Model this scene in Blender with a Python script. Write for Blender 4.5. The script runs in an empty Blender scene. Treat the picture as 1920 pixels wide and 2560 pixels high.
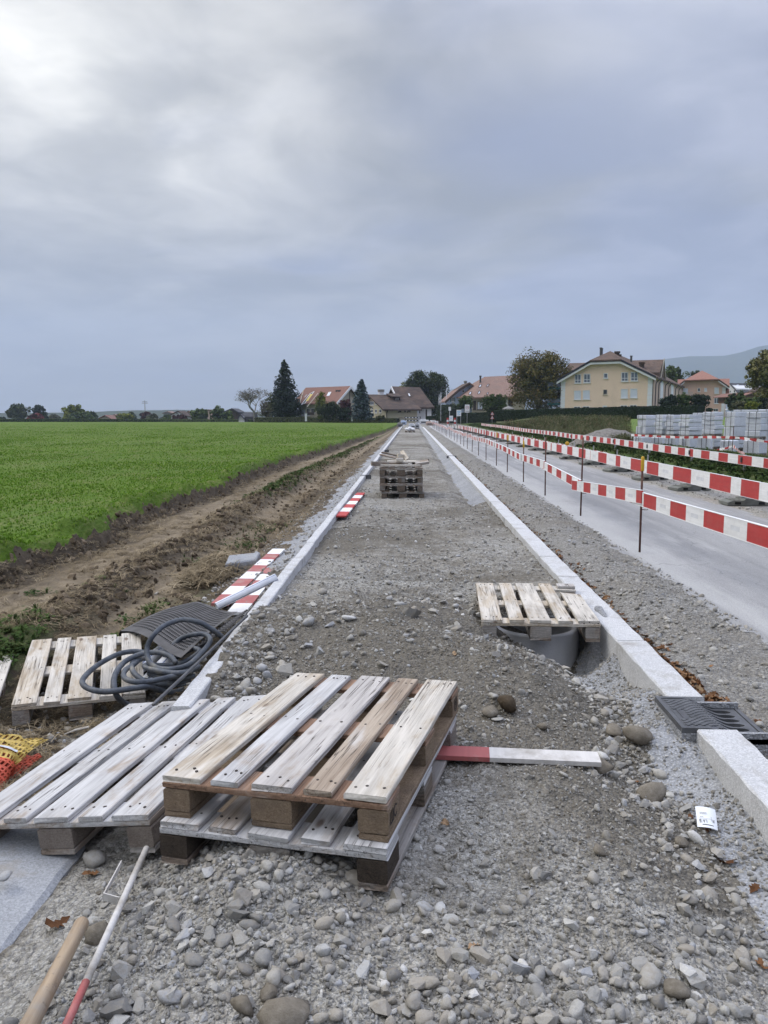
import bpy, bmesh, math, random
import numpy as np
from mathutils import Vector, Matrix, Euler, noise as mnoise

SC = bpy.context.scene
COL = SC.collection
RND = random.Random(7)
PI = math.pi
rad = math.radians

# ------------------------------------------------------------------ camera
CAM_H = 1.45
FPX, CXP, CYP = 1923.0, 960.0, 1280.0          # photo is 1920 x 2560
PITCH, YAW = rad(7.2024), rad(2.0102)
cam_d = bpy.data.cameras.new('camera')
cam = bpy.data.objects.new('camera', cam_d)
COL.objects.link(cam)
cam.location = (0, 0, CAM_H)
cam.rotation_euler = (rad(90) - PITCH, 0, YAW)
cam_d.sensor_fit = 'VERTICAL'
cam_d.sensor_height = 36.0
cam_d.lens = 36.0 * FPX / 2560.0
cam_d.clip_start = 0.05
cam_d.clip_end = 12000
SC.camera = cam

# ------------------------------------------------------------------ sky, sun, exposure
SUN_EL, SUN_AZ = rad(40), rad(-68)             # azimuth from +Y, left negative
world = bpy.data.worlds.new('World')
SC.world = world
world.use_nodes = True

class NT:
	"""small helper to write node trees"""

	def __init__(self, tree, clear=True):
		self.t = tree
		if clear:
			tree.nodes.clear()

	def n(self, kind, ins=None, **props):
		nd = self.t.nodes.new(kind)
		for k, v in props.items():
			setattr(nd, k, v)
		if ins:
			for k, v in ins.items():
				self.set(nd, k, v)
		return nd

	def set(self, nd, k, v):
		s = nd.inputs[k]
		if isinstance(v, bpy.types.NodeSocket):
			self.t.links.new(v, s)
		elif isinstance(v, bpy.types.Node):
			self.t.links.new(v.outputs[0], s)
		else:
			if isinstance(v, (tuple, list)) and s.type == 'RGBA' and len(v) == 3:
				v = tuple(v) + (1,)
			s.default_value = v

	def link(self, a, b):
		self.t.links.new(a, b)

	def math(self, op, a, b=None, c=None, clamp=False):
		nd = self.n('ShaderNodeMath', operation=op, use_clamp=clamp)
		for i, v in enumerate((a, b, c)):
			if v is not None:
				self.set(nd, i, v)
		return nd.outputs[0]

	def vmath(self, op, a, b=None):
		nd = self.n('ShaderNodeVectorMath', operation=op)
		self.set(nd, 0, a)
		if b is not None:
			self.set(nd, 1, b)
		return nd.outputs[0]

	def mix(self, f, a, b, blend='MIX'):
		nd = self.n('ShaderNodeMix', data_type='RGBA', blend_type=blend)
		self.set(nd, 0, f)
		self.set(nd, 6, a)
		self.set(nd, 7, b)
		return nd.outputs[2]

	def ramp(self, f, stops, interp='LINEAR'):
		nd = self.n('ShaderNodeValToRGB')
		cr = nd.color_ramp
		cr.interpolation = interp
		while len(cr.elements) < len(stops):
			cr.elements.new(0.5)
		for e, (p, c) in zip(cr.elements, stops):
			e.position = p
			if not isinstance(c, (tuple, list)):
				c = (c, c, c)
			e.color = tuple(c) + (1,) if len(c) == 3 else c
		self.set(nd, 0, f)
		return nd.outputs[0]

	def remap(self, v, a, b, c=0.0, d=1.0, smooth=False):
		nd = self.n('ShaderNodeMapRange', interpolation_type='SMOOTHSTEP' if smooth else 'LINEAR')
		for i, x in enumerate((v, a, b, c, d)):
			self.set(nd, i, x)
		return nd.outputs[0]

	def noise(self, vec, scale, detail=4, rough=0.55, dist=0.0, out=0):
		nd = self.n('ShaderNodeTexNoise', {'Vector': vec, 'Scale': scale, 'Detail': detail,
										   'Roughness': rough, 'Distortion': dist})
		return nd.outputs[out]

	def voro(self, vec, scale, feature='F1', rnd=1.0, out=0):
		nd = self.n('ShaderNodeTexVoronoi', {'Vector': vec, 'Scale': scale, 'Randomness': rnd}, feature=feature)
		return nd.outputs[out]

	def mapping(self, vec, scale=(1, 1, 1), rot=(0, 0, 0), loc=(0, 0, 0)):
		nd = self.n('ShaderNodeMapping', {'Vector': vec, 'Scale': scale, 'Rotation': rot, 'Location': loc})
		return nd.outputs[0]

# ------------------------------------------------------------------ pixel <-> world (photo pixels)
_M = cam.rotation_euler.to_matrix()

def ray(px, py):
	return _M @ Vector(((px - CXP) / FPX, -(py - CYP) / FPX, -1.0))

def build_world():
	w = NT(world.node_tree)
	out = w.n('ShaderNodeOutputWorld')
	STR = 0.1
	bg = w.n('ShaderNodeBackground', {'Strength': STR})
	sky = w.n('ShaderNodeTexSky', sky_type='NISHITA', sun_disc=False, sun_elevation=SUN_EL,
			  sun_rotation=SUN_AZ, air_density=1.0, dust_density=2.0, ozone_density=1.0)
	gen = w.n('ShaderNodeTexCoord').outputs['Generated']
	sep = w.n('ShaderNodeSeparateXYZ', {0: gen})
	dz = w.math('MAXIMUM', sep.outputs[2], 0.0)
	den = w.math('ADD', dz, 0.16)
	px = w.math('DIVIDE', sep.outputs[0], den)
	py = w.math('DIVIDE', sep.outputs[1], den)
	cv = w.n('ShaderNodeCombineXYZ', {0: px, 1: py, 2: 0.0}).outputs[0]
	warp = w.noise(cv, 0.9, 3, 0.5, 0.0, out=1)
	cv2 = w.vmath('ADD', cv, w.vmath('MULTIPLY', warp, (0.75, 0.7, 0)))
	n1 = w.noise(w.mapping(cv2, (1.1, 0.95, 1), (0, 0, rad(-18)), (3.7, 1.3, 0)), 1.05, 4, 0.5)
	n2 = w.noise(w.mapping(cv2, (1.1, 1.05, 1), (0, 0, rad(12)), (7.3, 4.1, 0)), 2.7, 4, 0.52)
	n3 = w.noise(w.mapping(cv2, (0.9, 1.0, 1), (0, 0, rad(20)), (1.3, 9.1, 0)), 0.9, 3, 0.5)
	n4 = w.noise(w.mapping(cv2, (1.1, 1.1, 1), (0, 0, rad(-8)), (2.1, 6.6, 0)), 6.5, 3, 0.55)
	f = w.math('ADD', w.math('MULTIPLY', n1, 0.56), w.math('ADD', w.math('MULTIPLY', n2, 0.33), w.math('MULTIPLY', n4, 0.11)))
	f = w.remap(f, 0.37, 0.65, 0, 1, True)

	def lobe(px, py, sharp, amt, base=0.3):
		"""a thin, bright place in the cloud sheet towards one direction, broken up by the cloud pattern"""
		d = w.n('ShaderNodeVectorMath', operation='DOT_PRODUCT')
		w.set(d, 0, gen)
		w.set(d, 1, ray(px, py).normalized())
		g = w.math('POWER', w.math('MAXIMUM', d.outputs['Value'], 0.0), sharp)
		return w.math('MULTIPLY', g, w.math('ADD', w.math('MULTIPLY', f, amt * (1 - base)), amt * base))
	tint_ = w.remap(w.math('ADD', n3, w.math('MULTIPLY', sep.outputs[0], 0.42)), 0.40, 0.64, 0, 1, True)
	dark = w.mix(tint_, (0.312, 0.324, 0.345), (0.298, 0.335, 0.460))
	lite = w.mix(tint_, (0.545, 0.545, 0.552), (0.495, 0.525, 0.650))
	base = w.mix(f, dark, lite)
	# an overcast sky grows brighter towards the zenith
	lift = w.ramp(dz, [(0.0, 1.0), (0.12, 0.93), (0.30, 0.98), (0.46, 1.10), (0.60, 2.5), (0.80, 5.2), (1.0, 6.6)])
	base = w.mix(1.0, base, lift, 'MULTIPLY')
	glow = w.math('ADD', w.math('ADD', lobe(60, 130, 130, 0.74, .5), lobe(430, 390, 110, 0.36, .25)),
				  w.math('ADD', lobe(1650, -60, 120, 0.46, .5), lobe(600, 60, 50, 0.20, .4)))
	gcol = w.mix(1.0, w.n('ShaderNodeCombineXYZ', {0: glow, 1: glow, 2: glow}).outputs[0], (1.04, 1.0, 0.88), 'MULTIPLY')
	base = w.mix(1.0, base, gcol, 'ADD')
	# towards the horizon the layers flatten into an even grey blue
	hz = w.remap(dz, 0.0, 0.16, 1.0, 0.0, True)
	base = w.mix(w.math('MULTIPLY', hz, 0.75), base, (0.312, 0.328, 0.362))
	clouds = w.mix(1.0, base, (0.76 / STR,) * 3, 'MULTIPLY')
	col = w.mix(0.96, sky, clouds)
	w.set(bg, 'Color', col)
	w.link(bg.outputs[0], out.inputs['Surface'])

build_world()
sun_d = bpy.data.lights.new('sun', 'SUN')
sun_d.energy = 1.5
sun_d.angle = rad(25)
sun_d.color = (1.0, 0.955, 0.89)
sun = bpy.data.objects.new('sun', sun_d)
COL.objects.link(sun)
sdir = Vector((math.sin(SUN_AZ) * math.cos(SUN_EL), math.cos(SUN_AZ) * math.cos(SUN_EL), math.sin(SUN_EL)))
sun.rotation_euler = sdir.to_track_quat('Z', 'Y').to_euler()
sun.location = (-20, 30, 40)

SC.view_settings.view_transform = 'Standard'
SC.view_settings.look = 'None'
SC.view_settings.exposure = 0.47
SC.view_settings.gamma = 1.0
SC.view_settings.use_curve_mapping = False
SC.render.engine = 'CYCLES'
SC.cycles.use_denoising = True
SC.cycles.denoising_input_passes = 'RGB_ALBEDO_NORMAL'
SC.cycles.denoising_prefilter = 'ACCURATE'
SC.cycles.max_bounces = 6
SC.cycles.diffuse_bounces = 3
SC.cycles.glossy_bounces = 2
SC.cycles.transmission_bounces = 3
SC.cycles.transparent_max_bounces = 6
SC.cycles.volume_bounces = 3

def at_y(px, py, Y):
	d = ray(px, py)
	return Vector((0, 0, CAM_H)) + d * (Y / d.y)

def at_z(px, py, z):
	d = ray(px, py)
	return Vector((0, 0, CAM_H)) + d * ((z - CAM_H) / d.z)

# ------------------------------------------------------------------ object helpers
class MB:
	"""collects geometry, then links it as ONE mesh object"""

	def __init__(self):
		self.v, self.f, self.m = [], [], []

	def add(self, verts, faces, mi=0):
		o = len(self.v)
		self.v += [tuple(p) for p in verts]
		self.f += [tuple(i + o for i in f) for f in faces]
		self.m += [mi] * len(faces)
		return self

	def box(self, a, b, M=None, mi=0, ch=0.0):
		"""axis aligned box from a to b, optional small chamfer on the long edges"""
		(x0, y0, z0), (x1, y1, z1) = a, b
		if ch <= 0:
			vs = [(x0, y0, z0), (x1, y0, z0), (x1, y1, z0), (x0, y1, z0),
				  (x0, y0, z1), (x1, y0, z1), (x1, y1, z1), (x0, y1, z1)]
			fs = [(0, 3, 2, 1), (4, 5, 6, 7), (0, 1, 5, 4), (1, 2, 6, 5), (2, 3, 7, 6), (3, 0, 4, 7)]
		else:
			c = min(ch, (x1 - x0) * .4, (y1 - y0) * .4, (z1 - z0) * .4)
			vs, fs = [], []
			for z, i in ((z0, c), (z0 + c, 0), (z1 - c, 0), (z1, c)):
				vs += [(x0 + i, y0 + i, z), (x1 - i, y0 + i, z), (x1 - i, y1 - i, z), (x0 + i, y1 - i, z)]
			fs = [(0, 3, 2, 1), (12, 13, 14, 15)]
			for k in range(3):
				for j in range(4):
					q = (j + 1) % 4
					fs.append((k * 4 + j, k * 4 + q, k * 4 + 4 + q, k * 4 + 4 + j))
		if M is not None:
			vs = [M @ Vector(p) for p in vs]
		return self.add(vs, fs, mi)

	def prism(self, poly, a, b, axis='y', M=None, mi=0):
		"""polygon extruded from a to b along axis; poly is (x,z) for y, (x,y) for z, (y,z) for x"""
		n = len(poly)

		def P(p, t):
			return {'y': (p[0], t, p[1]), 'z': (p[0], p[1], t), 'x': (t, p[0], p[1])}[axis]
		vs = [P(p, a) for p in poly] + [P(p, b) for p in poly]
		area = sum(poly[i][0] * poly[(i + 1) % n][1] - poly[(i + 1) % n][0] * poly[i][1] for i in range(n))
		fs = [tuple(range(n)), tuple(range(2 * n - 1, n - 1, -1))]
		fs += [(i, i + n, (i + 1) % n + n, (i + 1) % n) for i in range(n)]
		flip = (area > 0) != (axis == 'y')
		if flip:
			fs = [tuple(reversed(f)) for f in fs]
		if M is not None:
			vs = [M @ Vector(p) for p in vs]
		return self.add(vs, fs, mi)

	def tube(self, pts, r, seg=8, caps=True, mi=0, closed=False):
		pts = [Vector(p) for p in pts]
		n = len(pts)
		rs = r if isinstance(r, (list, tuple)) else [r] * n
		vs, fs = [], []
		up = None
		for i, p in enumerate(pts):
			t = (pts[min(i + 1, n - 1)] - pts[max(i - 1, 0)]).normalized()
			if up is None:
				up = Vector((0, 0, 1)) if abs(t.z) < 0.9 else Vector((1, 0, 0))
			a = t.cross(up).normalized()
			up = a.cross(t).normalized()
			for k in range(seg):
				w = 2 * PI * k / seg
				vs.append(p + (a * math.cos(w) + up * math.sin(w)) * rs[i])
		for i in range(n - 1):
			for k in range(seg):
				q = (k + 1) % seg
				fs.append((i * seg + k, i * seg + q, (i + 1) * seg + q, (i + 1) * seg + k))
		if caps:
			fs.append(tuple(range(seg - 1, -1, -1)))
			fs.append(tuple((n - 1) * seg + k for k in range(seg)))
		return self.add(vs, fs, mi)

	def lathe(self, prof, seg=24, M=None, mi=0):
		"""profile of (r,z) turned round z; closed when first equals last"""
		vs, fs = [], []
		for (r, z) in prof:
			for k in range(seg):
				w = 2 * PI * k / seg
				vs.append((r * math.cos(w), r * math.sin(w), z))
		for i in range(len(prof) - 1):
			for k in range(seg):
				q = (k + 1) % seg
				fs.append((i * seg + k, i * seg + q, (i + 1) * seg + q, (i + 1) * seg + k))
		if M is not None:
			vs = [M @ Vector(p) for p in vs]
		return self.add(vs, fs, mi)

	def mesh(self, name, mats, smooth=False):
		me = bpy.data.meshes.new(name)
		me.from_pydata(self.v, [], self.f)
		for m in (mats if isinstance(mats, (list, tuple)) else [mats]):
			me.materials.append(m)
		if any(self.m):
			me.polygons.foreach_set('material_index', self.m)
		if smooth:
			me.polygons.foreach_set('use_smooth', [True] * len(self.f))
		me.update()
		return me

	def build(self, name, mats, parent=None, smooth=False):
		return link(name, self.mesh(name, mats, smooth), parent)

def link(name, me, parent=None, loc=None, rot=None):
	o = bpy.data.objects.new(name, me)
	COL.objects.link(o)
	if parent is not None:
		o.parent = parent
	if loc is not None:
		o.location = loc
	if rot is not None:
		o.rotation_euler = rot
	return o

def tag(o, label=None, cat=None, group=None, kind=None):
	if label:
		o['label'] = label
	if cat:
		o['category'] = cat
	if group:
		o['group'] = group
	if kind:
		o['kind'] = kind
	return o

def thing(name, label, cat, loc=(0, 0, 0), rot=(0, 0, 0), group=None):
	o = bpy.data.objects.new(name, None)
	COL.objects.link(o)
	o.empty_display_size = 0.2
	o.location = loc
	o.rotation_euler = rot
	return tag(o, label, cat, group)

def copy_tree(o, parent=None):
	c = o.copy()
	COL.objects.link(c)
	if parent is not None:
		c.parent = parent
	for ch in list(o.children):
		copy_tree(ch, c)
	return c

def catmull(pts, n=8):
	pts = [Vector(p) for p in pts]
	P = [pts[0] * 2 - pts[1]] + pts + [pts[-1] * 2 - pts[-2]]
	out = []
	for i in range(1, len(P) - 2):
		a, b, c, d = P[i - 1], P[i], P[i + 1], P[i + 2]
		for k in range(n):
			t = k / n
			out.append(0.5 * ((2 * b) + (c - a) * t + (2 * a - 5 * b + 4 * c - d) * t * t
							  + (3 * b - a - 3 * c + d) * t ** 3))
	out.append(pts[-1])
	return out

# ------------------------------------------------------------------ numpy noise
def _hash(ix, iy, seed):
	h = (ix * 374761393 + iy * 668265263 + seed * 974634777) & 0xffffffff
	h = ((h ^ (h >> 13)) * 1274126177) & 0xffffffff
	return ((h ^ (h >> 16)) & 0xffff) / 65535.0

def vnoise(x, y, seed=0):
	x, y = np.asarray(x, float), np.asarray(y, float)
	ix, iy = np.floor(x).astype(np.int64), np.floor(y).astype(np.int64)
	fx, fy = x - ix, y - iy
	fx, fy = fx * fx * fx * (fx * (fx * 6 - 15) + 10), fy * fy * fy * (fy * (fy * 6 - 15) + 10)
	a, b = _hash(ix, iy, seed), _hash(ix + 1, iy, seed)
	c, d = _hash(ix, iy + 1, seed), _hash(ix + 1, iy + 1, seed)
	return (a + (b - a) * fx + (c - a) * fy + (a - b - c + d) * fx * fy) * 2 - 1

def fbm(x, y, scale, octv=4, seed=0, gain=0.5):
	s, a, t = 0, 1.0, 0
	for o in range(octv):
		s = s + a * vnoise(np.asarray(x) * scale * 2 ** o + 17.3 * o, np.asarray(y) * scale * 2 ** o - 9.1 * o, seed + o)
		t += a
		a *= gain
	return s / t

def sstep(a, b, x):
	t = np.clip((np.asarray(x, float) - a) / (b - a), 0, 1)
	return t * t * (3 - 2 * t)

# ================================================================== materials
MATS = {}

def mat(name, fn):
	"""fn(nt, oc) -> dict(color, rough, bump, bump_d, metal, spec)"""
	if name in MATS:
		return MATS[name]
	m = bpy.data.materials.new(name)
	m.use_nodes = True
	nt = NT(m.node_tree)
	out = nt.n('ShaderNodeOutputMaterial')
	p = nt.n('ShaderNodeBsdfPrincipled')
	tc = nt.n('ShaderNodeTexCoord')
	r = fn(nt, tc.outputs['Object'])
	nt.set(p, 'Base Color', r['color'])
	nt.set(p, 'Roughness', r.get('rough', 0.85))
	nt.set(p, 'Metallic', r.get('metal', 0.0))
	nt.set(p, 'Specular IOR Level', r.get('spec', 0.3))
	if 'sub' in r:
		nt.set(p, 'Transmission Weight', r['sub'])
	if 'alpha' in r:
		nt.set(p, 'Alpha', r['alpha'])
	if 'bump' in r:
		b = nt.n('ShaderNodeBump', {'Height': r['bump'], 'Distance': r.get('bump_d', 0.01),
									'Strength': r.get('bump_s', 1.0)})
		nt.set(p, 'Normal', b)
	nt.link(p.outputs[0], out.inputs[0])
	m.diffuse_color = (0.5, 0.5, 0.5, 1)
	MATS[name] = m
	return m

def orand(nt):
	return nt.n('ShaderNodeObjectInfo').outputs['Random']

def plain(name, col, rough=0.7, metal=0.0, var=0.15, scale=6.0, spec=0.3):
	def fn(nt, oc):
		n = nt.noise(oc, scale, 4, 0.6)
		k = nt.remap(n, 0.3, 0.7, 1 - var, 1 + var)
		c = nt.mix(1.0, col, nt.n('ShaderNodeCombineXYZ', {0: k, 1: k, 2: k}).outputs[0], 'MULTIPLY')
		return dict(color=c, rough=rough, metal=metal, spec=spec)
	return mat(name, fn)

def tint(nt, col, k):
	return nt.mix(1.0, col, nt.n('ShaderNodeCombineXYZ', {0: k, 1: k, 2: k}).outputs[0], 'MULTIPLY')

def wood_fn(c_lo, c_hi, c_grey, grey_bias):
	def fn(nt, oc):
		rnd = orand(nt)
		off = nt.n('ShaderNodeCombineXYZ', {0: nt.math('MULTIPLY', rnd, 37.0), 1: nt.math('MULTIPLY', rnd, 91.0),
											2: nt.math('MULTIPLY', rnd, 13.0)}).outputs[0]
		v = nt.vmath('ADD', oc, off)
		g1 = nt.noise(nt.mapping(v, (42, 2.2, 42)), 1.0, 5, 0.65, 0.6)
		g2 = nt.noise(nt.mapping(v, (160, 5, 160)), 1.0, 3, 0.6, 0.2)
		wv = nt.n('ShaderNodeTexWave', {'Vector': nt.mapping(v, (9, 0.5, 9)), 'Scale': 2.2, 'Distortion': 7.0,
										'Detail': 3, 'Detail Scale': 1.2}, wave_type='RINGS').outputs[1]
		grain = nt.math('ADD', nt.math('MULTIPLY', g1, 0.6), nt.math('ADD', nt.math('MULTIPLY', g2, 0.25), nt.math('MULTIPLY', wv, 0.15)))
		wood = nt.ramp(grain, [(0.30, c_lo), (0.62, c_hi)])
		# weathering: dusty grey-white film in soft uneven blotches
		st = nt.noise(nt.mapping(v, (7, 2.4, 7)), 1.0, 5, 0.62, 0.5)
		k = nt.remap(nt.math('ADD', st, nt.math('MULTIPLY', nt.math('SUBTRACT', rnd, 0.5), 0.25)), 0.42 - grey_bias, 0.62 - grey_bias, 0, 1, True)
		geo = nt.n('ShaderNodeNewGeometry')
		dust = tint(nt, c_grey, nt.remap(grain, 0.3, 0.62, 0.72, 1.1))
		c = nt.mix(nt.math('MULTIPLY', k, 0.85), wood, dust)
		# dark mould specks, knots, footprints of dirt
		sp = nt.noise(nt.mapping(v, (30, 9, 30)), 1.0, 4, 0.7)
		c = nt.mix(nt.remap(sp, 0.64, 0.78, 0, 0.6), c, (0.055, 0.048, 0.04))
		kn = nt.voro(nt.mapping(v, (5.5, 2.3, 5.5)), 1.0)
		c = nt.mix(nt.remap(kn, 0.05, 0.11, 0.75, 0.0, True), c, (0.10, 0.055, 0.03))
		dr = nt.noise(nt.mapping(v, (2.6, 2.0, 2.6)), 1.0, 6, 0.7)
		c = nt.mix(nt.remap(dr, 0.55, 0.75, 0, 0.55), c, (0.15, 0.125, 0.10))
		crack = nt.noise(nt.mapping(v, (60, 0.9, 60)), 1.0, 2, 0.4, 0.3)
		ck = nt.remap(nt.math('ABSOLUTE', nt.math('SUBTRACT', crack, 0.5)), 0.0, 0.017, 1.0, 0.0)
		ck = nt.math('MULTIPLY', ck, nt.remap(nt.noise(v, 3.0, 2), 0.42, 0.56, 0, 0.95))
		c = nt.mix(ck, c, (0.05, 0.04, 0.03))
		return dict(color=c, rough=0.82, spec=0.2, bump=nt.math('SUBTRACT', grain, nt.math('MULTIPLY', ck, 0.5)), bump_d=0.004)
	return fn

M_WOOD_WARM = mat('weathered_wood_warm', wood_fn((0.19, 0.14, 0.10), (0.37, 0.31, 0.245), (0.43, 0.41, 0.39), 0.05))
M_WOOD_GREY = mat('weathered_wood_grey', wood_fn((0.20, 0.155, 0.115), (0.38, 0.33, 0.28), (0.455, 0.455, 0.455), 0.10))
M_WOOD_PALE = mat('weathered_wood_pale', wood_fn((0.26, 0.205, 0.14), (0.46, 0.40, 0.32), (0.50, 0.47, 0.42), 0.08))
M_WOOD_DARK = mat('weathered_wood_dark', wood_fn((0.05, 0.038, 0.028), (0.16, 0.125, 0.095), (0.19, 0.18, 0.165), -0.02))
M_WOOD_OLD = mat('weathered_wood_old', wood_fn((0.11, 0.085, 0.065), (0.24, 0.19, 0.15), (0.28, 0.265, 0.245), 0.03))
M_WOOD_RED = mat('reddish_wood', wood_fn((0.13, 0.075, 0.048), (0.26, 0.165, 0.11), (0.30, 0.24, 0.20), -0.12))

def chip_fn(a, b):
	def fn(nt, oc):
		rnd = orand(nt)
		v = nt.vmath('ADD', oc, nt.n('ShaderNodeCombineXYZ', {0: nt.math('MULTIPLY', rnd, 31.0), 1: rnd, 2: rnd}).outputs[0])
		ch = nt.noise(nt.mapping(v, (90, 90, 150)), 1.0, 3, 0.7, 1.5)
		lo = nt.noise(v, 9.0, 4, 0.6)
		c = nt.mix(nt.remap(ch, 0.3, 0.7), a, b)
		c = nt.mix(nt.remap(lo, 0.45, 0.7, 0, 0.5), c, (0.09, 0.07, 0.055))
		return dict(color=c, rough=0.88, spec=0.2, bump=ch, bump_d=0.006)
	return fn

M_CHIP = mat('chipboard_block', chip_fn((0.13, 0.092, 0.058), (0.28, 0.21, 0.145)))
M_CHIP_GREY = mat('chipboard_block_grey', chip_fn((0.14, 0.115, 0.095), (0.29, 0.25, 0.215)))
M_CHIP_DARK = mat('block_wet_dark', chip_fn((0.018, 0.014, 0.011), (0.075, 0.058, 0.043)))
M_NAIL = plain('nail_steel', (0.05, 0.04, 0.035), 0.6, 0.5)
M_INK = plain('stamp_ink', (0.025, 0.02, 0.018), 0.8)

def granite_fn(base, dusty=0.0):
	def fn(nt, oc):
		rnd = orand(nt)
		v = nt.vmath('ADD', oc, nt.n('ShaderNodeCombineXYZ', {0: nt.math('MULTIPLY', rnd, 23.0), 1: rnd, 2: rnd}).outputs[0])
		s1 = nt.voro(v, 160.0, out=1)
		s1 = nt.n('ShaderNodeSeparateColor', {0: s1}).outputs[0]
		s2 = nt.noise(v, 330.0, 2, 0.6)
		s = nt.math('ADD', nt.math('MULTIPLY', s1, 0.55), nt.math('MULTIPLY', s2, 0.5))
		k = nt.remap(s, 0.12, 0.9, 0.72, 1.20)
		big = nt.noise(v, 2.6, 5, 0.6)
		k = nt.math('MULTIPLY', k, nt.remap(big, 0.3, 0.7, 0.92, 1.07))
		c = tint(nt, base, k)
		dk = nt.remap(nt.noise(v, 210.0, 1, 0.5), 0.66, 0.74, 0, 0.6)
		c = nt.mix(dk, c, (0.07, 0.07, 0.075))
		mud = nt.noise(v, 5.0, 6, 0.68)
		c = nt.mix(nt.remap(mud, 0.53, 0.70, 0, 0.55 + dusty), c, (0.27, 0.245, 0.21))
		sc = nt.noise(nt.mapping(v, (3, 26, 3), (0, 0, rad(35))), 1.0, 4, 0.6, 0.8)
		c = nt.mix(nt.remap(sc, 0.63, 0.70, 0, 0.45), c, (0.16, 0.155, 0.15))
		return dict(color=c, rough=0.8, spec=0.25, bump=nt.math('ADD', s, nt.math('MULTIPLY', nt.noise(v, 45.0, 4, 0.6), 0.9)), bump_d=0.004)
	return fn

M_KERB = mat('granite_kerb', granite_fn((0.51, 0.51, 0.51)))
M_BLOCK = mat('granite_block', granite_fn((0.60, 0.625, 0.67), -0.4))
M_SLAB = mat('concrete_slab', granite_fn((0.30, 0.31, 0.325), 0.2))

def conc_fn(base, wet=(0.16, 0.17, 0.19)):
	def fn(nt, oc):
		n1 = nt.noise(oc, 1.3, 5, 0.62)
		n2 = nt.noise(oc, 22.0, 5, 0.68)
		vr = nt.voro(oc, 75.0)
		k = nt.math('ADD', nt.math('MULTIPLY', n1, 0.5), nt.math('MULTIPLY', n2, 0.5))
		c = nt.mix(nt.remap(k, 0.36, 0.64), wet, base)
		c = tint(nt, c, nt.remap(vr, 0.05, 0.6, 1.15, 0.72))
		h = nt.math('ADD', nt.math('MULTIPLY', n2, 1.2), nt.math('MULTIPLY', vr, -0.6))
		return dict(color=c, rough=0.92, spec=0.15, bump=h, bump_d=0.012)
	return fn

M_BEDDING = mat('lean_concrete', conc_fn((0.40, 0.405, 0.415), (0.25, 0.257, 0.27)))

def pipe_fn(nt, oc):
	n = nt.noise(nt.mapping(oc, (4, 4, 1.2)), 1.0, 5, 0.6)
	n2 = nt.noise(oc, 60.0, 3, 0.6)
	c = nt.ramp(n, [(0.3, (0.37, 0.375, 0.39)), (0.7, (0.45, 0.455, 0.47))])
	pits = nt.voro(oc, 28.0)
	c = nt.mix(nt.remap(pits, 0.03, 0.07, 0.7, 0), c, (0.05, 0.055, 0.06))
	c = nt.mix(nt.remap(nt.noise(oc, 7.0, 5, 0.6), 0.57, 0.7, 0, 0.4), c, (0.27, 0.26, 0.24))
	return dict(color=c, rough=0.85, spec=0.2, bump=n2, bump_d=0.003)

M_PIPE = mat('concrete_pipe', pipe_fn)

def gravel_fn(stops, brown, amt, sc=1.0, bump=0.02, earth=None):
	"""earthy gravel ground: several sizes of voronoi pebbles in a soil matrix"""
	def fn(nt, oc):
		big = nt.noise(oc, 0.8 * sc, 5, 0.6)
		mid = nt.noise(oc, 6.0 * sc, 5, 0.65)
		v1 = nt.voro(oc, 48.0 * sc)
		v1c = nt.n('ShaderNodeSeparateColor', {0: nt.voro(oc, 48.0 * sc, out=1)}).outputs[0]
		v2 = nt.voro(oc, 125.0 * sc)
		v2c = nt.n('ShaderNodeSeparateColor', {0: nt.voro(oc, 125.0 * sc, out=1)}).outputs[0]
		fine = nt.noise(oc, 260.0 * sc, 3, 0.7)
		t = nt.math('ADD', nt.math('MULTIPLY', v1c, 0.36), nt.math('ADD', nt.math('MULTIPLY', v2c, 0.34), nt.math('MULTIPLY', fine, 0.30)))
		c = nt.ramp(t, stops)
		c = nt.mix(nt.remap(nt.math('ADD', nt.math('MULTIPLY', big, 0.6), nt.math('MULTIPLY', mid, 0.4)), 0.42, 0.62, 0, amt), c, tint(nt, brown, nt.remap(t, 0.2, 0.8, 0.75, 1.3)))
		if earth:
			ea = nt.n('ShaderNodeAttribute', attribute_name='earth').outputs['Fac']
			ea = nt.remap(nt.math('ADD', ea, nt.math('MULTIPLY', nt.math('SUBTRACT', mid, 0.5), 1.3)), 0.15, 0.75, 0, 0.9, True)
			c = nt.mix(ea, c, tint(nt, earth, nt.remap(nt.math('ADD', nt.math('MULTIPLY', t, .6), nt.math('MULTIPLY', big, .4)), 0.25, 0.75, 0.55, 1.5)))
		gap = nt.math('MULTIPLY', nt.remap(v1, 0.25, 0.75, 0, 1), 0.55)
		c = nt.mix(nt.math('MULTIPLY', gap, 0.5), c, tint(nt, brown, 0.75))
		h = nt.math('ADD', nt.math('MULTIPLY', v1, -0.9), nt.math('ADD', nt.math('MULTIPLY', v2, -0.4), nt.math('MULTIPLY', mid, 1.0)))
		return dict(color=c, rough=0.95, spec=0.12, bump=h, bump_d=bump)
	return fn

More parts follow.
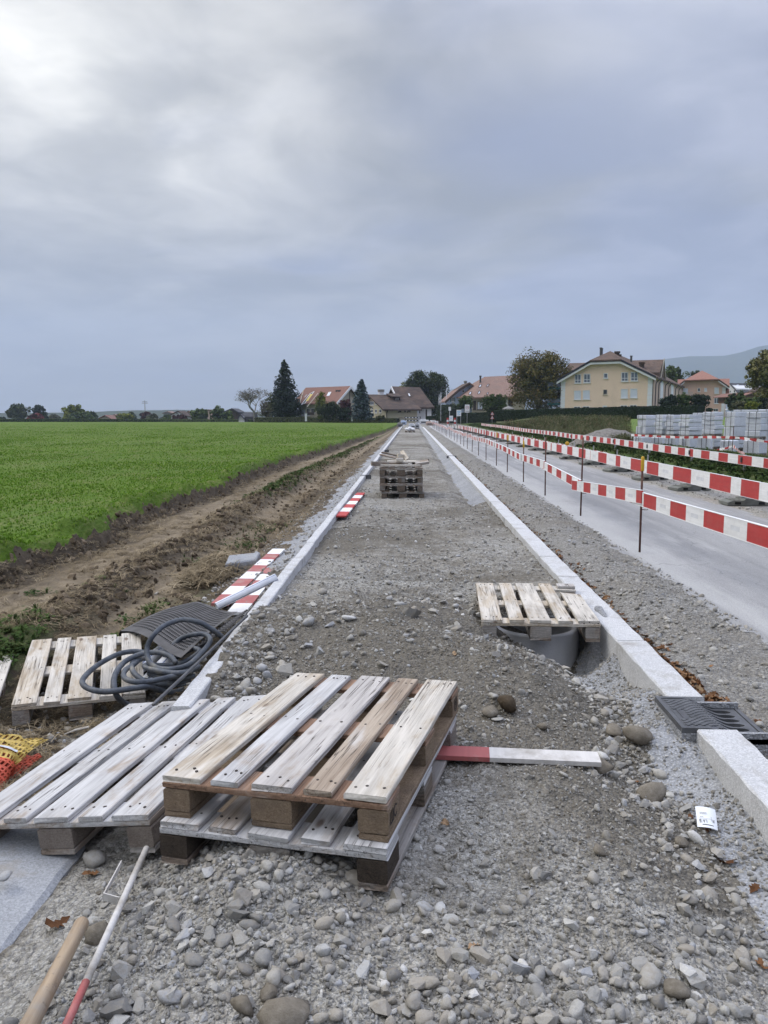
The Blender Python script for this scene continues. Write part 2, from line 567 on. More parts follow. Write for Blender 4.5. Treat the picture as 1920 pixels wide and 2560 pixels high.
G_STOPS = [(0.22, (0.165, 0.16, 0.147)), (0.48, (0.30, 0.293, 0.27)), (0.72, (0.45, 0.44, 0.41))]
M_GRAVEL = mat('crushed_gravel', gravel_fn(G_STOPS, (0.215, 0.192, 0.155), 0.7, earth=(0.128, 0.115, 0.094)))
M_SHOULDER = mat('shoulder_gravel', gravel_fn([(0.2, (0.155, 0.15, 0.14)), (0.5, (0.255, 0.25, 0.236)), (0.75, (0.40, 0.392, 0.372))], (0.185, 0.168, 0.14), 0.75))
M_SIDEGRAVEL = mat('roadside_gravel', gravel_fn([(0.2, (0.17, 0.165, 0.15)), (0.5, (0.29, 0.28, 0.255)), (0.75, (0.41, 0.395, 0.36))], (0.30, 0.275, 0.23), 0.5, 0.7))

def dirt_fn(nt, oc):
	st = nt.noise(nt.mapping(oc, (1.0, 0.16, 1.0)), 1.6, 5, 0.6, 0.4)
	mid = nt.noise(oc, 5.0, 6, 0.68)
	fib = nt.noise(nt.mapping(oc, (34, 9, 34), (0, 0, rad(20))), 1.0, 4, 0.7, 1.2)
	fine = nt.noise(oc, 90.0, 3, 0.7)
	t = nt.math('ADD', nt.math('MULTIPLY', st, 0.5), nt.math('MULTIPLY', mid, 0.5))
	c = nt.ramp(t, [(0.34, (0.058, 0.046, 0.034)), (0.50, (0.112, 0.090, 0.065)), (0.66, (0.20, 0.162, 0.112))])
	c = nt.mix(nt.remap(fib, 0.56, 0.72, 0, 0.55), c, (0.30, 0.245, 0.15))
	# the height of the ground is stored per vertex: clods on ridges are darker soil, wheel tracks are dry and pale
	a = nt.n('ShaderNodeAttribute', attribute_name='soil').outputs['Fac']
	c = nt.mix(nt.math('MULTIPLY', a, 0.80), c, tint(nt, (0.062, 0.050, 0.037), nt.remap(mid, 0.3, 0.7, 0.6, 1.5)))
	d = nt.n('ShaderNodeAttribute', attribute_name='dry').outputs['Fac']
	c = nt.mix(nt.math('MULTIPLY', d, 0.75), c, tint(nt, (0.245, 0.198, 0.138), nt.remap(nt.math('ADD', nt.math('MULTIPLY', mid, 0.5), nt.math('MULTIPLY', fib, 0.5)), 0.3, 0.7, 0.6, 1.35)))
	gm = nt.n('ShaderNodeAttribute', attribute_name='green').outputs['Fac']
	c = nt.mix(nt.math('MULTIPLY', gm, nt.remap(mid, 0.42, 0.56, 0, 0.8)), c, tint(nt, (0.075, 0.105, 0.03), nt.remap(fine, 0.3, 0.7, 0.6, 1.4)))
	h = nt.math('ADD', nt.math('MULTIPLY', mid, 1.6), nt.math('ADD', nt.math('MULTIPLY', fib, 0.4), nt.math('MULTIPLY', fine, 0.35)))
	return dict(color=c, rough=0.96, spec=0.1, bump=h, bump_d=0.035)

M_DIRT = mat('ploughed_dirt', dirt_fn)

def field_fn(nt, oc):
	big = nt.noise(nt.mapping(oc, (0.05, 0.11, 1)), 1.0, 4, 0.55)
	bands = nt.noise(nt.mapping(oc, (0.012, 0.16, 1), (0, 0, rad(4))), 1.0, 3, 0.5)
	mid = nt.noise(nt.mapping(oc, (1.6, 0.8, 1)), 1.0, 5, 0.65)
	fine = nt.noise(nt.mapping(oc, (14, 7, 14)), 1.0, 4, 0.7)
	gr = nt.mix(nt.remap(big, 0.35, 0.65), (0.066, 0.118, 0.014), (0.082, 0.138, 0.018))
	gr = nt.mix(nt.remap(bands, 0.45, 0.68, 0, 0.4), gr, (0.130, 0.17, 0.062))
	gr = tint(nt, gr, nt.remap(fine, 0.3, 0.7, 0.72, 1.25))
	soil = tint(nt, (0.135, 0.130, 0.055), nt.remap(fine, 0.3, 0.7, 0.7, 1.3))
	bare = nt.remap(nt.math('ADD', nt.math('MULTIPLY', mid, 0.55), nt.math('MULTIPLY', fine, 0.45)), 0.48, 0.62, 0, 0.65)
	c = nt.mix(bare, gr, soil)
	return dict(color=c, rough=0.95, spec=0.08, bump=nt.math('ADD', mid, fine), bump_d=0.05)

M_FIELD = mat('young_crop_field', field_fn)

def lawn_fn(a, b, soil, amt):
	def fn(nt, oc):
		n = nt.noise(oc, 0.5, 4, 0.6)
		f = nt.noise(oc, 9.0, 5, 0.7)
		c = tint(nt, nt.mix(nt.remap(n, 0.35, 0.65), a, b), nt.remap(f, 0.3, 0.7, 0.6, 1.35))
		c = nt.mix(nt.remap(nt.math('ADD', nt.math('MULTIPLY', n, .4), nt.math('MULTIPLY', f, .6)), 0.5, 0.62, 0, amt), c, soil)
		return dict(color=c, rough=0.95, spec=0.08, bump=f, bump_d=0.06)
	return fn

M_VERGE = mat('grass_verge', lawn_fn((0.05, 0.085, 0.022), (0.085, 0.12, 0.035), (0.13, 0.105, 0.075), 0.75))
M_LAWN = mat('lawn_grass', lawn_fn((0.10, 0.155, 0.04), (0.13, 0.18, 0.05), (0.12, 0.13, 0.06), 0.3))
M_PLOT = mat('rough_grass', lawn_fn((0.075, 0.09, 0.04), (0.11, 0.12, 0.055), (0.16, 0.14, 0.10), 0.6))

def road_fn(nt, oc):
	big = nt.noise(nt.mapping(oc, (0.9, 0.12, 1)), 1.0, 5, 0.6, 0.5)
	mid = nt.noise(nt.mapping(oc, (2.0, 0.7, 1)), 1.0, 5, 0.65)
	ag = nt.voro(oc, 110.0)
	fine = nt.noise(oc, 180.0, 2, 0.7)
	x = nt.n('ShaderNodeSeparateXYZ', {0: oc}).outputs[0]
	base = nt.mix(nt.remap(big, 0.35, 0.65), (0.225, 0.224, 0.226), (0.325, 0.322, 0.316))
	# pale dust lies along the worked edge
	edge = nt.remap(nt.math('ADD', x, nt.math('MULTIPLY', nt.math('SUBTRACT', mid, 0.5), 1.3)), 2.55, 3.35, 1, 0, True)
	edge2 = nt.remap(nt.math('ADD', x, nt.math('MULTIPLY', nt.math('SUBTRACT', mid, 0.5), 0.9)), 4.9, 5.5, 0, 0.8, True)
	c = nt.mix(nt.math('MULTIPLY', edge, 0.85), base, (0.405, 0.40, 0.39))
	c = nt.mix(nt.math('MULTIPLY', edge2, 0.6), c, (0.33, 0.325, 0.31))
	c = tint(nt, c, nt.remap(nt.math('ADD', nt.math('MULTIPLY', ag, 0.7), nt.math('MULTIPLY', fine, 0.5)), 0.25, 0.8, 1.15, 0.8))
	c = nt.mix(nt.remap(nt.noise(nt.mapping(oc, (2, 0.25, 1)), 1.0, 4, 0.7), 0.56, 0.68, 0, 0.5), c, (0.42, 0.415, 0.40))
	ck = nt.voro(nt.mapping(nt.vmath('ADD', oc, nt.noise(oc, 1.5, 3, 0.6, out=1)), (0.5, 0.32, 1)), 1.0, 'DISTANCE_TO_EDGE')
	c = nt.mix(nt.remap(ck, 0.0, 0.006, 0.4, 0.0), c, (0.09, 0.09, 0.09))
	tr = nt.noise(nt.mapping(oc, (3.4, 0.05, 1)), 1.0, 3, 0.6)
	c = nt.mix(nt.remap(tr, 0.52, 0.66, 0, 0.35), c, (0.14, 0.14, 0.145))
	return dict(color=c, rough=0.9, spec=0.2, bump=nt.math('ADD', ag, fine), bump_d=0.004)

M_ROAD = mat('dusty_asphalt', road_fn)

def pebble_fn(nt, oc):
	rnd = orand(nt)
	r2 = nt.math('FRACT', nt.math('MULTIPLY', rnd, 17.37))
	c = nt.ramp(rnd, [(0.0, (0.17, 0.165, 0.155)), (0.2, (0.265, 0.258, 0.24)), (0.45, (0.335, 0.325, 0.30)),
					  (0.65, (0.30, 0.275, 0.235)), (0.82, (0.40, 0.39, 0.36)), (0.94, (0.31, 0.315, 0.325)), (1.0, (0.53, 0.515, 0.48))])
	n = nt.noise(nt.vmath('ADD', oc, nt.n('ShaderNodeCombineXYZ', {0: nt.math('MULTIPLY', rnd, 50.0), 1: 0.0, 2: 0.0}).outputs[0]), 2.2, 5, 0.65)
	c = tint(nt, c, nt.remap(n, 0.3, 0.7, 0.78, 1.18))
	c = nt.mix(nt.remap(nt.math('ADD', n, nt.math('MULTIPLY', r2, 0.2)), 0.55, 0.75, 0, 0.6), c, (0.19, 0.165, 0.13))
	return dict(color=c, rough=0.9, spec=0.18, bump=nt.noise(oc, 4.0, 5, 0.65), bump_d=0.003)

M_PEBBLE = mat('pebble_stone', pebble_fn)

def cobble_fn(nt, oc):
	n = nt.noise(oc, 1.6, 5, 0.65)
	f = nt.noise(oc, 14.0, 4, 0.7)
	c = nt.ramp(nt.math('ADD', nt.math('MULTIPLY', n, .7), nt.math('MULTIPLY', f, .3)), [(0.32, (0.105, 0.09, 0.068)), (0.55, (0.185, 0.162, 0.128)), (0.72, (0.27, 0.25, 0.215))])
	return dict(color=c, rough=0.85, spec=0.2, bump=f, bump_d=0.003)

M_COBBLE = mat('brown_cobble', cobble_fn)

def clod_fn(nt, oc):
	rnd = orand(nt)
	c = nt.ramp(rnd, [(0.0, (0.055, 0.042, 0.029)), (0.6, (0.115, 0.088, 0.06)), (1.0, (0.20, 0.155, 0.105))])
	n = nt.noise(oc, 3.0, 4, 0.7)
	return dict(color=tint(nt, c, nt.remap(n, 0.3, 0.7, 0.7, 1.3)), rough=0.97, spec=0.08, bump=n, bump_d=0.006)

M_CLOD = mat('soil_clod', clod_fn)

def leafcol(name, stops, rough=0.75, trans=0.0):
	def fn(nt, oc):
		rnd = orand(nt)
		a = nt.n('ShaderNodeAttribute', attribute_name='leaf').outputs['Fac']
		t = nt.math('ADD', nt.math('MULTIPLY', a, 0.8), nt.math('MULTIPLY', rnd, 0.2))
		return dict(color=nt.ramp(t, stops), rough=rough, spec=0.15)
	return mat(name, fn)

def inst_leaf(name, stops, rough=0.75):
	def fn(nt, oc):
		return dict(color=nt.ramp(orand(nt), stops), rough=rough, spec=0.04)
	return mat(name, fn)

M_BLADE = inst_leaf('crop_blade', [(0.0, (0.076, 0.165, 0.013)), (0.55, (0.128, 0.245, 0.022)), (1.0, (0.245, 0.345, 0.06))])
M_WEED = inst_leaf('weed_blade', [(0.0, (0.022, 0.045, 0.012)), (0.6, (0.05, 0.08, 0.022)), (1.0, (0.10, 0.115, 0.045))])
M_DRYWEED = inst_leaf('dry_weed', [(0.0, (0.05, 0.072, 0.024)), (0.55, (0.10, 0.112, 0.046)), (0.85, (0.15, 0.125, 0.07)), (1.0, (0.22, 0.17, 0.11))])
M_STRAW = inst_leaf('dry_straw', [(0.0, (0.10, 0.078, 0.05)), (0.6, (0.20, 0.155, 0.095)), (1.0, (0.33, 0.27, 0.18))])
M_OAKLEAF = inst_leaf('fallen_leaf', [(0.0, (0.075, 0.036, 0.019)), (0.5, (0.15, 0.075, 0.036)), (0.85, (0.24, 0.14, 0.075)), (1.0, (0.32, 0.235, 0.15))], 0.7)

def worn_paint(name, col, dirt=0.35, under=(0.33, 0.30, 0.27), scale=7.0, rough=0.6):
	def fn(nt, oc):
		rnd = orand(nt)
		v = nt.vmath('ADD', oc, nt.n('ShaderNodeCombineXYZ', {0: nt.math('MULTIPLY', rnd, 19.0), 1: rnd, 2: 0.0}).outputs[0])
		n = nt.noise(v, scale, 6, 0.68)
		n2 = nt.noise(nt.mapping(v, (1, 14, 14)), 2.0, 4, 0.6)
		c = tint(nt, col, nt.remap(n2, 0.3, 0.7, 0.88, 1.08))
		c = nt.mix(nt.remap(n, 0.48, 0.72, 0, dirt), c, under)
		return dict(color=c, rough=rough, spec=0.3, bump=n, bump_d=0.001)
	return mat(name, fn)

M_RED = worn_paint('red_paint', (0.40, 0.045, 0.042), 0.32, (0.34, 0.13, 0.11))
M_WHITE = worn_paint('white_paint', (0.70, 0.70, 0.70), 0.36, (0.46, 0.45, 0.43))
M_RED_OLD = worn_paint('red_paint_faded', (0.33, 0.095, 0.09), 1.0, (0.33, 0.23, 0.20), 5.0)
M_WHITE_OLD = worn_paint('white_paint_dirty', (0.50, 0.48, 0.455), 1.0, (0.24, 0.215, 0.18), 5.0)
M_YELLOW = worn_paint('yellow_cap', (0.55, 0.33, 0.03), 0.2, (0.25, 0.16, 0.05))
M_PALEPRINT = plain('faded_print', (0.56, 0.57, 0.59), 0.6)

def rust_fn(nt, oc):
	rnd = orand(nt)
	z = nt.n('ShaderNodeSeparateXYZ', {0: oc}).outputs[2]
	n = nt.noise(nt.vmath('ADD', oc, nt.n('ShaderNodeCombineXYZ', {0: nt.math('MULTIPLY', rnd, 20.0), 1: 0.0, 2: nt.math('MULTIPLY', rnd, 8.0)}).outputs[0]), 5.0, 5, 0.7)
	c = nt.ramp(n, [(0.3, (0.045, 0.020, 0.017)), (0.5, (0.095, 0.045, 0.035)), (0.7, (0.17, 0.12, 0.085))])
	return dict(color=c, rough=0.85, spec=0.3, metal=0.15)

M_RUST = mat('rusty_steel', rust_fn)
M_GALV = plain('galvanised_steel', (0.36, 0.37, 0.39), 0.5, 0.55, 0.18, 12)
M_DARKSTEEL = plain('dark_steel', (0.10, 0.10, 0.105), 0.5, 0.6, 0.3, 15)
M_RUBBER = plain('recycled_rubber', (0.135, 0.14, 0.125), 0.85, 0, 0.2, 9)
M_IRON = plain('cast_iron', (0.085, 0.087, 0.092), 0.5, 0.2, 0.35, 10)
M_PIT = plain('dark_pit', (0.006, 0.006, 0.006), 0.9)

def hose_fn(nt, oc):
	n = nt.noise(oc, 7.0, 5, 0.65)
	n2 = nt.noise(oc, 60.0, 3, 0.7)
	c = nt.ramp(n, [(0.36, (0.035, 0.042, 0.055)), (0.56, (0.075, 0.085, 0.10)), (0.72, (0.17, 0.16, 0.14))])
	return dict(color=tint(nt, c, nt.remap(n2, 0.3, 0.7, 0.8, 1.2)), rough=0.6, spec=0.35, bump=n2, bump_d=0.002)

M_HOSE = mat('black_hose', hose_fn)
M_MAT = plain('dimple_sheet_plastic', (0.062, 0.059, 0.060), 0.55, 0, 0.35, 9, 0.3)
M_CONDUIT = plain('white_conduit', (0.60, 0.61, 0.63), 0.35, 0, 0.1, 9, 0.4)
M_STRIPE = plain('blue_line', (0.05, 0.10, 0.26), 0.5)
M_NET_O = plain('orange_net', (0.50, 0.085, 0.045), 0.5, 0, 0.2)
M_NET_Y = plain('yellow_net', (0.46, 0.33, 0.085), 0.5, 0, 0.25)
M_SILVER = plain('silver_strip', (0.50, 0.52, 0.56), 0.4, 0.1)
M_PAPER = plain('paper_label', (0.72, 0.74, 0.76), 0.6, 0, 0.05)
M_BLACK = plain('black_print', (0.02, 0.02, 0.022), 0.6)

def stick_fn(nt, oc):
	g = nt.noise(nt.mapping(oc, (55, 55, 2.5)), 1.0, 5, 0.6, 0.3)
	st = nt.noise(oc, 8.0, 4, 0.65)
	c = nt.ramp(g, [(0.3, (0.19, 0.135, 0.085)), (0.7, (0.36, 0.275, 0.185))])
	c = nt.mix(nt.remap(st, 0.46, 0.68, 0, 0.7), c, (0.26, 0.235, 0.20))
	c = nt.mix(nt.remap(nt.noise(oc, 26.0, 4, 0.7), 0.6, 0.72, 0, 0.6), c, (0.09, 0.07, 0.05))
	return dict(color=c, rough=0.6, spec=0.3, bump=g, bump_d=0.002)

M_HANDLE = mat('wooden_handle', stick_fn)

def tile_fn(a, b, dirt, rows=3.2, moss=None):
	"""roof tiles: thin courses along local Z fall, uneven tile colour"""
	def fn(nt, oc):
		sep = nt.n('ShaderNodeSeparateXYZ', {0: oc})
		n = nt.noise(oc, 0.7, 5, 0.65)
		cell = nt.n('ShaderNodeTexBrick', {'Vector': nt.n('ShaderNodeCombineXYZ', {0: nt.math('ADD', sep.outputs[0], sep.outputs[1]), 1: sep.outputs[2], 2: 0.0}).outputs[0],
										   'Scale': rows, 'Color1': a, 'Color2': b, 'Mortar': tuple(x * 0.5 for x in a), 'Mortar Size': 0.04,
										   'Brick Width': 0.5, 'Row Height': 0.5}).outputs[0]
		c = nt.mix(nt.remap(n, 0.42, 0.66, 0, 0.75), cell, dirt)
		return dict(color=c, rough=0.9, spec=0.15)
	return fn

M_TILE_BROWN = mat('roof_tiles_brown', tile_fn((0.115, 0.078, 0.06), (0.175, 0.125, 0.10), (0.075, 0.06, 0.052)))
M_TILE_RED = mat('roof_tiles_red', tile_fn((0.205, 0.108, 0.085), (0.255, 0.145, 0.118), (0.175, 0.105, 0.088)))
M_TILE_DARK = mat('roof_tiles_dark', tile_fn((0.058, 0.045, 0.040), (0.085, 0.066, 0.058), (0.125, 0.085, 0.066)))
M_TILE_ROSE = mat('roof_tiles_rose', tile_fn((0.24, 0.155, 0.125), (0.30, 0.205, 0.17), (0.19, 0.14, 0.12)))
M_TILE_ORANGE = mat('roof_tiles_orange', tile_fn((0.285, 0.145, 0.11), (0.33, 0.18, 0.14), (0.24, 0.135, 0.11)))
M_SLATE = plain('slate_roof', (0.065, 0.065, 0.072), 0.85, 0, 0.25, 1.5)
M_NAVY = plain('dark_eaves', (0.022, 0.024, 0.036), 0.6)

def render_wall(name, col, stain=0.35):
	def fn(nt, oc):
		n = nt.noise(nt.mapping(oc, (0.5, 0.5, 0.28)), 1.0, 5, 0.6)
		f = nt.noise(oc, 5.0, 4, 0.7)
		c = tint(nt, col, nt.remap(f, 0.3, 0.7, 0.93, 1.05))
		c = nt.mix(nt.remap(n, 0.5, 0.72, 0, stain), c, tuple(x * 0.72 for x in col))
		return dict(color=c, rough=0.9, spec=0.1)
	return mat(name, fn)

M_W_CREAM = render_wall('cream_render', (0.74, 0.57, 0.45))
M_W_PINK = render_wall('pink_render', (0.60, 0.42, 0.34))
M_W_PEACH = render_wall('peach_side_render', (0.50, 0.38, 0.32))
M_W_BLUE = render_wall('pale_blue_render', (0.46, 0.54, 0.70))
M_W_FARM = render_wall('farm_cream_render', (0.47, 0.43, 0.33), 0.5)
M_W_WHITE = render_wall('white_render', (0.66, 0.66, 0.67))
M_W_GREY = render_wall('grey_render', (0.22, 0.215, 0.205))
M_W_BEIGE = render_wall('beige_render', (0.42, 0.38, 0.31))
M_W_TIMBER = render_wall('dark_timber', (0.075, 0.06, 0.055))
M_W_MAROON = render_wall('brown_boards', (0.16, 0.105, 0.095))
M_QUOIN = render_wall('white_quoin', (0.66, 0.67, 0.70), 0.15)
M_TRIM = plain('white_trim', (0.66, 0.67, 0.69), 0.6, 0, 0.05)
M_SHUT = plain('white_blind', (0.55, 0.59, 0.67), 0.6, 0, 0.05)
M_TEAL = plain('teal_metal', (0.03, 0.11, 0.115), 0.5)
M_DKSHUT = plain('dark_shutter', (0.05, 0.055, 0.06), 0.6)
M_GLASS = plain('window_glass', (0.095, 0.115, 0.15), 0.08, 0, 0.3, 0.6, 0.8)
M_GLASS_DK = plain('dark_window_glass', (0.03, 0.032, 0.036), 0.12, 0, 0.3, 0.6, 0.6)
M_BARK = plain('bark', (0.062, 0.052, 0.042), 0.95, 0, 0.4, 6)
M_BARK_PALE = plain('pale_bark', (0.21, 0.20, 0.185), 0.95, 0, 0.35, 6)

# ================================================================== terrain
class RBF:
	def __init__(self, pts, e=0.12):
		p = np.array(pts, float)
		self.p, self.e = p[:, :2], e
		d = np.sqrt(((self.p[:, None] - self.p[None]) ** 2).sum(-1) + e * e)
		n = len(p)
		A = np.zeros((n + 1, n + 1))
		A[:n, :n] = d
		A[n, :n] = A[:n, n] = 1
		self.w = np.linalg.solve(A, np.append(p[:, 2], 0))

	def __call__(self, x, y):
		out = np.full(np.shape(x), self.w[-1])
		for (a, b), w in zip(self.p, self.w[:-1]):
			out = out + w * np.sqrt((x - a) ** 2 + (y - b) ** 2 + self.e ** 2)
		return out

BED = RBF([(-1.1, 1.3, -.14), (-1.1, 2.0, -.17), (-1.1, 2.5, -.19), (-1.1, 3, -.20), (-1.1, 3.5, -.13), (-1.08, 4.0, -.03),
		   (-1.05, 4.6, .015), (-1.05, 5.4, .02), (-1.05, 6.2, -.05), (-1.08, 7, -.09), (-.8, 1.3, -.08), (-.75, 2.1, -.09), (-.75, 2.5, -.09),
		   (-.3, 1.3, -.06), (-.3, 2.0, -.055), (-.6, 2.37, .0), (-.38, 2.33, .02), (-.2, 2.25, -.035),
		   (-.3, 3, -.085), (-.1, 3.4, -.085), (0, 2.5, -.085), (-.5, 3.3, -.09), (-.6, 3.7, -.10), (-.3, 3.9, -.04),
		   (.1, 2.2, -.065), (.4, 2.6, -.05), (.45, 3.2, -.04), (.75, 3.1, -.045), (.4, 3.7, .01), (.1, 4.0, 0),
		   (.4, 1.3, -.06), (.8, 1.3, -.09), (.7, 2.2, -.05), (.9, 2.5, -.09), (.95, 2.9, -.1),
		   (1.2, 1.3, -.19), (1.08, 2.25, -.16), (1.3, 2.0, -.15), (1.12, 2.6, -.17), (1.12, 3.1, -.17), (1.08, 3.35, -.165), (1.13, 3.8, -.15), (1.0, 3.6, -.1),
		   (1.33, 2.4, -.12), (1.33, 3, -.115), (1.33, 3.6, -.075), (1.32, 4.3, -.115), (1.33, 4.9, -.105), (1.33, 5.5, -.1), (1.33, 6.2, -.09),
		   (1.24, 3.45, -.06), (1.24, 3.68, -.05), (1.24, 3.9, -.055), (1.31, 5.4, -.14), (1.31, 5.65, -.14), (1.25, 5.6, -.32), (1.24, 5.85, -.25), (1.22, 4.3, -.16), (1.15, 4.7, -.28), (1.18, 5.1, -.35), (1.22, 5.3, -.31), (1.0, 5.0, -.225), (.55, 5.0, -.065), (.8, 4.8, -.09),
		   (.9, 4.3, -.06), (.75, 4.0, .02), (.6, 4.4, .08), (.2, 4.6, .09), (.62, 5.5, -.12), (.9, 5.25, -.24), (.95, 5.7, -.3), (1.28, 6.0, -.12), (.9, 6.3, -.12), (1.25, 6.4, -.1), (.5, 6.4, -.07),
		   (0, 5.2, .10), (-.5, 4.6, .06), (-.5, 5.4, .065), (.3, 5.6, .02), (0, 6.2, -.04), (-.5, 6.4, -.06), (0, 7, -.09), (.8, 7.2, -.09),
		   (-.6, 7.4, -.09), (.3, 8.5, -.09), (-.9, 8.5, -.09), (1.2, 8, -.075), (0, 10, -.09)])
LEFT = RBF([(-1.4, 1.3, -.22), (-1.4, 2.5, -.24), (-1.7, 1.6, -.26), (-1.7, 2.6, -.28), (-1.75, 3.0, -.36), (-2.0, 3.4, -.46), (-1.6, 3.4, -.36),
			(-1.5, 4.0, -.42), (-1.3, 4.2, -.38), (-1.25, 5, -.36), (-1.7, 4.5, -.50), (-2.2, 4.5, -.50), (-2.0, 5.3, -.47), (-2.6, 5.6, -.46), (-2.8, 4.8, -.49),
			(-1.6, 5.4, -.42), (-1.25, 5.8, -.32), (-1.6, 6.2, -.31), (-1.9, 6.4, -.36), (-2.3, 6.5, -.42), (-1.22, 6.8, -.22), (-1.6, 7.2, -.27), (-2, 7.4, -.32),
			(-1.22, 8, -.16), (-1.6, 8.5, -.24), (-1.9, 9, -.28), (-2.5, 8, -.36), (-3, 6.0, -.38), (-3.6, 7, -.40), (-3.2, 9, -.34), (-4.4, 8, -.40), (-4.2, 10, -.38),
			(-2, 11, -.30), (-3, 2, -.45), (-5, 5, -.40)])
EDGE = [(1.3, 1.17), (2.25, 1.09), (2.55, 1.13), (3.1, 1.15), (3.3, 1.1), (3.8, 1.17), (4.3, 1.16), (4.7, 1.08), (5.1, 1.1), (5.5, 1.2), (5.9, 1.32), (6.0, 1.5)]
KL0, KL1 = -1.20, -1.10          # left kerb
KR0, KR1 = 1.334, 1.522          # right kerb

def field_edge(y):
	return np.interp(y, [0, 9, 16, 30, 45, 75, 110, 160], [-4.72, -4.72, -4.66, -4.70, -4.05, -2.75, -2.2, -2.0]) \
		+ fbm(np.zeros_like(np.asarray(y, float)), y, 0.55, 3, 41) * np.interp(y, [5, 30, 100], [.34, .3, .1])

def height(x, y, fine=True):
	x, y = np.broadcast_arrays(np.asarray(x, float), np.asarray(y, float))
	lump = fbm(x, y, 2.6, 4, 3)
	clod = fbm(x, y, 9.0, 3, 9)
	# --- the bed between the kerbs
	yc = np.clip(y, 1.3, 10)
	near = BED(np.clip(x, -1.4, 1.4), yc)
	far = -.09 + .012 * lump
	gutter = np.interp(x, [.80, .92, 1.04, 1.10, 1.33, 1.5], [-.09, -.14, -.195, -.195, -.065, -.065])
	w = sstep(12.8, 14.2, y)
	far = far * (1 - w) + (np.minimum(gutter, far + .02)) * w
	b = sstep(8.0, 10.0, y)
	bed = near * (1 - b) + far * b
	rough = np.where(x > np.interp(y, [p[0] for p in EDGE], [p[1] for p in EDGE]), .55, 1.0)
	bed = bed + (.022 * lump + np.interp(y, [3.3, 4.2, 6.2, 7.2, 20], [.016, .030, .030, .022, .018]) * clod + np.interp(y, [1.4, 3.4, 4.4, 6, 7.5], [.015, .015, .085, .085, .01]) * fbm(x, y, 1.35, 4, 83) * sstep(1.05, .7, np.abs(x)) * sstep(.95, .45, x) + .010 * np.abs(clod)) * rough * np.interp(y, [3, 12, 40], [1, .8, .35])
	bed = bed + .03 * np.maximum(0, fbm(x, y, 1.2, 3, 77)) * np.exp(-((y - 13.6) / .8) ** 2) * sstep(1.0, .5, np.abs(x + .1)) * 1.5
	# --- left of the kerb: haunch, wheel tracks, clod ridges, field bank
	xe = field_edge(y)
	haunch = np.interp(x, [-2.1, -1.9, -1.5, -1.2], [-.31, -.28, -.22, -.10])
	u = np.clip((x - xe) / (-1.9 - xe), 0, 1)         # 0 field edge .. 1 haunch
	amp = np.interp(y, [4, 7, 20, 34, 60], [.5, 1, .9, .5, .25])
	ridge = .26 * np.exp(-((u - .60) / .115) ** 2) * (0.75 + .6 * fbm(x * .6, y * .5, .9, 3, 21)) + .07 * np.exp(-((u - .88) / .07) ** 2) * (.4 + fbm(x, y, .8, 2, 25)) \
		+ .055 * np.exp(-((u - .25) / .05) ** 2) * (.5 + fbm(x, y, 1.1, 2, 29))
	ridge = np.maximum(ridge, -.02)
	tracks = -.36 - .09 * np.exp(-((u - .12) / .14) ** 2) * np.interp(y, [8, 40, 80], [1, .8, .2]) + amp * ridge * 1.1 + .018 * lump + clod * (.008 + .05 * np.clip(ridge * 6, 0, 1))
	lug = np.where((u > .08) & (u < .5), .012 * np.sin(y * 24 + 5 * np.abs(u - .3) * 9), 0) * sstep(14, 9, y)
	tracks = tracks + lug
	lf = np.where(x > -1.9, haunch + .02 * lump + .012 * clod, tracks)
	mixw = sstep(-2.15, -1.75, x)
	lf = tracks * (1 - mixw) + (haunch + .02 * lump + .012 * clod) * mixw
	nl = LEFT(np.clip(x, -5, -1.15), np.clip(y, 1.3, 11)) + .03 * lump + .018 * clod
	b = sstep(7.0, 9.5, y) + 0 * x
	b = np.maximum(b, sstep(-2.6, -3.4, x) * sstep(4.5, 6.5, y))
	lf = nl * (1 - b) + lf * b
	fz = np.interp(y, [5, 20, 120, 155, 170], [-.17, -.15, 0.0, 0.0, -.5])
	bank = sstep(.16, -.10, x - xe + .10 * clod)
	lip = .19 * np.exp(-((x - xe + .22) / .20) ** 2) * (.6 + .9 * fbm(x, y, 1.7, 3, 33)) * np.interp(y, [8, 40, 90], [1, .7, .2])
	fld = fz + lip + clod * (.012 + .05 * np.exp(-((x - xe + .15) / .3) ** 2)) * sstep(60, 30, y) + .02 * fbm(x, y, .4, 2, 5)
	lf = lf * (1 - bank) + fld * bank
	# --- right: gutter, shoulder, road, verge, building plot
	sh = np.interp(x, [1.5, 1.6, 1.75, 1.95, 2.1, 2.42, 2.6], [-.165, -.175, -.135, -.06, -.045, -.096, -.1])
	shn = np.interp(x, [1.5, 1.9, 2.42, 2.6], [-.12, -.10, -.095, -.1])
	b = sstep(4.6, 6.0, y)
	sh = shn * (1 - b) + sh * b
	sh = sh + (.035 * lump + .022 * clod) * sstep(2.5, 2.25, x)
	verge = np.interp(x, [5.4, 7.3, 7.8, 8.8, 9.6, 10.4, 10.9, 200], [-.1, -.095, -.05, .14, .16, .12, .02, .0])
	verge = verge + sstep(5.5, 7, x) * (.012 * lump) + sstep(7.6, 8.2, x) * (.03 * lump + .02 * clod) * sstep(70, 30, y)
	verge = verge + 1.0 * sstep(34, 90, y) * sstep(9.2, 15, x)
	rt = np.where(x < 2.6, sh, np.where(x < 5.4, -.1, verge))
	xb = np.interp(y, [0, 3.5, 3.9, 200], [-1.42, -1.42, -1.15, -1.15])
	out = np.where(x < xb, lf, np.where(x < 1.43, bed, rt))
	return out

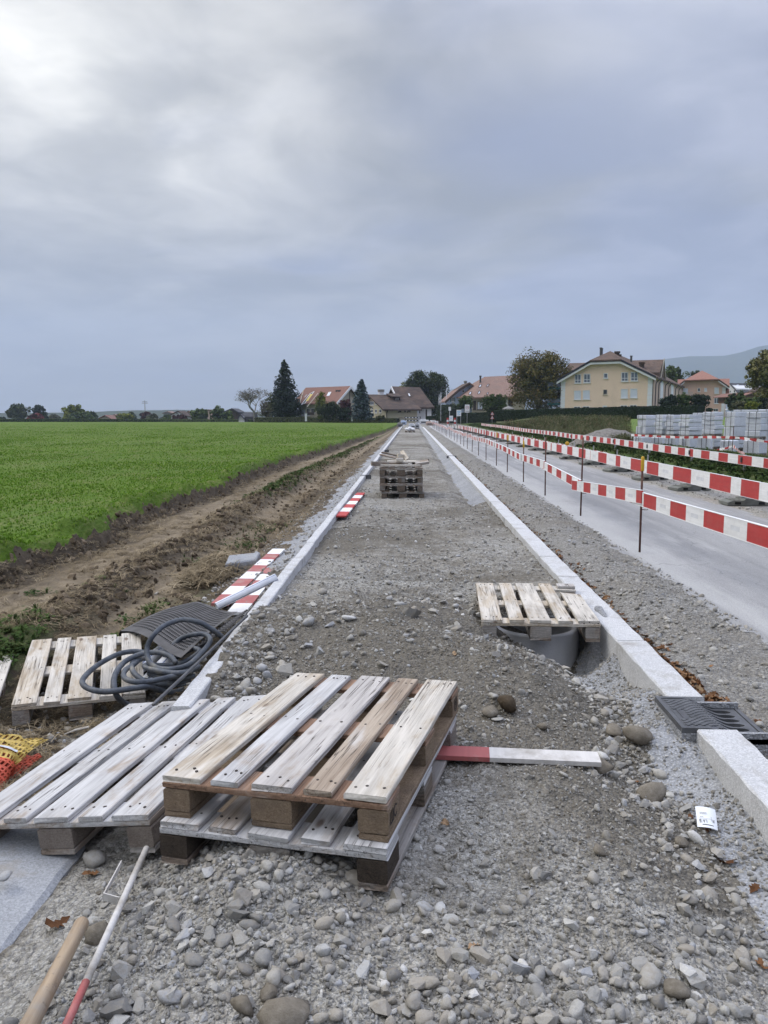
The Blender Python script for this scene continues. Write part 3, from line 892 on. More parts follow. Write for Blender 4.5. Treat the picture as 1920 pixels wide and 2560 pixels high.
def build_ground():
	def grow(a, b, s0, r):
		xs, s = [a], s0
		sg = 1 if b > a else -1
		while (b - xs[-1]) * sg > 0:
			xs.append(xs[-1] + sg * s)
			s *= r
		return xs[1:]
	fx = list(np.arange(-2.2, 2.62, .0225))
	lx = list(np.arange(-6.2, -2.2, .045))
	rx = list(np.arange(fx[-1] + .1, 12, .1))
	xs = sorted(grow(-6.2, -115, .05, 1.085)) + lx + fx + rx + grow(rx[-1], 110, .12, 1.09)
	xs = np.array(xs)
	# keep lines on the kerb sides
	for k in (KL0, KL1, KR0, KR1, 2.42):
		xs[np.argmin(np.abs(xs - k))] = k
	ys = list(np.arange(1.15, 3.4, .021))
	s = .021
	while ys[-1] < 158:
		s *= 1.0072
		ys.append(ys[-1] + s)
	ys = np.array(ys)
	X, Y = np.meshgrid(xs, ys)
	Z = height(X, Y)
	nx, ny = len(xs), len(ys)
	xc, yc = (X[:-1, :-1] + X[1:, 1:]) / 2, (Y[:-1, :-1] + Y[1:, 1:]) / 2
	xe = field_edge(yc)
	wob = fbm(xc, yc, 3.0, 4, 55)
	reg = np.zeros(xc.shape, int)                       # 0 gravel bed
	reg[xc < -1.15] = 1                                 # dirt track
	reg[(xc < -1.15) & (yc < 9) & (xc > -1.78 + .35 * wob - .3 * (yc < 5)) & (yc < 8.5)] = 0
	reg[(xc < -1.15) & (yc >= 8.0) & (xc > -1.62 + .22 * wob)] = 2     # concrete haunch
	reg[xc < xe + .04 * wob] = 3                        # field
	e = np.interp(yc, [p[0] for p in EDGE], [p[1] for p in EDGE])
	reg[(xc > e + .05 * wob) & (xc < 1.43) & (yc < 6)] = 2
	reg[(xc > 1.07 + .09 * wob) & (xc < 1.43) & (yc > 13.4 + .5 * wob)] = 2
	reg[(xc >= 1.43)] = 4                               # shoulder
	reg[(xc > 2.42 + .13 * wob)] = 5                    # road
	reg[(xc > 5.35 + .18 * wob)] = 6                    # roadside gravel
	reg[(xc > 7.75 + .3 * wob)] = 7                     # verge
	reg[(xc > 10.6 + .4 * wob)] = 8                     # plot
	reg[(xc > 15 + 2 * fbm(xc, yc, .1, 2, 8)) & (yc > 52)] = 9
	names = {0: ('gravel_bed', M_GRAVEL), 1: ('dirt_track', M_DIRT), 2: ('concrete_bedding', M_BEDDING), 3: ('field', M_FIELD),
			 4: ('road_shoulder', M_SHOULDER), 5: ('road', M_ROAD), 6: ('gravel_verge', M_SIDEGRAVEL), 7: ('grass_verge', M_VERGE),
			 8: ('rough_ground', M_PLOT), 9: ('lawn', M_LAWN)}
	idx = np.arange(nx * ny).reshape(ny, nx)
	quads = np.stack([idx[:-1, :-1], idx[:-1, 1:], idx[1:, 1:], idx[1:, :-1]], -1).reshape(-1, 4)
	co = np.stack([X, Y, Z], -1).reshape(-1, 3)
	rf = reg.reshape(-1)
	xe_v = field_edge(Y)
	u = np.clip((X - xe_v) / (-1.9 - xe_v), 0, 1)
	wv = fbm(X, Y, .9, 4, 61)
	am = np.interp(Y, [5, 8, 24, 45], [.8, 1, .8, .3])
	soil = np.clip(1.1 * (np.exp(-((u - .60) / .14) ** 2) + .8 * np.exp(-((u - .04) / .07) ** 2) + .5 * np.exp(-((u - .88) / .09) ** 2)) * am + .35 * wv, 0, 1)
	soil = np.where(Y < 6.5, np.maximum(soil, sstep(7.0, 5.5, Y) * .8), soil)
	dry = np.clip(np.exp(-((u - .78) / .10) ** 2) + np.exp(-((u - .34) / .13) ** 2) * .9 + .4 * wv, 0, 1) * sstep(5, 7, Y)
	green = np.clip(np.exp(-((u - .56) / .08) ** 2) * sstep(15, 24, Y) + .9 * np.exp(-((u - .93) / .06) ** 2) * sstep(.0, .4, wv) * sstep(11, 7, Y)
					+ sstep(-2.5, -3.2, X) * sstep(7.2, 5.5, Y), 0, 1)
	for k, (nm, m) in names.items():
		q = quads[rf == k]
		if not len(q):
			continue
		used, inv = np.unique(q, return_inverse=True)
		me = bpy.data.meshes.new(nm)
		nf = len(q)
		me.vertices.add(len(used))
		me.vertices.foreach_set('co', co[used].astype(np.float32).ravel())
		me.loops.add(nf * 4)
		me.loops.foreach_set('vertex_index', inv.astype(np.int32).ravel())
		me.polygons.add(nf)
		me.polygons.foreach_set('loop_start', np.arange(0, nf * 4, 4, dtype=np.int32))
		me.polygons.foreach_set('use_smooth', np.ones(nf, bool))
		me.update(calc_edges=True)
		if k == 1:
			for an, av in (('soil', soil), ('dry', dry), ('green', green)):
				at = me.attributes.new(an, 'FLOAT', 'POINT')
				at.data.foreach_set('value', av.ravel()[used].astype(np.float32))
		if k == 0:
			ea = np.exp(-((Y - 4.9) / 1.35) ** 2) * 1.15 + .6 * np.exp(-((X - 1.0) / .22) ** 2) * (Y < 5.5) * (Y > 2.3) + .6 * np.exp(-(((X - .6) / .5) ** 2 + ((Y - 3.2) / .9) ** 2)) + .1 * np.exp(-((Y - 2.2) / .5) ** 2) + .5 * wv
			ea = ea - .25 * np.exp(-(((X - .3) / .5) ** 2 + ((Y - 1.7) / .3) ** 2)) + np.where(Y > 7.0, .30 * fbm(X, Y, .5, 3, 87) + .40, 0) + (X < -1.2) * .5
			at = me.attributes.new('earth', 'FLOAT', 'POINT')
			at.data.foreach_set('value', np.clip(ea, 0, 1).ravel()[used].astype(np.float32))
		me.materials.append(m)
		tag(link(nm, me), kind='structure')
	# the land beyond, down to the horizon
	mb = MB()
	N = 48
	rings = [0.5, 60, 150, 180, 260, 420, 800, 1600, 3000, 5200]
	zs = [-2.2, -2.2, -2.2, -1.8, -1.4, -2.6, -4, -6, -8, -12]
	vs, fs = [], []
	for r, z in zip(rings, zs):
		for i in range(N):
			a = 2 * PI * i / N
			vs.append((r * math.cos(a), r * math.sin(a), z))
	for j in range(len(rings) - 1):
		for i in range(N):
			q = (i + 1) % N
			fs.append((j * N + i, (j + 1) * N + i, (j + 1) * N + q, j * N + q))
	mb.add(vs, fs)
	tag(mb.build('ground', M_PLOT, smooth=True), kind='structure')
	# village ground right and ahead of the grid
	return names

build_ground()

def hills(name, pts, depth, m, seed, base=-15):
	"""a long ridge through (azimuth deg, elevation deg) skyline points at a given distance"""
	az = np.linspace(pts[0][0], pts[-1][0], 140)
	el = np.interp(az, [p[0] for p in pts], [p[1] for p in pts])
	el = el + fbm(az, az * 0, .8, 5, seed) * .10 * np.clip(el / 2, .15, .7)
	vs, fs = [], []
	R = 9
	for i, (a, e) in enumerate(zip(az, el)):
		top = depth * 1.25 * math.tan(rad(max(e, 0.02))) + CAM_H
		for j in range(R):
			t = j / (R - 1)
			r = depth * (0.95 + .30 * t)
			z = base + (top - base) * (t ** 0.8)
			z += (vnoise(a * 1.7, t * 3.0, seed + 5) * .03 + vnoise(a * 5, t * 9.0, seed + 6) * .012) * (top - base) * (1 - t) * t * 4
			vs.append((r * math.sin(rad(a)), r * math.cos(rad(a)), z))
	n = len(az)
	for i in range(n - 1):
		for j in range(R - 1):
			fs.append((i * R + j, (i + 1) * R + j, (i + 1) * R + j + 1, i * R + j + 1))
	mb = MB()
	mb.add(vs, fs)
	return tag(mb.build(name, m, smooth=True), kind='structure')

def forest_fn(nt, oc):
	n = nt.noise(oc, 0.012, 6, 0.7)
	f = nt.noise(oc, 0.09, 3, 0.7)
	c = nt.ramp(nt.math('ADD', nt.math('MULTIPLY', n, .6), nt.math('MULTIPLY', f, .4)),
				[(0.35, (0.022, 0.034, 0.018)), (0.6, (0.055, 0.062, 0.03)), (0.7, (0.085, 0.075, 0.035))])
	return dict(color=c, rough=1.0, spec=0.0)

M_FOREST = mat('far_forest', forest_fn)
# azimuths from the road axis: px = 1028 + 1923 tan(a)
hills('mountain', [(9, .3), (13, 1.6), (15.5, 3.0), (17, 3.75), (19.5, 3.95), (21.4, 3.9), (22.6, 4.1), (23.5, 4.45), (24.9, 4.65), (28, 5.2), (33, 6.0), (42, 6.6)], 3300, M_FOREST, 12, -60)
hills('far_hills', [(-3, .15), (0.5, .9), (2.5, 1.75), (3.5, 1.95), (5, 2.2), (8, 2.0), (12, 1.2), (16, .6)], 3600, M_FOREST, 31, -60)
hills('wooded_hills', [(-38, .02), (-30, .10), (-24, .16), (-20, .30), (-17, .36), (-14, .24), (-10, .20), (-4, .15), (0, .05)], 1300, M_FOREST, 51, -20)

def haze_box():
	m = bpy.data.materials.new('haze_air')
	m.use_nodes = True
	nt = NT(m.node_tree)
	out = nt.n('ShaderNodeOutputMaterial')
	v = nt.n('ShaderNodeVolumePrincipled', {'Color': (0.56, 0.655, 0.83, 1), 'Density': HAZE, 'Anisotropy': 0.0})
	nt.link(v.outputs[0], out.inputs['Volume'])
	mb = MB()
	mb.box((-5400, -5400, -75), (5400, 5400, 640))
	tag(mb.build('haze', m), kind='stuff')

HAZE = 0.00023
haze_box()

# ================================================================== pallets
def pallet_part(parent, name, x0, x1, y0, y1, z0, z1, m, nails=(), bend=0.0, ch=0.003, seed=0, cut=None):
	"""a board along local Y (or a block), slightly uneven, with sunk nails on its top"""
	r = random.Random(seed)
	mb = MB()
	cx, cy, cz = (x0 + x1) / 2, (y0 + y1) / 2, (z0 + z1) / 2
	w, l, h = (x1 - x0) / 2, (y1 - y0) / 2, (z1 - z0) / 2
	along_x = w > l
	n = 6 if max(w, l) > .3 else 1
	sec = []
	L = w if along_x else l
	W = l if along_x else w
	for i in range(n + 1):
		t = -1 + 2 * i / n
		jw = W * (1 + r.uniform(-.022, .014))
		dz = bend * (t * t - .4) + r.uniform(-.0012, .0012)
		c = ch
		end = 0.002 if i in (0, n) else 0
		pr = [(-jw + c, -h), (jw - c, -h), (jw, -h + c), (jw, h - c), (jw - c, h), (-jw + c, h), (-jw, h - c), (-jw, -h + c)]
		ring = []
		for (a, b) in pr:
			s = L * t
			if cut and i in (0, n):
				s += cut(a / W, i == n)
			elif n > 1 and i in (0, n):
				s += r.uniform(-.005, .003) * (1 if i else -1)
			p = (s, a, b + dz - end * (b > 0)) if along_x else (a, s, b + dz - end * (b > 0))
			ring.append(p)
		sec.append(ring)
	vs = [p for ring in sec for p in ring]
	fs = []
	for i in range(n):
		for k in range(8):
			q = (k + 1) % 8
			f = (i * 8 + k, (i + 1) * 8 + k, (i + 1) * 8 + q, i * 8 + q)
			fs.append(f if along_x else f[::-1])
	f0 = tuple(range(8))
	f1 = tuple(n * 8 + k for k in range(7, -1, -1))
	fs += [f0, f1] if not along_x else [f0[::-1], f1[::-1]]
	mb.add(vs, fs)
	for (nx, ny) in nails:
		a, b = nx + r.uniform(-.012, .012), ny + r.uniform(-.014, .014)
		rr = r.uniform(.0042, .0062)
		ring = [(a + rr * math.cos(q * PI / 3), b + rr * math.sin(q * PI / 3), h + .0012) for q in range(6)]
		low = [(p[0], p[1], h - .004) for p in ring]
		mb.add(ring + low, [(0, 1, 2, 3, 4, 5)] + [(k, k + 6, (k + 1) % 6 + 6, (k + 1) % 6) for k in range(6)], 1)
	me = mb.mesh(name, [m, M_NAIL])
	bm = bmesh.new()
	bm.from_mesh(me)
	bmesh.ops.recalc_face_normals(bm, faces=bm.faces)
	bm.to_mesh(me)
	bm.free()
	return link(name, me, parent, (cx, cy, cz))

EUR = [(-.4, -.255), (-.214, -.114), (-.0725, .0725), (.114, .214), (.255, .4)]

def pallet(label, loc, rot, mats, group='wooden pallets on the site', seed=0, bottom=True, nails=True, broken=False, slat=.022):
	"""deck of five boards on three cross boards, nine blocks, three skids; origin at the deck centre, top at z=0"""
	r = random.Random(seed)
	t = thing('pallet', label, 'pallet', loc, rot, group)
	md, mc, mbk, ms = mats
	if not isinstance(md, (list, tuple)):
		md = [md] * 5
	for i, (x0, x1) in enumerate(EUR):
		j = r.uniform(-.005, .005)
		xs = [(x1 - x0) * .28, -(x1 - x0) * .28]
		nl = [(x, y) for y in (-.535, 0, .535) for x in xs] + [(r.uniform(-.02, .02), y + .03) for y in (-.55, .5)] if nails else []
		y1 = .6 + r.uniform(-.006, .004)
		cut = None
		if broken and i == 4:
			y1 = .36

			def cut(a, far, rr=random.Random(4)):
				return (-.05 - .10 * abs(math.sin(a * 4.1 + 1)) + rr.uniform(-.05, .05)) if far else 0
			nl = [p for p in nl if p[1] < .2]
		pallet_part(t, 'deck_board', x0 + j, x1 + j, -.6 + r.uniform(-.004, .006), y1, -slat, 0, md[i], nl,
					bend=r.uniform(-.002, .003), seed=seed * 31 + i, cut=cut)
	if broken:                                   # the stub left at the far end of the split board
		pallet_part(t, 'deck_board', .27, .40, .49, .6, -slat, .004, M_WOOD_WARM, [(0, .0)], seed=seed + 77,
					cut=lambda a, far: 0.0 if far else -.03 * abs(math.sin(3 * a)))
	for i, y in enumerate((-.5275, 0, .5275)):
		pallet_part(t, 'cross_board', -.4, .4, y - .0725, y + .0725, -slat - .0225, -slat - .0005, mc, seed=seed * 17 + i)
	for x, w in ((-.35, .05), (0, .0725), (.35, .05)):
		for y, l in ((-.5275, .0725), (0, .0725), (.5275, .0725)):
			mm = mbk(x, y) if callable(mbk) else mbk
			pallet_part(t, 'block', x - w, x + w, y - l, y + l, -slat - .101, -slat - .023, mm, ch=.006, seed=seed * 7 + int(x * 20 + y * 50))
	if bottom:
		for i, (x, w) in enumerate(((-.35, .05), (0, .0725), (.35, .05))):
			pallet_part(t, 'skid', x - w, x + w, -.6, .6, -slat - .1235, -slat - .1015, ms, seed=seed * 13 + i)
	return t

def eul(b, c, yaw):
	return (Matrix.Rotation(rad(yaw), 3, 'Z') @ Matrix.Rotation(rad(b), 3, 'X') @ Matrix.Rotation(rad(c), 3, 'Y')).to_euler()

W5 = [M_WOOD_PALE, M_WOOD_GREY, M_WOOD_WARM, M_WOOD_WARM, M_WOOD_PALE]
p_top = pallet('weathered wooden pallet with warm brown boards, topmost of the two pallets stacked in the foreground',
			   (-.312, 2.952, .230), eul(-1.4, -2.3, -14.0), (W5, M_WOOD_RED, M_CHIP, M_CHIP), seed=3)
# stamps on two of its blocks: three arcs of lettering and a ring
bl = [o for o in p_top.children if o.name.startswith('block')]

def stamp(parent, loc, rot, pieces):
	mb = MB()
	for (x0, z0, x1, z1) in pieces:
		mb.box((x0, -.0008, z0), (x1, .0002, z1))
	o = mb.build('printed_stamp', M_INK, parent)
	o.location, o.rotation_euler = loc, rot
	return o

def ring_poly(cx, cz, r, w, a0=0, a1=360, n=14):
	q = []
	for i in range(n):
		a = rad(a0 + (a1 - a0) * i / n)
		b = rad(a0 + (a1 - a0) * (i + 1) / n)
		q.append([(cx + r * math.cos(a), cz + r * math.sin(a)), (cx + r * math.cos(b), cz + r * math.sin(b)),
				  (cx + (r - w) * math.cos(b), cz + (r - w) * math.sin(b)), (cx + (r - w) * math.cos(a), cz + (r - w) * math.sin(a))])
	return q

def flat_print(name, polys, m, parent, loc, rot, th=.0006):
	"""flat print made of thin polygons in local XZ, facing local -Y"""
	mb = MB()
	for p in polys:
		n = len(p)
		vs = [(a, -th, b) for a, b in p] + [(a, 0, b) for a, b in p]
		mb.add(vs, [tuple(range(n))] + [(i, (i + 1) % n + 0, (i + 1) % n + n, i + n) for i in range(n)])
	o = mb.build(name, m, parent)
	o.location, o.rotation_euler = loc, rot
	return o

def rect(x0, z0, x1, z1):
	return [(x0, z0), (x1, z0), (x1, z1), (x0, z1)]

for b in bl:
	lx, ly = b.location.x, b.location.y
	if lx > .3 and ly < -.4:            # letters burnt into the right face, reading upwards: like an "m" and a "c"
		polys = [rect(-.052, -.012, -.046, .026), rect(-.036, -.012, -.030, .026), rect(-.020, -.012, -.014, .026), rect(-.052, -.016, -.014, -.010)]
		polys += ring_poly(.012, .006, .021, .006, 40, 320)
		flat_print('printed_mark', polys, M_INK, b, (.0512, 0, 0), (0, 0, rad(90)))
	if lx > .3 and ly > .4:             # round stamp
		polys = ring_poly(0, 0, .034, .0035) + ring_poly(0, 0, .024, .003) + [rect(-.012, -.003, .012, .003), rect(-.003, -.014, .003, .014), rect(-.012, .008, .010, .012)]
		flat_print('printed_mark', polys, M_INK, b, (.0512, 0, 0), (0, 0, rad(90)))

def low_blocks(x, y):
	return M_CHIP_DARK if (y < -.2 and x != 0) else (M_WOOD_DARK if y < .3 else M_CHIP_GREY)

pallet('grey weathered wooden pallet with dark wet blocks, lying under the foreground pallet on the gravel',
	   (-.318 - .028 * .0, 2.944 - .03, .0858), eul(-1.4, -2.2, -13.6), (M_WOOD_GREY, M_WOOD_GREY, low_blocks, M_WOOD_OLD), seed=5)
pallet('pale grey wooden pallet tilted left, on a concrete slab left of the foreground stack',
	   (-1.209, 3.214, -.016), eul(.3, -8.3, -10.45), (M_WOOD_GREY, M_WOOD_GREY, M_CHIP_GREY, M_WOOD_OLD), seed=8)
pallet('pale wooden pallet with black hose lying across it, on the ground left of the kerb',
	   (-2.323, 5.228, -.312), eul(3.7, .7, 20.6), (M_WOOD_PALE, M_WOOD_PALE, M_WOOD_OLD, M_WOOD_OLD), seed=11)
pallet('wooden pallet with one split board, laid over the open concrete pipe by the right kerb',
	   (.922, 5.749, .056), eul(-.3, -.5, -2.9), ([M_WOOD_PALE, M_WOOD_PALE, M_WOOD_PALE, M_WOOD_PALE, M_WOOD_PALE], M_WOOD_PALE, M_WOOD_OLD, M_WOOD_OLD), seed=14, broken=True)
pallet('old wooden pallet cut off by the left edge of the photo, behind the hose pallet',
	   (-3.165, 4.87, -.345), eul(1, 2, 22), (M_WOOD_PALE, M_WOOD_OLD, M_WOOD_OLD, M_WOOD_OLD), seed=17)
names4 = ['dark wooden pallet at the top of the distant stack of four, loose boards on it',
		  'dark wooden pallet, second from the top of the distant stack of four',
		  'dark wooden pallet, third from the top of the distant stack of four',
		  'dark wooden pallet at the bottom of the distant stack, half sunk in gravel']
for i, nm in enumerate(names4):
	pallet(nm, (-.19 + (.0, .008, .012, .03)[i], 14.85 + (0, .01, -.02, .01)[i], .475 - i * .1455), eul(0, (-.4, -.3, -.2, .4)[i], (.5, .3, -.2, 1.2)[i]),
		   (M_WOOD_OLD, M_WOOD_OLD, M_WOOD_DARK, M_WOOD_DARK), seed=30 + i, nails=False, group='pallets stacked on the path')

# ------------------------------------------------------------------ loose boards on the far stack
def board(name, label, cat, a, b, w, h, m, roll=0.0, group=None, seed=1):
	"""one plank of width w and thickness h between two centre points"""
	a, b = Vector(a), Vector(b)
	d = b - a
	L = d.length
	yaw = math.atan2(-d.x, d.y)
	pitch = math.asin(d.z / L)
	t = thing(name, label, cat, (a + b) / 2, (Matrix.Rotation(yaw, 3, 'Z') @ Matrix.Rotation(pitch, 3, 'X') @ Matrix.Rotation(roll, 3, 'Y')).to_euler(), group)
	return t, L

def scrap(label, a, b, w, h, m, roll=0.0, seed=1):
	t, L = board('scrap_board', label, 'board', a, b, w, h, m, roll, 'scrap timber on the pallet stack')
	me_o = pallet_part(None, 'scrap_board', -w / 2, w / 2, -L / 2, L / 2, -h / 2, h / 2, m, seed=seed, bend=.004)
	o = bpy.data.objects.new('scrap_board', me_o.data)
	COL.objects.link(o)
	o.matrix_world = t.matrix_basis
	o.location, o.rotation_euler = t.location, t.rotation_euler
	tag(o, label, 'board', 'scrap timber on the pallet stack')
	bpy.data.objects.remove(me_o)
	bpy.data.objects.remove(t)
	return o

PZ = .478
scrap('grey board sticking out left of the pallet stack', (-.74, 14.36, .545), (-.42, 14.45, .525), .09, .085, M_WOOD_OLD, 0, 1)
scrap('long pale board across the front of the pallet stack', (-.57, 14.33, PZ + .035), (.17, 14.40, PZ + .03), .10, .03, M_WOOD_PALE, 0, 2)
scrap('brown board behind the front one on the pallet stack', (-.50, 14.50, PZ + .06), (-.05, 14.5, PZ + .055), .07, .05, M_WOOD_WARM, 0, 3)
scrap('thin bleached board with a split right end on the stack', (-.45, 14.62, PZ + .095), (.27, 14.70, PZ + .085), .11, .022, M_WOOD_PALE, .1, 4)
scrap('broken dark board end at the right of the stack', (.08, 14.6, PZ + .05), (.33, 14.66, PZ + .085), .12, .05, M_WOOD_WARM, .3, 5)
scrap('second dark board end sticking out to the right of the stack', (.02, 14.75, PZ + .04), (.34, 14.8, PZ + .11), .09, .04, M_WOOD_DARK, -.2, 6)
scrap('lath pointing up to the left on the stack', (-.60, 15.1, PZ + .20), (-.15, 14.85, PZ + .115), .08, .022, M_WOOD_OLD, .15, 7)
scrap('second lath pointing up to the left behind the first', (-.58, 15.25, PZ + .235), (-.05, 15.05, PZ + .13), .07, .022, M_WOOD_DARK, .1, 8)
scrap('light lath lying flat at the back of the stack', (-.52, 15.3, PZ + .09), (.1, 15.25, PZ + .06), .09, .025, M_WOOD_PALE, 0, 9)
scrap('square timber offcut standing out in the middle of the stack', (-.28, 14.45, PZ + .13), (-.15, 14.47, PZ + .13), .12, .07, M_WOOD_PALE, 0, 10)
scrap('second pale offcut behind the square one on the stack', (-.26, 14.85, PZ + .19), (-.14, 14.88, PZ + .18), .11, .07, M_WOOD_PALE, 0, 11)
scrap('short board leaning up at a slant on the stack', (-.18, 15.08, PZ + .26), (-.07, 14.74, PZ + .12), .08, .03, M_WOOD_PALE, .5, 12)

# ================================================================== kerbs
def kerb(name, x0, x1, y0, y1, z0, ln, seed, gaps=(), single_to=46):
	r = random.Random(seed)
	root = thing(name, None, None)
	tag(root, kind='structure')
	y, i = y0, 0
	while y < y1 - .05:
		L = ln if y < single_to else y1 - y
		e = min(y + L, y1)
		if any(a < (y + e) / 2 < b for a, b in gaps):
			y = e
			continue
		mb = MB()
		j = r.uniform(-.003, .003)
		n = 8 if y < single_to else 2
		c = .006
		x0j, x1j = x0 + j, x1 + j
		zt = r.uniform(-.002, .002)
		vs, fs = [], []
		for k in range(n + 1):
			yy = (y + .003) + (e - y - .006) * k / n
			w1, w2 = r.uniform(-.0025, .0025), r.uniform(-.0025, .0025)
			cc = c * r.uniform(.5, 1.8)
			vs += [(x0j + w1, yy, z0), (x0j + w1, yy, zt - cc), (x0j + w1 + cc, yy, zt), (x1j + w2 - cc, yy, zt), (x1j + w2, yy, zt - cc), (x1j + w2, yy, z0)]
		for k in range(n):
			for q in range(5):
				fs.append((k * 6 + q, (k + 1) * 6 + q, (k + 1) * 6 + q + 1, k * 6 + q + 1))
		fs += [(0, 1, 2, 3, 4, 5), tuple(n * 6 + q for q in range(5, -1, -1))]
		mb.add(vs, fs)
		cy = (y + e) / 2
		mb.v = [(p[0] - (x0 + x1) / 2, p[1] - cy, p[2]) for p in mb.v]
		o = mb.build('kerb_stone', M_KERB, root)
		o.location = ((x0 + x1) / 2, cy, 0)
		y = e
		i += 1
	return root

kerb('left_kerb', KL0, KL1, 3.66, 104, -.30, 1.0, 2)
kerb('right_kerb', KR0, KR1, 1.2, 3.475, -.26, .7583, 4)
kerb('right_kerb_beyond_drain', KR0, KR1, 3.885, 93, -.26, 1.0, 5)

# concrete slab in the bottom left corner
mb = MB()
r = random.Random(3)
vs, fs = [], []
n = 16
for k in range(n + 1):
	y = 1.3 + (2.95 - 1.3) * k / n
	xr = -1.195 + r.uniform(-.008, .008)
	zt = -.158 + r.uniform(-.002, .002)
	vs += [(-1.68, y, -.34), (-1.68, y, zt - .008), (-1.66, y, zt), (-1.45, y, zt + .003), (xr - .02, y, zt), (xr, y, zt - .014), (xr + .012, y, -.36)]
for k in range(n):
	for q in range(6):
		fs.append((k * 7 + q, (k + 1) * 7 + q, (k + 1) * 7 + q + 1, k * 7 + q + 1))
fs += [tuple(range(7)), tuple(n * 7 + q for q in range(6, -1, -1))]
mb.add(vs, fs)
o = mb.build('concrete_slab', M_SLAB)
o.location = (-.045, 0, -.02)
tag(o, 'flat grey concrete slab in the bottom left corner, under the tilted pallet', 'concrete slab')

# concrete pipe under the right pallet
t = thing('concrete_pipe', 'round grey concrete manhole pipe standing open under the pallet with the split board', 'concrete pipe', (.925, 5.60, -.094))
mb = MB()
R0, R1, HH = .318, .268, -.62
mb.lathe([(R0, HH), (R0, -.012), (R0 - .008, -.003), (R0 - .018, 0), (R1 + .012, 0), (R1 + .003, -.006), (R1, -.02), (R1, HH)], 56)
mb.build('pipe_wall', M_PIPE, t, smooth=True)
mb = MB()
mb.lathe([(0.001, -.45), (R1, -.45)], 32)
mb.build('pipe_bottom', M_PIT, t)

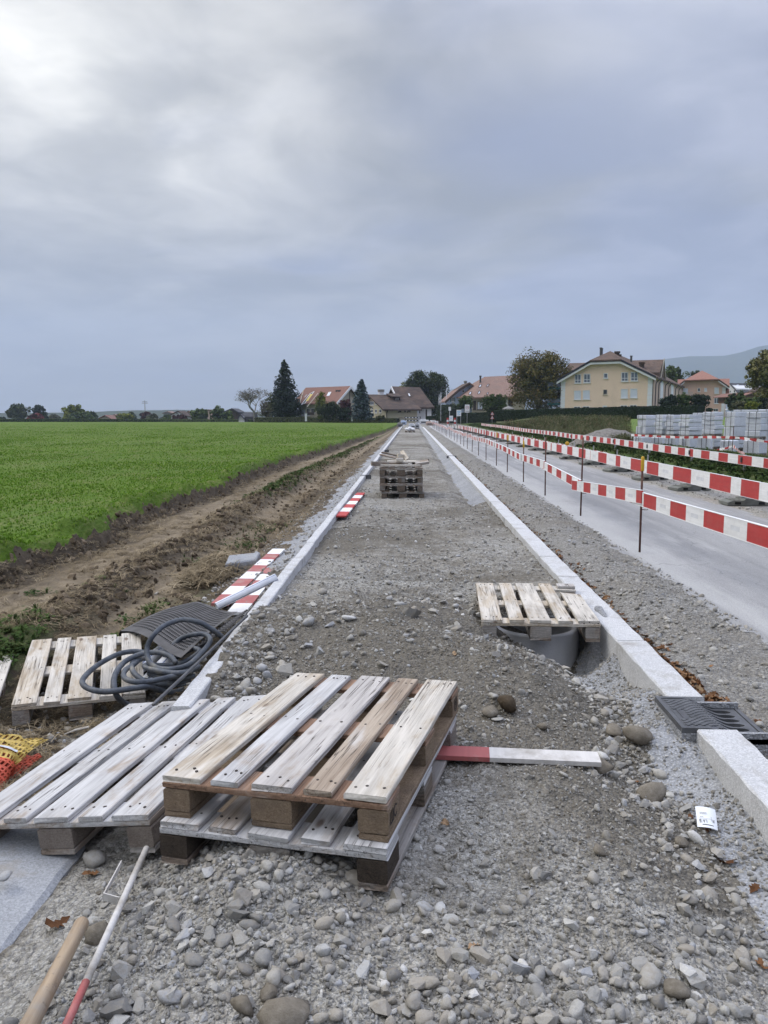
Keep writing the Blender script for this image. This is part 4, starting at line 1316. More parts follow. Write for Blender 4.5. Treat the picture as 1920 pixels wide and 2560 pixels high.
# ================================================================== drain grate
def drain():
	t = thing('drain_cover', 'black cast iron drain cover with curved slots set across the right kerb', 'drain cover', (1.2675, 3.475, .004))
	W, D, H = .42, .405, .026       # across (X) and along (Y); the right third drops to the road
	step = .20

	def zt(x):
		return -.052 * sstep(.13, .30, x)
	# frame: four rails
	mb = MB()
	def rail(x0, x1, y0, y1, n=10):
		vs, fs = [], []
		for i in range(n + 1):
			x = x0 + (x1 - x0) * i / n
			z = float(zt(x))
			vs += [(x, y0, z - H), (x, y0, z), (x, y1, z), (x, y1, z - H)]
		for i in range(n):
			for k in range(4):
				fs.append((i * 4 + k, (i + 1) * 4 + k, (i + 1) * 4 + (k + 1) % 4, i * 4 + (k + 1) % 4))
		fs += [(0, 1, 2, 3), tuple(n * 4 + k for k in (3, 2, 1, 0))]
		mb.add(vs, fs)
	f = .022
	rail(0, W, 0, f)
	rail(0, W, D - f, D)
	rail(0, f, f, D - f, 1)
	rail(W - f, W, f, D - f, 1)
	mb.build('frame', M_IRON, t)
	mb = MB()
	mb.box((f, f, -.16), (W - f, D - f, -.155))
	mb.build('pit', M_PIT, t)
	# cover plate with six real slots on the right part, drawn as strips between slots
	mb = MB()
	a0, a1 = f + .004, W - f - .004
	b0, b1 = f + .004, D - f - .004
	xs0, xs1 = .215, a1 - .03          # slot range in X
	ns = 6
	pitch = (b1 - b0 - .02) / ns
	TH = .018

	def sheet(xa, xb, fa, fb, n=10):
		"""strip between curves y=fa(x) and y=fb(x)"""
		vs, fs = [], []
		for i in range(n + 1):
			x = xa + (xb - xa) * i / n
			z = float(zt(x)) - .003
			vs += [(x, fa(x), z), (x, fb(x), z), (x, fb(x), z - TH), (x, fa(x), z - TH)]
		for i in range(n):
			for k in range(4):
				fs.append((i * 4 + k, (i + 1) * 4 + k, (i + 1) * 4 + (k + 1) % 4, i * 4 + (k + 1) % 4))
		fs += [(0, 1, 2, 3), tuple(n * 4 + k for k in (3, 2, 1, 0))]
		mb.add([(v[0], v[1], v[2]) for v in vs], [tuple(reversed(q)) for q in fs])
	sheet(a0, xs0, lambda x: b0, lambda x: b1)
	sheet(xs1, a1, lambda x: b0, lambda x: b1, 3)

	def mid(k):
		def fn(x):
			u = (x - xs0) / (xs1 - xs0)
			return b0 + .018 + pitch * (k + .5) + .022 * (sstep(0, .55, u) - .5) * -1.0
		return fn

	def half(x):
		u = (x - xs0) / (xs1 - xs0)
		return (.0085 + .0125 * math.sin(PI * min(1, max(0, u)) ** 1.7)) * min(1, 12 * u + .05) * min(1, 12 * (1 - u) + .05)
	low = lambda x: b0
	for k in range(ns):
		m_ = mid(k)
		sheet(xs0, xs1, low, (lambda x, m_=m_: m_(x) - half(x)), 18)
		low = (lambda x, m_=m_: m_(x) + half(x))
	sheet(xs0, xs1, low, lambda x: b1, 18)
	mb.build('cover', M_IRON, t)
	# raised scale pattern on the left part
	mb = MB()
	row = 0
	x = a0 + .016
	while x < xs0 - .004:
		y = b0 + .018 + (.0135 if row % 2 else 0)
		while y < b1 - .014:
			z = float(zt(x)) - .003
			rr = .0112
			top = [(x + rr * math.cos(q), y + rr * 1.12 * math.sin(q), z + .0042 + .0012 * math.cos(q)) for q in [i * PI / 3 for i in range(6)]]
			bot = [(x + (rr + .001) * math.cos(q), y + (rr + .001) * 1.12 * math.sin(q), z - .001) for q in [i * PI / 3 for i in range(6)]]
			if not (abs(x - a0 - .035) < .02 and abs(y - (b0 + b1) / 2 + .04) < .06):
				mb.add(top + bot, [(0, 1, 2, 3, 4, 5)] + [(i + 6, (i + 1) % 6 + 6, (i + 1) % 6, i) for i in range(6)])
			y += .0285
		x += .0178
		row += 1
	o = mb.build('raised_pattern', M_IRON, t)
	tag(o, kind='stuff')
	mb = MB()                        # the flat name plate and maker's letters reading as bars
	zp = .0
	mb.box((a0 + .022, (b0 + b1) / 2 - .098, -.004), (a0 + .05, (b0 + b1) / 2 + .018, -.0005))
	mb.build('name_plate', M_DARKSTEEL, t)
	mb = MB()
	mb.box((.0, .0, -.20), (W - .0, .02, -H + .001))
	mb.box((.0, .0205, -.20), (.02, D, -H + .001))
	mb.box((.0205, D - .02, -.20), (W, D, -H + .001))
	mb.build('concrete_collar', M_BEDDING, t)

drain()

# ================================================================== barrier boards lying about
def stripe_board(label, a, b, w, h, n_stripes, first_red, red, white, group, roll=0.0, prints=False, cat='barrier board', edge=False):
	"""a plank painted in red and white bands; each band is one piece of the board's coat"""
	t, L = board('barrier_board', label, cat, a, b, w, h, None, roll, group)
	s = L / n_stripes
	for k in range(n_stripes):
		y0, y1 = -L / 2 + k * s, -L / 2 + (k + 1) * s
		mb = MB()
		# butt joined, no shared planes: neighbours end 0.3 mm short of each other
		mb.box((-w / 2, y0 + .00015, -h / 2), (w / 2, y1 - .00015, h / 2), ch=0)
		isred = (k % 2 == 0) == first_red
		mb.v = [(p[0], p[1] - (y0 + y1) / 2, p[2]) for p in mb.v]
		o = mb.build('red_band' if isred else 'white_band', red if isred else white, t)
		o.location = (0, (y0 + y1) / 2, 0)
		if prints and not isred:
			mb = MB()
			for sgn in (-1,):
				mb.box((-w * .22, -s * .28, h / 2), (w * .2, s * .28, h / 2 + .0006))
			mb.build('faded_print', M_PALEPRINT, o)
	return t

LB = 'red and white boards left of the kerb'
def lie(p0, p1, z0, z1):
	return at_z(p0[0], p0[1], z0), at_z(p1[0], p1[1], z1)

A, B = at_z(697, 1374, -.215), at_z(545, 1515, -.245)
d = (B - A)
stripe_board('red and white board lying left of the kerb, upper of two under the white pipe', B + (-.05 * d.normalized()), A, .155, .024, 8, True, M_RED_OLD, M_WHITE, LB)
A, B = at_z(684, 1422, -.215), at_z(590, 1534, -.235)
stripe_board('red and white board against the left kerb, lower of two under the white pipe', B, A, .16, .024, 6, False, M_RED_OLD, M_WHITE, LB)
A, B = at_z(700, 1415, -.285), at_z(590, 1546, -.30)
t, L = board('plank', 'bare grey plank beneath the lower red and white board', 'plank', B, A, .2, .024, None)
pallet_part(t, 'plank_body', -.1, .1, -L / 2, L / 2, -.012, .012, M_WOOD_OLD, seed=71)
# one behind the kerb further on, tilted on the inner side
A, B = at_z(902.5, 1233, -.055), at_z(852, 1291, -.035)
stripe_board('red and white board lying flat inside the left kerb, before the pallet stack', B, A, .155, .024, 7, True, M_RED, M_WHITE, None)
# dusty one pushed under the pallet stack at the right
A, B = Vector((-.12, 3.236, -.018)), Vector((.813, 3.172, -.016))
t = stripe_board('dusty red and white barrier board pushed under the foreground pallets, pointing right', A, B, .105, .020, 2, True, M_RED_OLD, M_WHITE_OLD, None)

# ------------------------------------------------------------------ pipes, rods
def pipe_thing(name, label, cat, a, b, r, m, stripes=True, hollow=True, group=None):
	a, b = Vector(a), Vector(b)
	q = (b - a).to_track_quat('Z', 'Y')
	L = (b - a).length
	t = thing(name, label, cat, a, q.to_euler(), group)
	mb = MB()
	prof = [(r, 0), (r, L), (r - .004, L), (r - .004, 0), (r, 0)] if hollow else [(0.0005, 0), (r * .8, 0), (r, r * .3), (r, L), (.0005, L)]
	mb.lathe(prof, 20)
	mb.build('pipe_tube' if hollow else 'rod', m, t, smooth=True)
	if stripes:
		for k in range(4):
			w = k * PI / 2 + .5
			mb = MB()
			da = .05
			p = [((r + .0006) * math.cos(w + s * da), (r + .0006) * math.sin(w + s * da)) for s in (-1, 1)]
			mb.add([(p[0][0], p[0][1], 0), (p[1][0], p[1][1], 0), (p[1][0], p[1][1], L), (p[0][0], p[0][1], L),
					(p[0][0] * .99, p[0][1] * .99, 0), (p[1][0] * .99, p[1][1] * .99, 0), (p[1][0] * .99, p[1][1] * .99, L), (p[0][0] * .99, p[0][1] * .99, L)],
				   [(0, 1, 2, 3), (0, 3, 7, 4), (1, 5, 6, 2)])
			mb.build('blue_stripe', M_STRIPE, t)
	return t

pipe_thing('plastic_pipe', 'white plastic pipe with blue lines lying across the red and white boards', 'plastic pipe',
		   at_z(541, 1516, -.165), at_z(690, 1443, .028), .034, M_CONDUIT, group='white plastic pipes')
pipe_thing('plastic_pipe', 'white plastic pipe end under the black dimple sheet, left of its twin', 'plastic pipe',
		   (-1.965, 5.28, -.375), (-1.90, 6.25, -.36), .045, M_CONDUIT, group='white plastic pipes')
pipe_thing('plastic_pipe', 'white plastic pipe end under the black dimple sheet, beside the hose', 'plastic pipe',
		   (-1.80, 4.98, -.365), (-1.80, 6.2, -.35), .047, M_CONDUIT, group='white plastic pipes')
# steel bar lying over the left kerb
mb = MB()
pts = [at_z(618, 1540, .030), at_z(600, 1556, .034), at_z(497, 1655, .04), at_z(388, 1757, .022), Vector((-1.285, 3.80, .0))]
mb.tube(catmull(pts, 6), .0095, 8)
tag(mb.build('steel_bar', M_DARKSTEEL, smooth=True), 'thin bent steel bar lying along the left kerb beside the hose', 'steel bar')

# white and red marking rod, bottom left
a, b = at_z(366, 2121, -.060), at_z(158, 2580, .015)
t = thing('marking_rod', 'white marking rod with a red lower end leaning on the gravel, bottom left', 'rod')
mb = MB()
c = a.lerp(b, .80)
mb.tube([a, c], .0105, 10)
mb.build('white_section', M_WHITE_OLD, t, smooth=True)
mb = MB()
mb.tube([c.lerp(a, -.002), b], .0106, 10)
mb.build('red_section', M_RED_OLD, t, smooth=True)

# wooden tool handle, bottom left
a, b = at_z(206, 2306, -.02), at_z(62, 2585, .055)
t = thing('tool_handle', 'thick wooden tool handle resting on the gravel in the bottom left corner', 'tool handle', a, (b - a).to_track_quat('Z', 'Y').to_euler())
L = (b - a).length
mb = MB()
mb.lathe([(.0005, -.004), (.013, -.003), (.0195, .004), (.0215, .014), (.0205, .05), (.021, L * .6), (.0225, L), (.0005, L)], 20)
mb.build('handle_shaft', M_HANDLE, t, smooth=True)
# bent flat hook
p0, p1, p2 = at_z(304, 2162, -.035), at_z(257, 2250, -.055), at_z(298, 2262, -.06)
mb = MB()
def ribbon(pts, h, th):
	for a, b in zip(pts[:-1], pts[1:]):
		a, b = Vector(a), Vector(b)
		d = (b - a).normalized()
		s = d.cross(Vector((0, 0, 1))).normalized() * th / 2
		u = Vector((0, 0, h))
		vs = [a - s, a + s, b + s, b - s, a - s + u, a + s + u, b + s + u, b - s + u]
		mb.add(vs, [(0, 3, 2, 1), (4, 5, 6, 7), (0, 1, 5, 4), (1, 2, 6, 5), (2, 3, 7, 6), (3, 0, 4, 7)])
ribbon([p0, p1], .016, .004)
ribbon([p1 + Vector((.0025, -.002, 0)), p2], .026, .004)
tag(mb.build('bent_bracket', M_WHITE_OLD), 'small bent white metal bracket lying beside the marking rod', 'bracket')

# granite offcut by the boards
def cut_stone(name, label, cat, corners, z0, h, m):
	mb = MB()
	n = len(corners)
	cs = [Vector((c.x, c.y, z0)) for c in corners]
	ctr = sum(cs, Vector()) / n
	top = [c.lerp(ctr, .07) + Vector((0, 0, h)) for c in cs]
	mid = [c + Vector((0, 0, h * .9)) for c in cs]
	low = [c.lerp(ctr, -.03) for c in cs]
	vs = low + mid + top
	fs = [tuple(range(2 * n, 3 * n))]
	for k in range(2):
		for i in range(n):
			fs.append((k * n + i, k * n + (i + 1) % n, (k + 1) * n + (i + 1) % n, (k + 1) * n + i))
	mb.add(vs, fs)
	return tag(mb.build(name, m), label, cat)

cut_stone('granite_offcut', 'rough grey granite offcut lying beside the red and white boards', 'stone block',
		  [Vector((-2.05, 8.30, 0)), Vector((-1.76, 8.56, 0)), Vector((-1.80, 9.02, 0)), Vector((-2.13, 8.80, 0))], -.33, .15, M_SLAB)

# ================================================================== black dimple sheet
def dimple_sheet():
	# a curved sheet; rolled up edge at its left end. Corners from the photo, heights from what it lies on
	c00, c10 = Vector((-2.36, 6.02, -.30)), Vector((-1.60, 5.15, -.215))     # near edge, left to right
	c01, c11 = Vector((-1.93, 6.72, -.24)), Vector((-1.40, 6.05, -.15))
	NU, NV = 40, 22
	t = thing('dimple_sheet', 'black perforated plastic drainage sheet draped beside the hose and the left kerb', 'plastic sheet')

	def P(u, v):
		p = c00.lerp(c10, u).lerp(c01.lerp(c11, u), v)
		z = .03 * math.sin(PI * v) * (1 - u * .3) + .022 * math.sin(PI * min(1, u * 1.2)) + .02 * math.sin(u * 5 + v * 2)
		q = p + Vector((0, 0, z))
		return q
	mb = MB()
	hole = []
	for j in range(NV):
		for i in range(NU):
			u0, u1 = i / NU, (i + 1) / NU
			v0, v1 = j / NV, (j + 1) / NV
			sh = .5 / NU if j % 2 else 0
			border = i < 2 or j < 2 or i > NU - 3 or j > NV - 2
			o = [P(u0, v0), P(u1, v0), P(u1, v1), P(u0, v1)]
			if border:
				mb.add(o, [(0, 1, 2, 3)])
				continue
			cu, cv = (u0 + u1) / 2, (v0 + v1) / 2
			ru, rv = .36 / NU, .36 / NV
			inner = [P(cu + ru * math.cos(a), cv + rv * math.sin(a)) for a in [rad(225 + k * 45) for k in range(8)]]
			mids = [P(cu, v0), P(u1, cv), P(cu, v1), P(u0, cv)]
			outer = [o[0], mids[0], o[1], mids[1], o[2], mids[2], o[3], mids[3]]
			mb.add(outer + inner, [(k, (k + 1) % 8, (k + 1) % 8 + 8, k + 8) for k in range(8)])
			deep = [q - Vector((0, 0, .009)) for q in inner]
			mb.add(inner + deep, [(k, (k + 1) % 8, (k + 1) % 8 + 8, k + 8) for k in range(8)])
	# rolled lip on the left edge
	K = 12
	vs, fs = [], []
	for j in range(NV + 1):
		v = j / NV
		p = P(0, v)
		dirn = (c00 - c10).normalized()
		for k in range(K + 1):
			a = PI * 1.35 * k / K
			rr = .042 * (1 - .55 * v)
			vs.append(p + dirn * rr * math.sin(a) + Vector((0, 0, -rr + rr * math.cos(a))))
	for j in range(NV):
		for k in range(K):
			a = j * (K + 1) + k
			fs.append((a, a + 1, a + K + 2, a + K + 1))
	mb.add(vs, fs)
	mb.build('sheet', M_MAT, t)
	# the second layer below, seen at the right
	mb = MB()
	c = [Vector((-1.62, 5.25, -.25)), Vector((-1.34, 5.55, -.12)), Vector((-1.30, 5.98, -.10)), Vector((-1.45, 6.0, -.20))]
	n = 12
	for i in range(n):
		for j in range(n):
			f = lambda a, b: c[0].lerp(c[1], a).lerp(c[3].lerp(c[2], a), b)
			mb.add([f(i / n, j / n), f((i + 1) / n, j / n), f((i + 1) / n, (j + 1) / n), f(i / n, (j + 1) / n)], [(0, 1, 2, 3)])
			ctr = f((i + .5) / n, (j + .5) / n)
			ring = [ctr + Vector((.011 * math.cos(q), .013 * math.sin(q), .001)) for q in [k * PI / 3 for k in range(6)]]
			top = [ctr + Vector((.007 * math.cos(q), .008 * math.sin(q), .010)) for q in [k * PI / 3 for k in range(6)]]
			mb.add(ring + top, [(6, 7, 8, 9, 10, 11)] + [(k, (k + 1) % 6, (k + 1) % 6 + 6, k + 6) for k in range(6)])
	mb.build('lower_layer', M_MAT, t)

dimple_sheet()

# ================================================================== hose coil
def hose():
	o5 = (200, 1480)
	s = 440 / 1659

	def c(px, py, z):
		return at_z(o5[0] + px * s, o5[1] + py * s, z)
	R = .0185
	# heights rise from the ditch (-.40) over the pallet deck (-.29) to the crossing loops
	paths = [
		# big standing loop
		[c(1340, 425, -.14), c(1240, 350, -.06), c(1120, 285, -.01), c(960, 262, .0), c(800, 315, -.02), (c(690, 410, -.06)), c(632, 530, -.14), c(650, 650, -.21),
		 c(720, 712, -.245), c(850, 728, -.25), c(1010, 690, -.235), c(1120, 600, -.20), c(1225, 470, -.16), c(1190, 405, -.15), c(1080, 400, -.155), c(950, 440, -.20), c(840, 540, -.27), c(800, 620, -.32)],
		# wide left loop over the pallet
		[c(905, 668, -.25), c(840, 600, -.22), c(720, 570, -.215), c(560, 590, -.22), c(420, 660, -.23), c(335, 770, -.235), c(320, 880, -.235), c(350, 980, -.29), c(410, 1040, -.37), c(520, 1085, -.43), c(640, 1100, -.45)],
		[c(640, 575, -.255), c(500, 560, -.245), c(350, 590, -.245), c(180, 680, -.248), c(60, 780, -.25), c(22, 850, -.252), c(70, 905, -.255), c(200, 938, -.255), c(350, 930, -.25),
		 c(520, 905, -.255), c(650, 895, -.29), c(760, 930, -.37), c(880, 945, -.41), c(980, 915, -.40)],
		# the coil
		[c(640, 620, -.28), c(560, 640, -.26), c(500, 690, -.255), c(430, 735, -.255), c(410, 790, -.25), c(450, 830, -.245), c(560, 850, -.245), c(700, 835, -.26), c(850, 800, -.275), c(1000, 760, -.275), c(1130, 700, -.25)],
		[c(620, 600, -.28), c(540, 625, -.255), c(490, 680, -.255), c(500, 750, -.26), c(560, 810, -.27), c(640, 860, -.30), c(760, 870, -.335), c(900, 860, -.345), c(1040, 820, -.33)],
		[c(1060, 750, -.27), c(900, 765, -.26), c(750, 745, -.255), c(640, 720, -.255), c(608, 700, -.26), c(640, 685, -.27), c(720, 690, -.29), c(860, 690, -.30), c(1000, 650, -.28), c(1110, 580, -.23), c(1120, 545, -.22), c(1040, 528, -.23), c(930, 545, -.27), c(850, 585, -.31)],
		[c(1080, 790, -.31), c(950, 815, -.31), c(800, 805, -.30), c(680, 780, -.30), c(655, 765, -.30), c(690, 750, -.31), c(800, 760, -.325), c(940, 745, -.33), c(1090, 690, -.30)],
		[c(1000, 880, -.40), c(860, 890, -.40), c(720, 905, -.39), c(650, 880, -.36), c(690, 850, -.36), c(820, 850, -.37), c(980, 840, -.37)],
		[c(1230, 470, -.25), c(1110, 520, -.29), c(960, 580, -.32), c(870, 650, -.36), c(810, 690, -.38)],
	]
	t = thing('hose', 'thick black rubber hose coiled loosely beside the left kerb and over the pale pallet', 'hose')
	for p in paths:
		mb = MB()
		mb.tube(catmull(p, 7), R, 10)
		mb.build('hose_loop', M_HOSE, t, smooth=True)

hose()

# ================================================================== nets at the left edge
def net(name, label, m, centre, size, nu, nv, seed, wrap, strip=None, cell_open=.68):
	"""a crumpled net: a mesh of real openings over a lumpy heap"""
	t = thing(name, label, 'net')
	cx, cy, cz = centre
	sx, sy, sz = size

	def P(u, v):
		a = (u - .5) * wrap
		r = fbm(np.array([u * 4.0]), np.array([v * 4.0]), 1.0, 3, seed)[0]
		x = cx + sx * math.sin(a) * (1 + .25 * r)
		y = cy + sy * (v - .5) * 2 * (1 + .15 * r)
		z = cz + sz * (math.cos(a) * (1 - .55 * (2 * v - 1) ** 2)) + .05 * r
		return Vector((x, y, z))
	mb = MB()
	for i in range(nu):
		for j in range(nv):
			u0, u1, v0, v1 = i / nu, (i + 1) / nu, j / nv, (j + 1) / nv
			o = [P(u0, v0), P(u1, v0), P(u1, v1), P(u0, v1)]
			k = cell_open
			um, vm = (u0 + u1) / 2, (v0 + v1) / 2
			du, dv = (u1 - u0) / 2 * k, (v1 - v0) / 2 * k
			inn = [P(um - du, vm - dv), P(um + du, vm - dv), P(um + du, vm + dv), P(um - du, vm + dv)]
			mb.add(o + inn, [(q, (q + 1) % 4, (q + 1) % 4 + 4, q + 4) for q in range(4)])
			dn = [p - Vector((0, 0, .004)) for p in inn]
			mb.add(inn + dn, [(q, (q + 1) % 4, (q + 1) % 4 + 4, q + 4) for q in range(4)])
	mb.build('netting', m, t)
	if strip is not None:
		mb = MB()
		v = strip
		n = 24
		vs = []
		for i in range(n + 1):
			u = .12 + .76 * i / n
			p, q = P(u, v - .035), P(u, v + .035)
			vs += [p + Vector((0, -.004, .008)), q + Vector((0, -.004, .008))]
		mb.add(vs, [(2 * i, 2 * i + 2, 2 * i + 3, 2 * i + 1) for i in range(n)])
		mb.build('reflective_strip', M_SILVER, t)
	return t

net('orange_net', 'orange safety netting heaped at the left edge, under the yellow net', M_NET_O, (-2.38, 3.86, -.49), (.28, .26, .11), 26, 20, 5, 3.0, cell_open=.58)
net('yellow_net', 'yellow net with a grey reflective strip draped over the orange netting at the left edge', M_NET_Y, (-2.42, 4.00, -.43), (.32, .13, .11), 24, 8, 9, 2.7, strip=.2, cell_open=.55)
mb = MB()
mb.lathe([(.0005, .09), (.10, .08), (.18, .04), (.23, -.03)], 18, M=Matrix.Translation((-2.38, 3.88, -.49)))
tag(mb.build('folded_tarp', M_NET_O, smooth=True), 'folded orange cloth inside the netting heap at the left edge', 'cloth')

# ================================================================== paper label in the trench
def paper():
	c = at_z(1768, 2042, -.095)
	t = thing('paper_label', 'small white printed paper label leaning against stones in the concrete trench', 'paper label', c, (rad(-52), rad(4), rad(-9)))
	W, H = .062, .070

	def curl(x, z):
		return .010 * (abs(x) / W * 2) ** 2 * (1 if x > 0 else .6) + .006 * (z / H) ** 2
	mb = MB()
	n = 8
	vs = [(-W / 2 + W * i / n, curl(-W / 2 + W * i / n, H * j / n), H * (j / n - .5)) for j in range(n + 1) for i in range(n + 1)]
	vs2 = [(x, y + .0006, z) for x, y, z in vs]
	fs = [(j * (n + 1) + i, j * (n + 1) + i + 1, (j + 1) * (n + 1) + i + 1, (j + 1) * (n + 1) + i) for j in range(n) for i in range(n)]
	mb.add(vs, fs)
	mb.add(vs2, [tuple(reversed(f)) for f in fs])
	mb.build('sheet_paper', M_PAPER, t, smooth=True)
	t.scale = (1.22,) * 3
	# print: the number 9.47, a letter H, rules and faint lines
	strokes = []
	def seg(ch, x, z, w, h):
		th = w * .26
		S = {'9': 'abcdfg', '4': 'bcfg', '7': 'abc', 'H': 'bcefg'}[ch]
		if 'a' in S: strokes.append(rect(x, z + h - th, x + w, z + h))
		if 'g' in S: strokes.append(rect(x, z + h / 2 - th / 2, x + w, z + h / 2 + th / 2))
		if 'd' in S: strokes.append(rect(x, z, x + w, z + th))
		if 'f' in S: strokes.append(rect(x, z + h / 2, x + th, z + h))
		if 'e' in S: strokes.append(rect(x, z, x + th, z + h / 2))
		if 'b' in S: strokes.append(rect(x + w - th, z + h / 2, x + w, z + h))
		if 'c' in S: strokes.append(rect(x + w - th, z, x + w, z + h / 2))
	z0 = -.020
	seg('9', -.024, z0, .0052, .010)
	strokes.append(rect(-.0172, z0, -.0155, z0 + .0018))
	seg('4', -.0138, z0, .0052, .010)
	seg('7', -.0068, z0, .0052, .010)
	seg('H', .016, z0 + .004, .005, .0085)
	strokes += [rect(-.016, -.0272, .018, -.0245), rect(.0115, -.012, .0123, .002), rect(-.025, -.0068, .026, -.0063),
				rect(-.022, .012, -.001, .0132), rect(-.022, .0085, .0, .0095), rect(-.022, -.002, -.012, -.001)]
	mb = MB()
	for p in strokes:
		n2 = 4
		xs = [q[0] for q in p]
		zs = [q[1] for q in p]
		vv = []
		for i in range(n2 + 1):
			x = min(xs) + (max(xs) - min(xs)) * i / n2
			for z in (min(zs), max(zs)):
				vv.append((x, curl(x, z + 0) - .0009, z))
		mb.add(vv, [(2 * i, 2 * i + 2, 2 * i + 3, 2 * i + 1) for i in range(n2)])
	mb.build('printing', M_BLACK, t)

paper()

# clamps on the kerbs
def clamp(label, x0, x1, y, arms):
	t = thing('kerb_clamp', label, 'clamp', (0, y, 0), group='kerb clamps')
	mb = MB()
	for (a, b) in arms:
		mb.box((a, -.02, -.07), (b, .02, .012))
	mb.build('clamp_jaw', M_DARKSTEEL, t)
	mb = MB()
	mb.box((x0, -.012, .0125), (x1, .012, .026))
	mb.build('clamp_bar', M_DARKSTEEL, t)

clamp('black steel clamp gripping the right kerb far along the path', 1.30, 1.57, 27.2, [(1.255, 1.325), (1.535, 1.60)])
clamp('dark steel bracket inside the left kerb beside the pallet stack', -1.2, -.95, 18.3, [(-1.08, -.95)])
clamp('dark steel bracket inside the left kerb beyond the pallet stack', -1.2, -.9, 31.5, [(-1.08, -.9)])

# ================================================================== stones, clods, grass, leaves
NPR = np.random.default_rng(11)

def rock_mesh(name, m, seed, n=16, flat=.75, round_=0, rough=.0):
	r = random.Random(seed)
	bm = bmesh.new()
	for i in range(n):
		v = Vector((r.gauss(0, 1), r.gauss(0, 1), r.gauss(0, 1))).normalized()
		k = r.uniform(.82, 1.1)
		bm.verts.new((v.x * k, v.y * k * r.uniform(.75, .9), v.z * k * flat))
	res = bmesh.ops.convex_hull(bm, input=bm.verts)
	kill = [e for e in res['geom_interior'] if isinstance(e, bmesh.types.BMVert)]
	if kill:
		bmesh.ops.delete(bm, geom=kill, context='VERTS')
	if round_:
		bmesh.ops.subdivide_edges(bm, edges=bm.edges[:], cuts=1, smooth=1.0 * 0 + .0)
		for _ in range(round_):
			bmesh.ops.smooth_vert(bm, verts=bm.verts[:], factor=.55, use_axis_x=True, use_axis_y=True, use_axis_z=True)
	bmesh.ops.recalc_face_normals(bm, faces=bm.faces[:])
	me = bpy.data.meshes.new(name)
	bm.to_mesh(me)
	bm.free()
	# normalise to radius 1
	s = max(v.co.length for v in me.vertices)
	for v in me.vertices:
		v.co /= s
	if round_:
		me.polygons.foreach_set('use_smooth', [True] * len(me.polygons))
	me.materials.append(m)
	return me

def hidden_collection(name, meshes):
	c = bpy.data.collections.new(name)
	for i, me in enumerate(meshes):
		o = bpy.data.objects.new(f'{name}_{i:02d}', me)
		c.objects.link(o)
	return c

ROCK_MESHES = [rock_mesh('stone_shape', M_PEBBLE, 100 + i, 15 + i % 5, .62 + .08 * (i % 4), 1 if i % 2 else 0) for i in range(8)]
ROUND_MESHES = [rock_mesh('pebble_shape', M_PEBBLE, 200 + i, 22, .6 + .07 * (i % 4), 2) for i in range(5)]
SMALL_MESHES = [rock_mesh('grit_shape', M_PEBBLE, 300 + i, 9, .75, 0) for i in range(5)]
BROWN_ROUND = [rock_mesh('cobble_shape', M_COBBLE, 220 + i, 22, .62, 2) for i in range(3)]
BROWN_ROCK = [rock_mesh('cobble_shape', M_COBBLE, 240 + i, 16, .65, 1) for i in range(3)]
CLOD_MESHES = [rock_mesh('clod_shape', M_CLOD, 400 + i, 18, .75, i % 2) for i in range(5)]
C_ROCK = hidden_collection('stone_source', ROCK_MESHES + ROUND_MESHES)
C_SMALL = hidden_collection('grit_source', SMALL_MESHES + ROCK_MESHES[:3] + ROUND_MESHES[:2])
C_CLOD = hidden_collection('clod_source', CLOD_MESHES)
C_CRUMB = hidden_collection('crumb_source', [rock_mesh('crumb_shape', M_COBBLE, 440 + i, 10, .75) for i in range(4)])

def scatter_group(coll):
	g = bpy.data.node_groups.new('scatter_' + coll.name, 'GeometryNodeTree')
	g.interface.new_socket('Geometry', in_out='INPUT', socket_type='NodeSocketGeometry')
	g.interface.new_socket('Geometry', in_out='OUTPUT', socket_type='NodeSocketGeometry')
	n = NT(g, False)
	gi, go = n.n('NodeGroupInput'), n.n('NodeGroupOutput')
	ci = n.n('GeometryNodeCollectionInfo', {'Collection': coll, 'Separate Children': True, 'Reset Children': True})

	def attr(name, typ):
		nd = n.n('GeometryNodeInputNamedAttribute', data_type=typ)
		nd.inputs['Name'].default_value = name
		return nd.outputs[0]
	iop = n.n('GeometryNodeInstanceOnPoints')
	n.link(gi.outputs[0], iop.inputs['Points'])
	n.link(ci.outputs[0], iop.inputs['Instance'])
	iop.inputs['Pick Instance'].default_value = True
	n.link(attr('pick', 'INT'), iop.inputs['Instance Index'])
	n.link(attr('turn', 'FLOAT_VECTOR'), iop.inputs['Rotation'])
	n.link(attr('size', 'FLOAT_VECTOR'), iop.inputs['Scale'])
	n.link(iop.outputs[0], go.inputs[0])
	return g

_SG = {}

def scatter(name, coll, pts, size, turn, pick=None, kind='stuff'):
	"""one object: points that carry instances; kind = stuff"""
	pts = np.asarray(pts, np.float32)
	n = len(pts)
	me = bpy.data.meshes.new(name)
	me.vertices.add(n)
	me.vertices.foreach_set('co', pts.ravel())
	a = me.attributes.new('size', 'FLOAT_VECTOR', 'POINT')
	a.data.foreach_set('vector', np.asarray(size, np.float32).ravel())
	a = me.attributes.new('turn', 'FLOAT_VECTOR', 'POINT')
	a.data.foreach_set('vector', np.asarray(turn, np.float32).ravel())
	if pick is None:
		pick = NPR.integers(0, len(coll.objects), n)
	a = me.attributes.new('pick', 'INT', 'POINT')
	a.data.foreach_set('value', np.asarray(pick, np.int32))
	o = link(name, me)
	if coll.name not in _SG:
		_SG[coll.name] = scatter_group(coll)
	md = o.modifiers.new('scatter', 'NODES')
	md.node_group = _SG[coll.name]
	return tag(o, kind=kind)

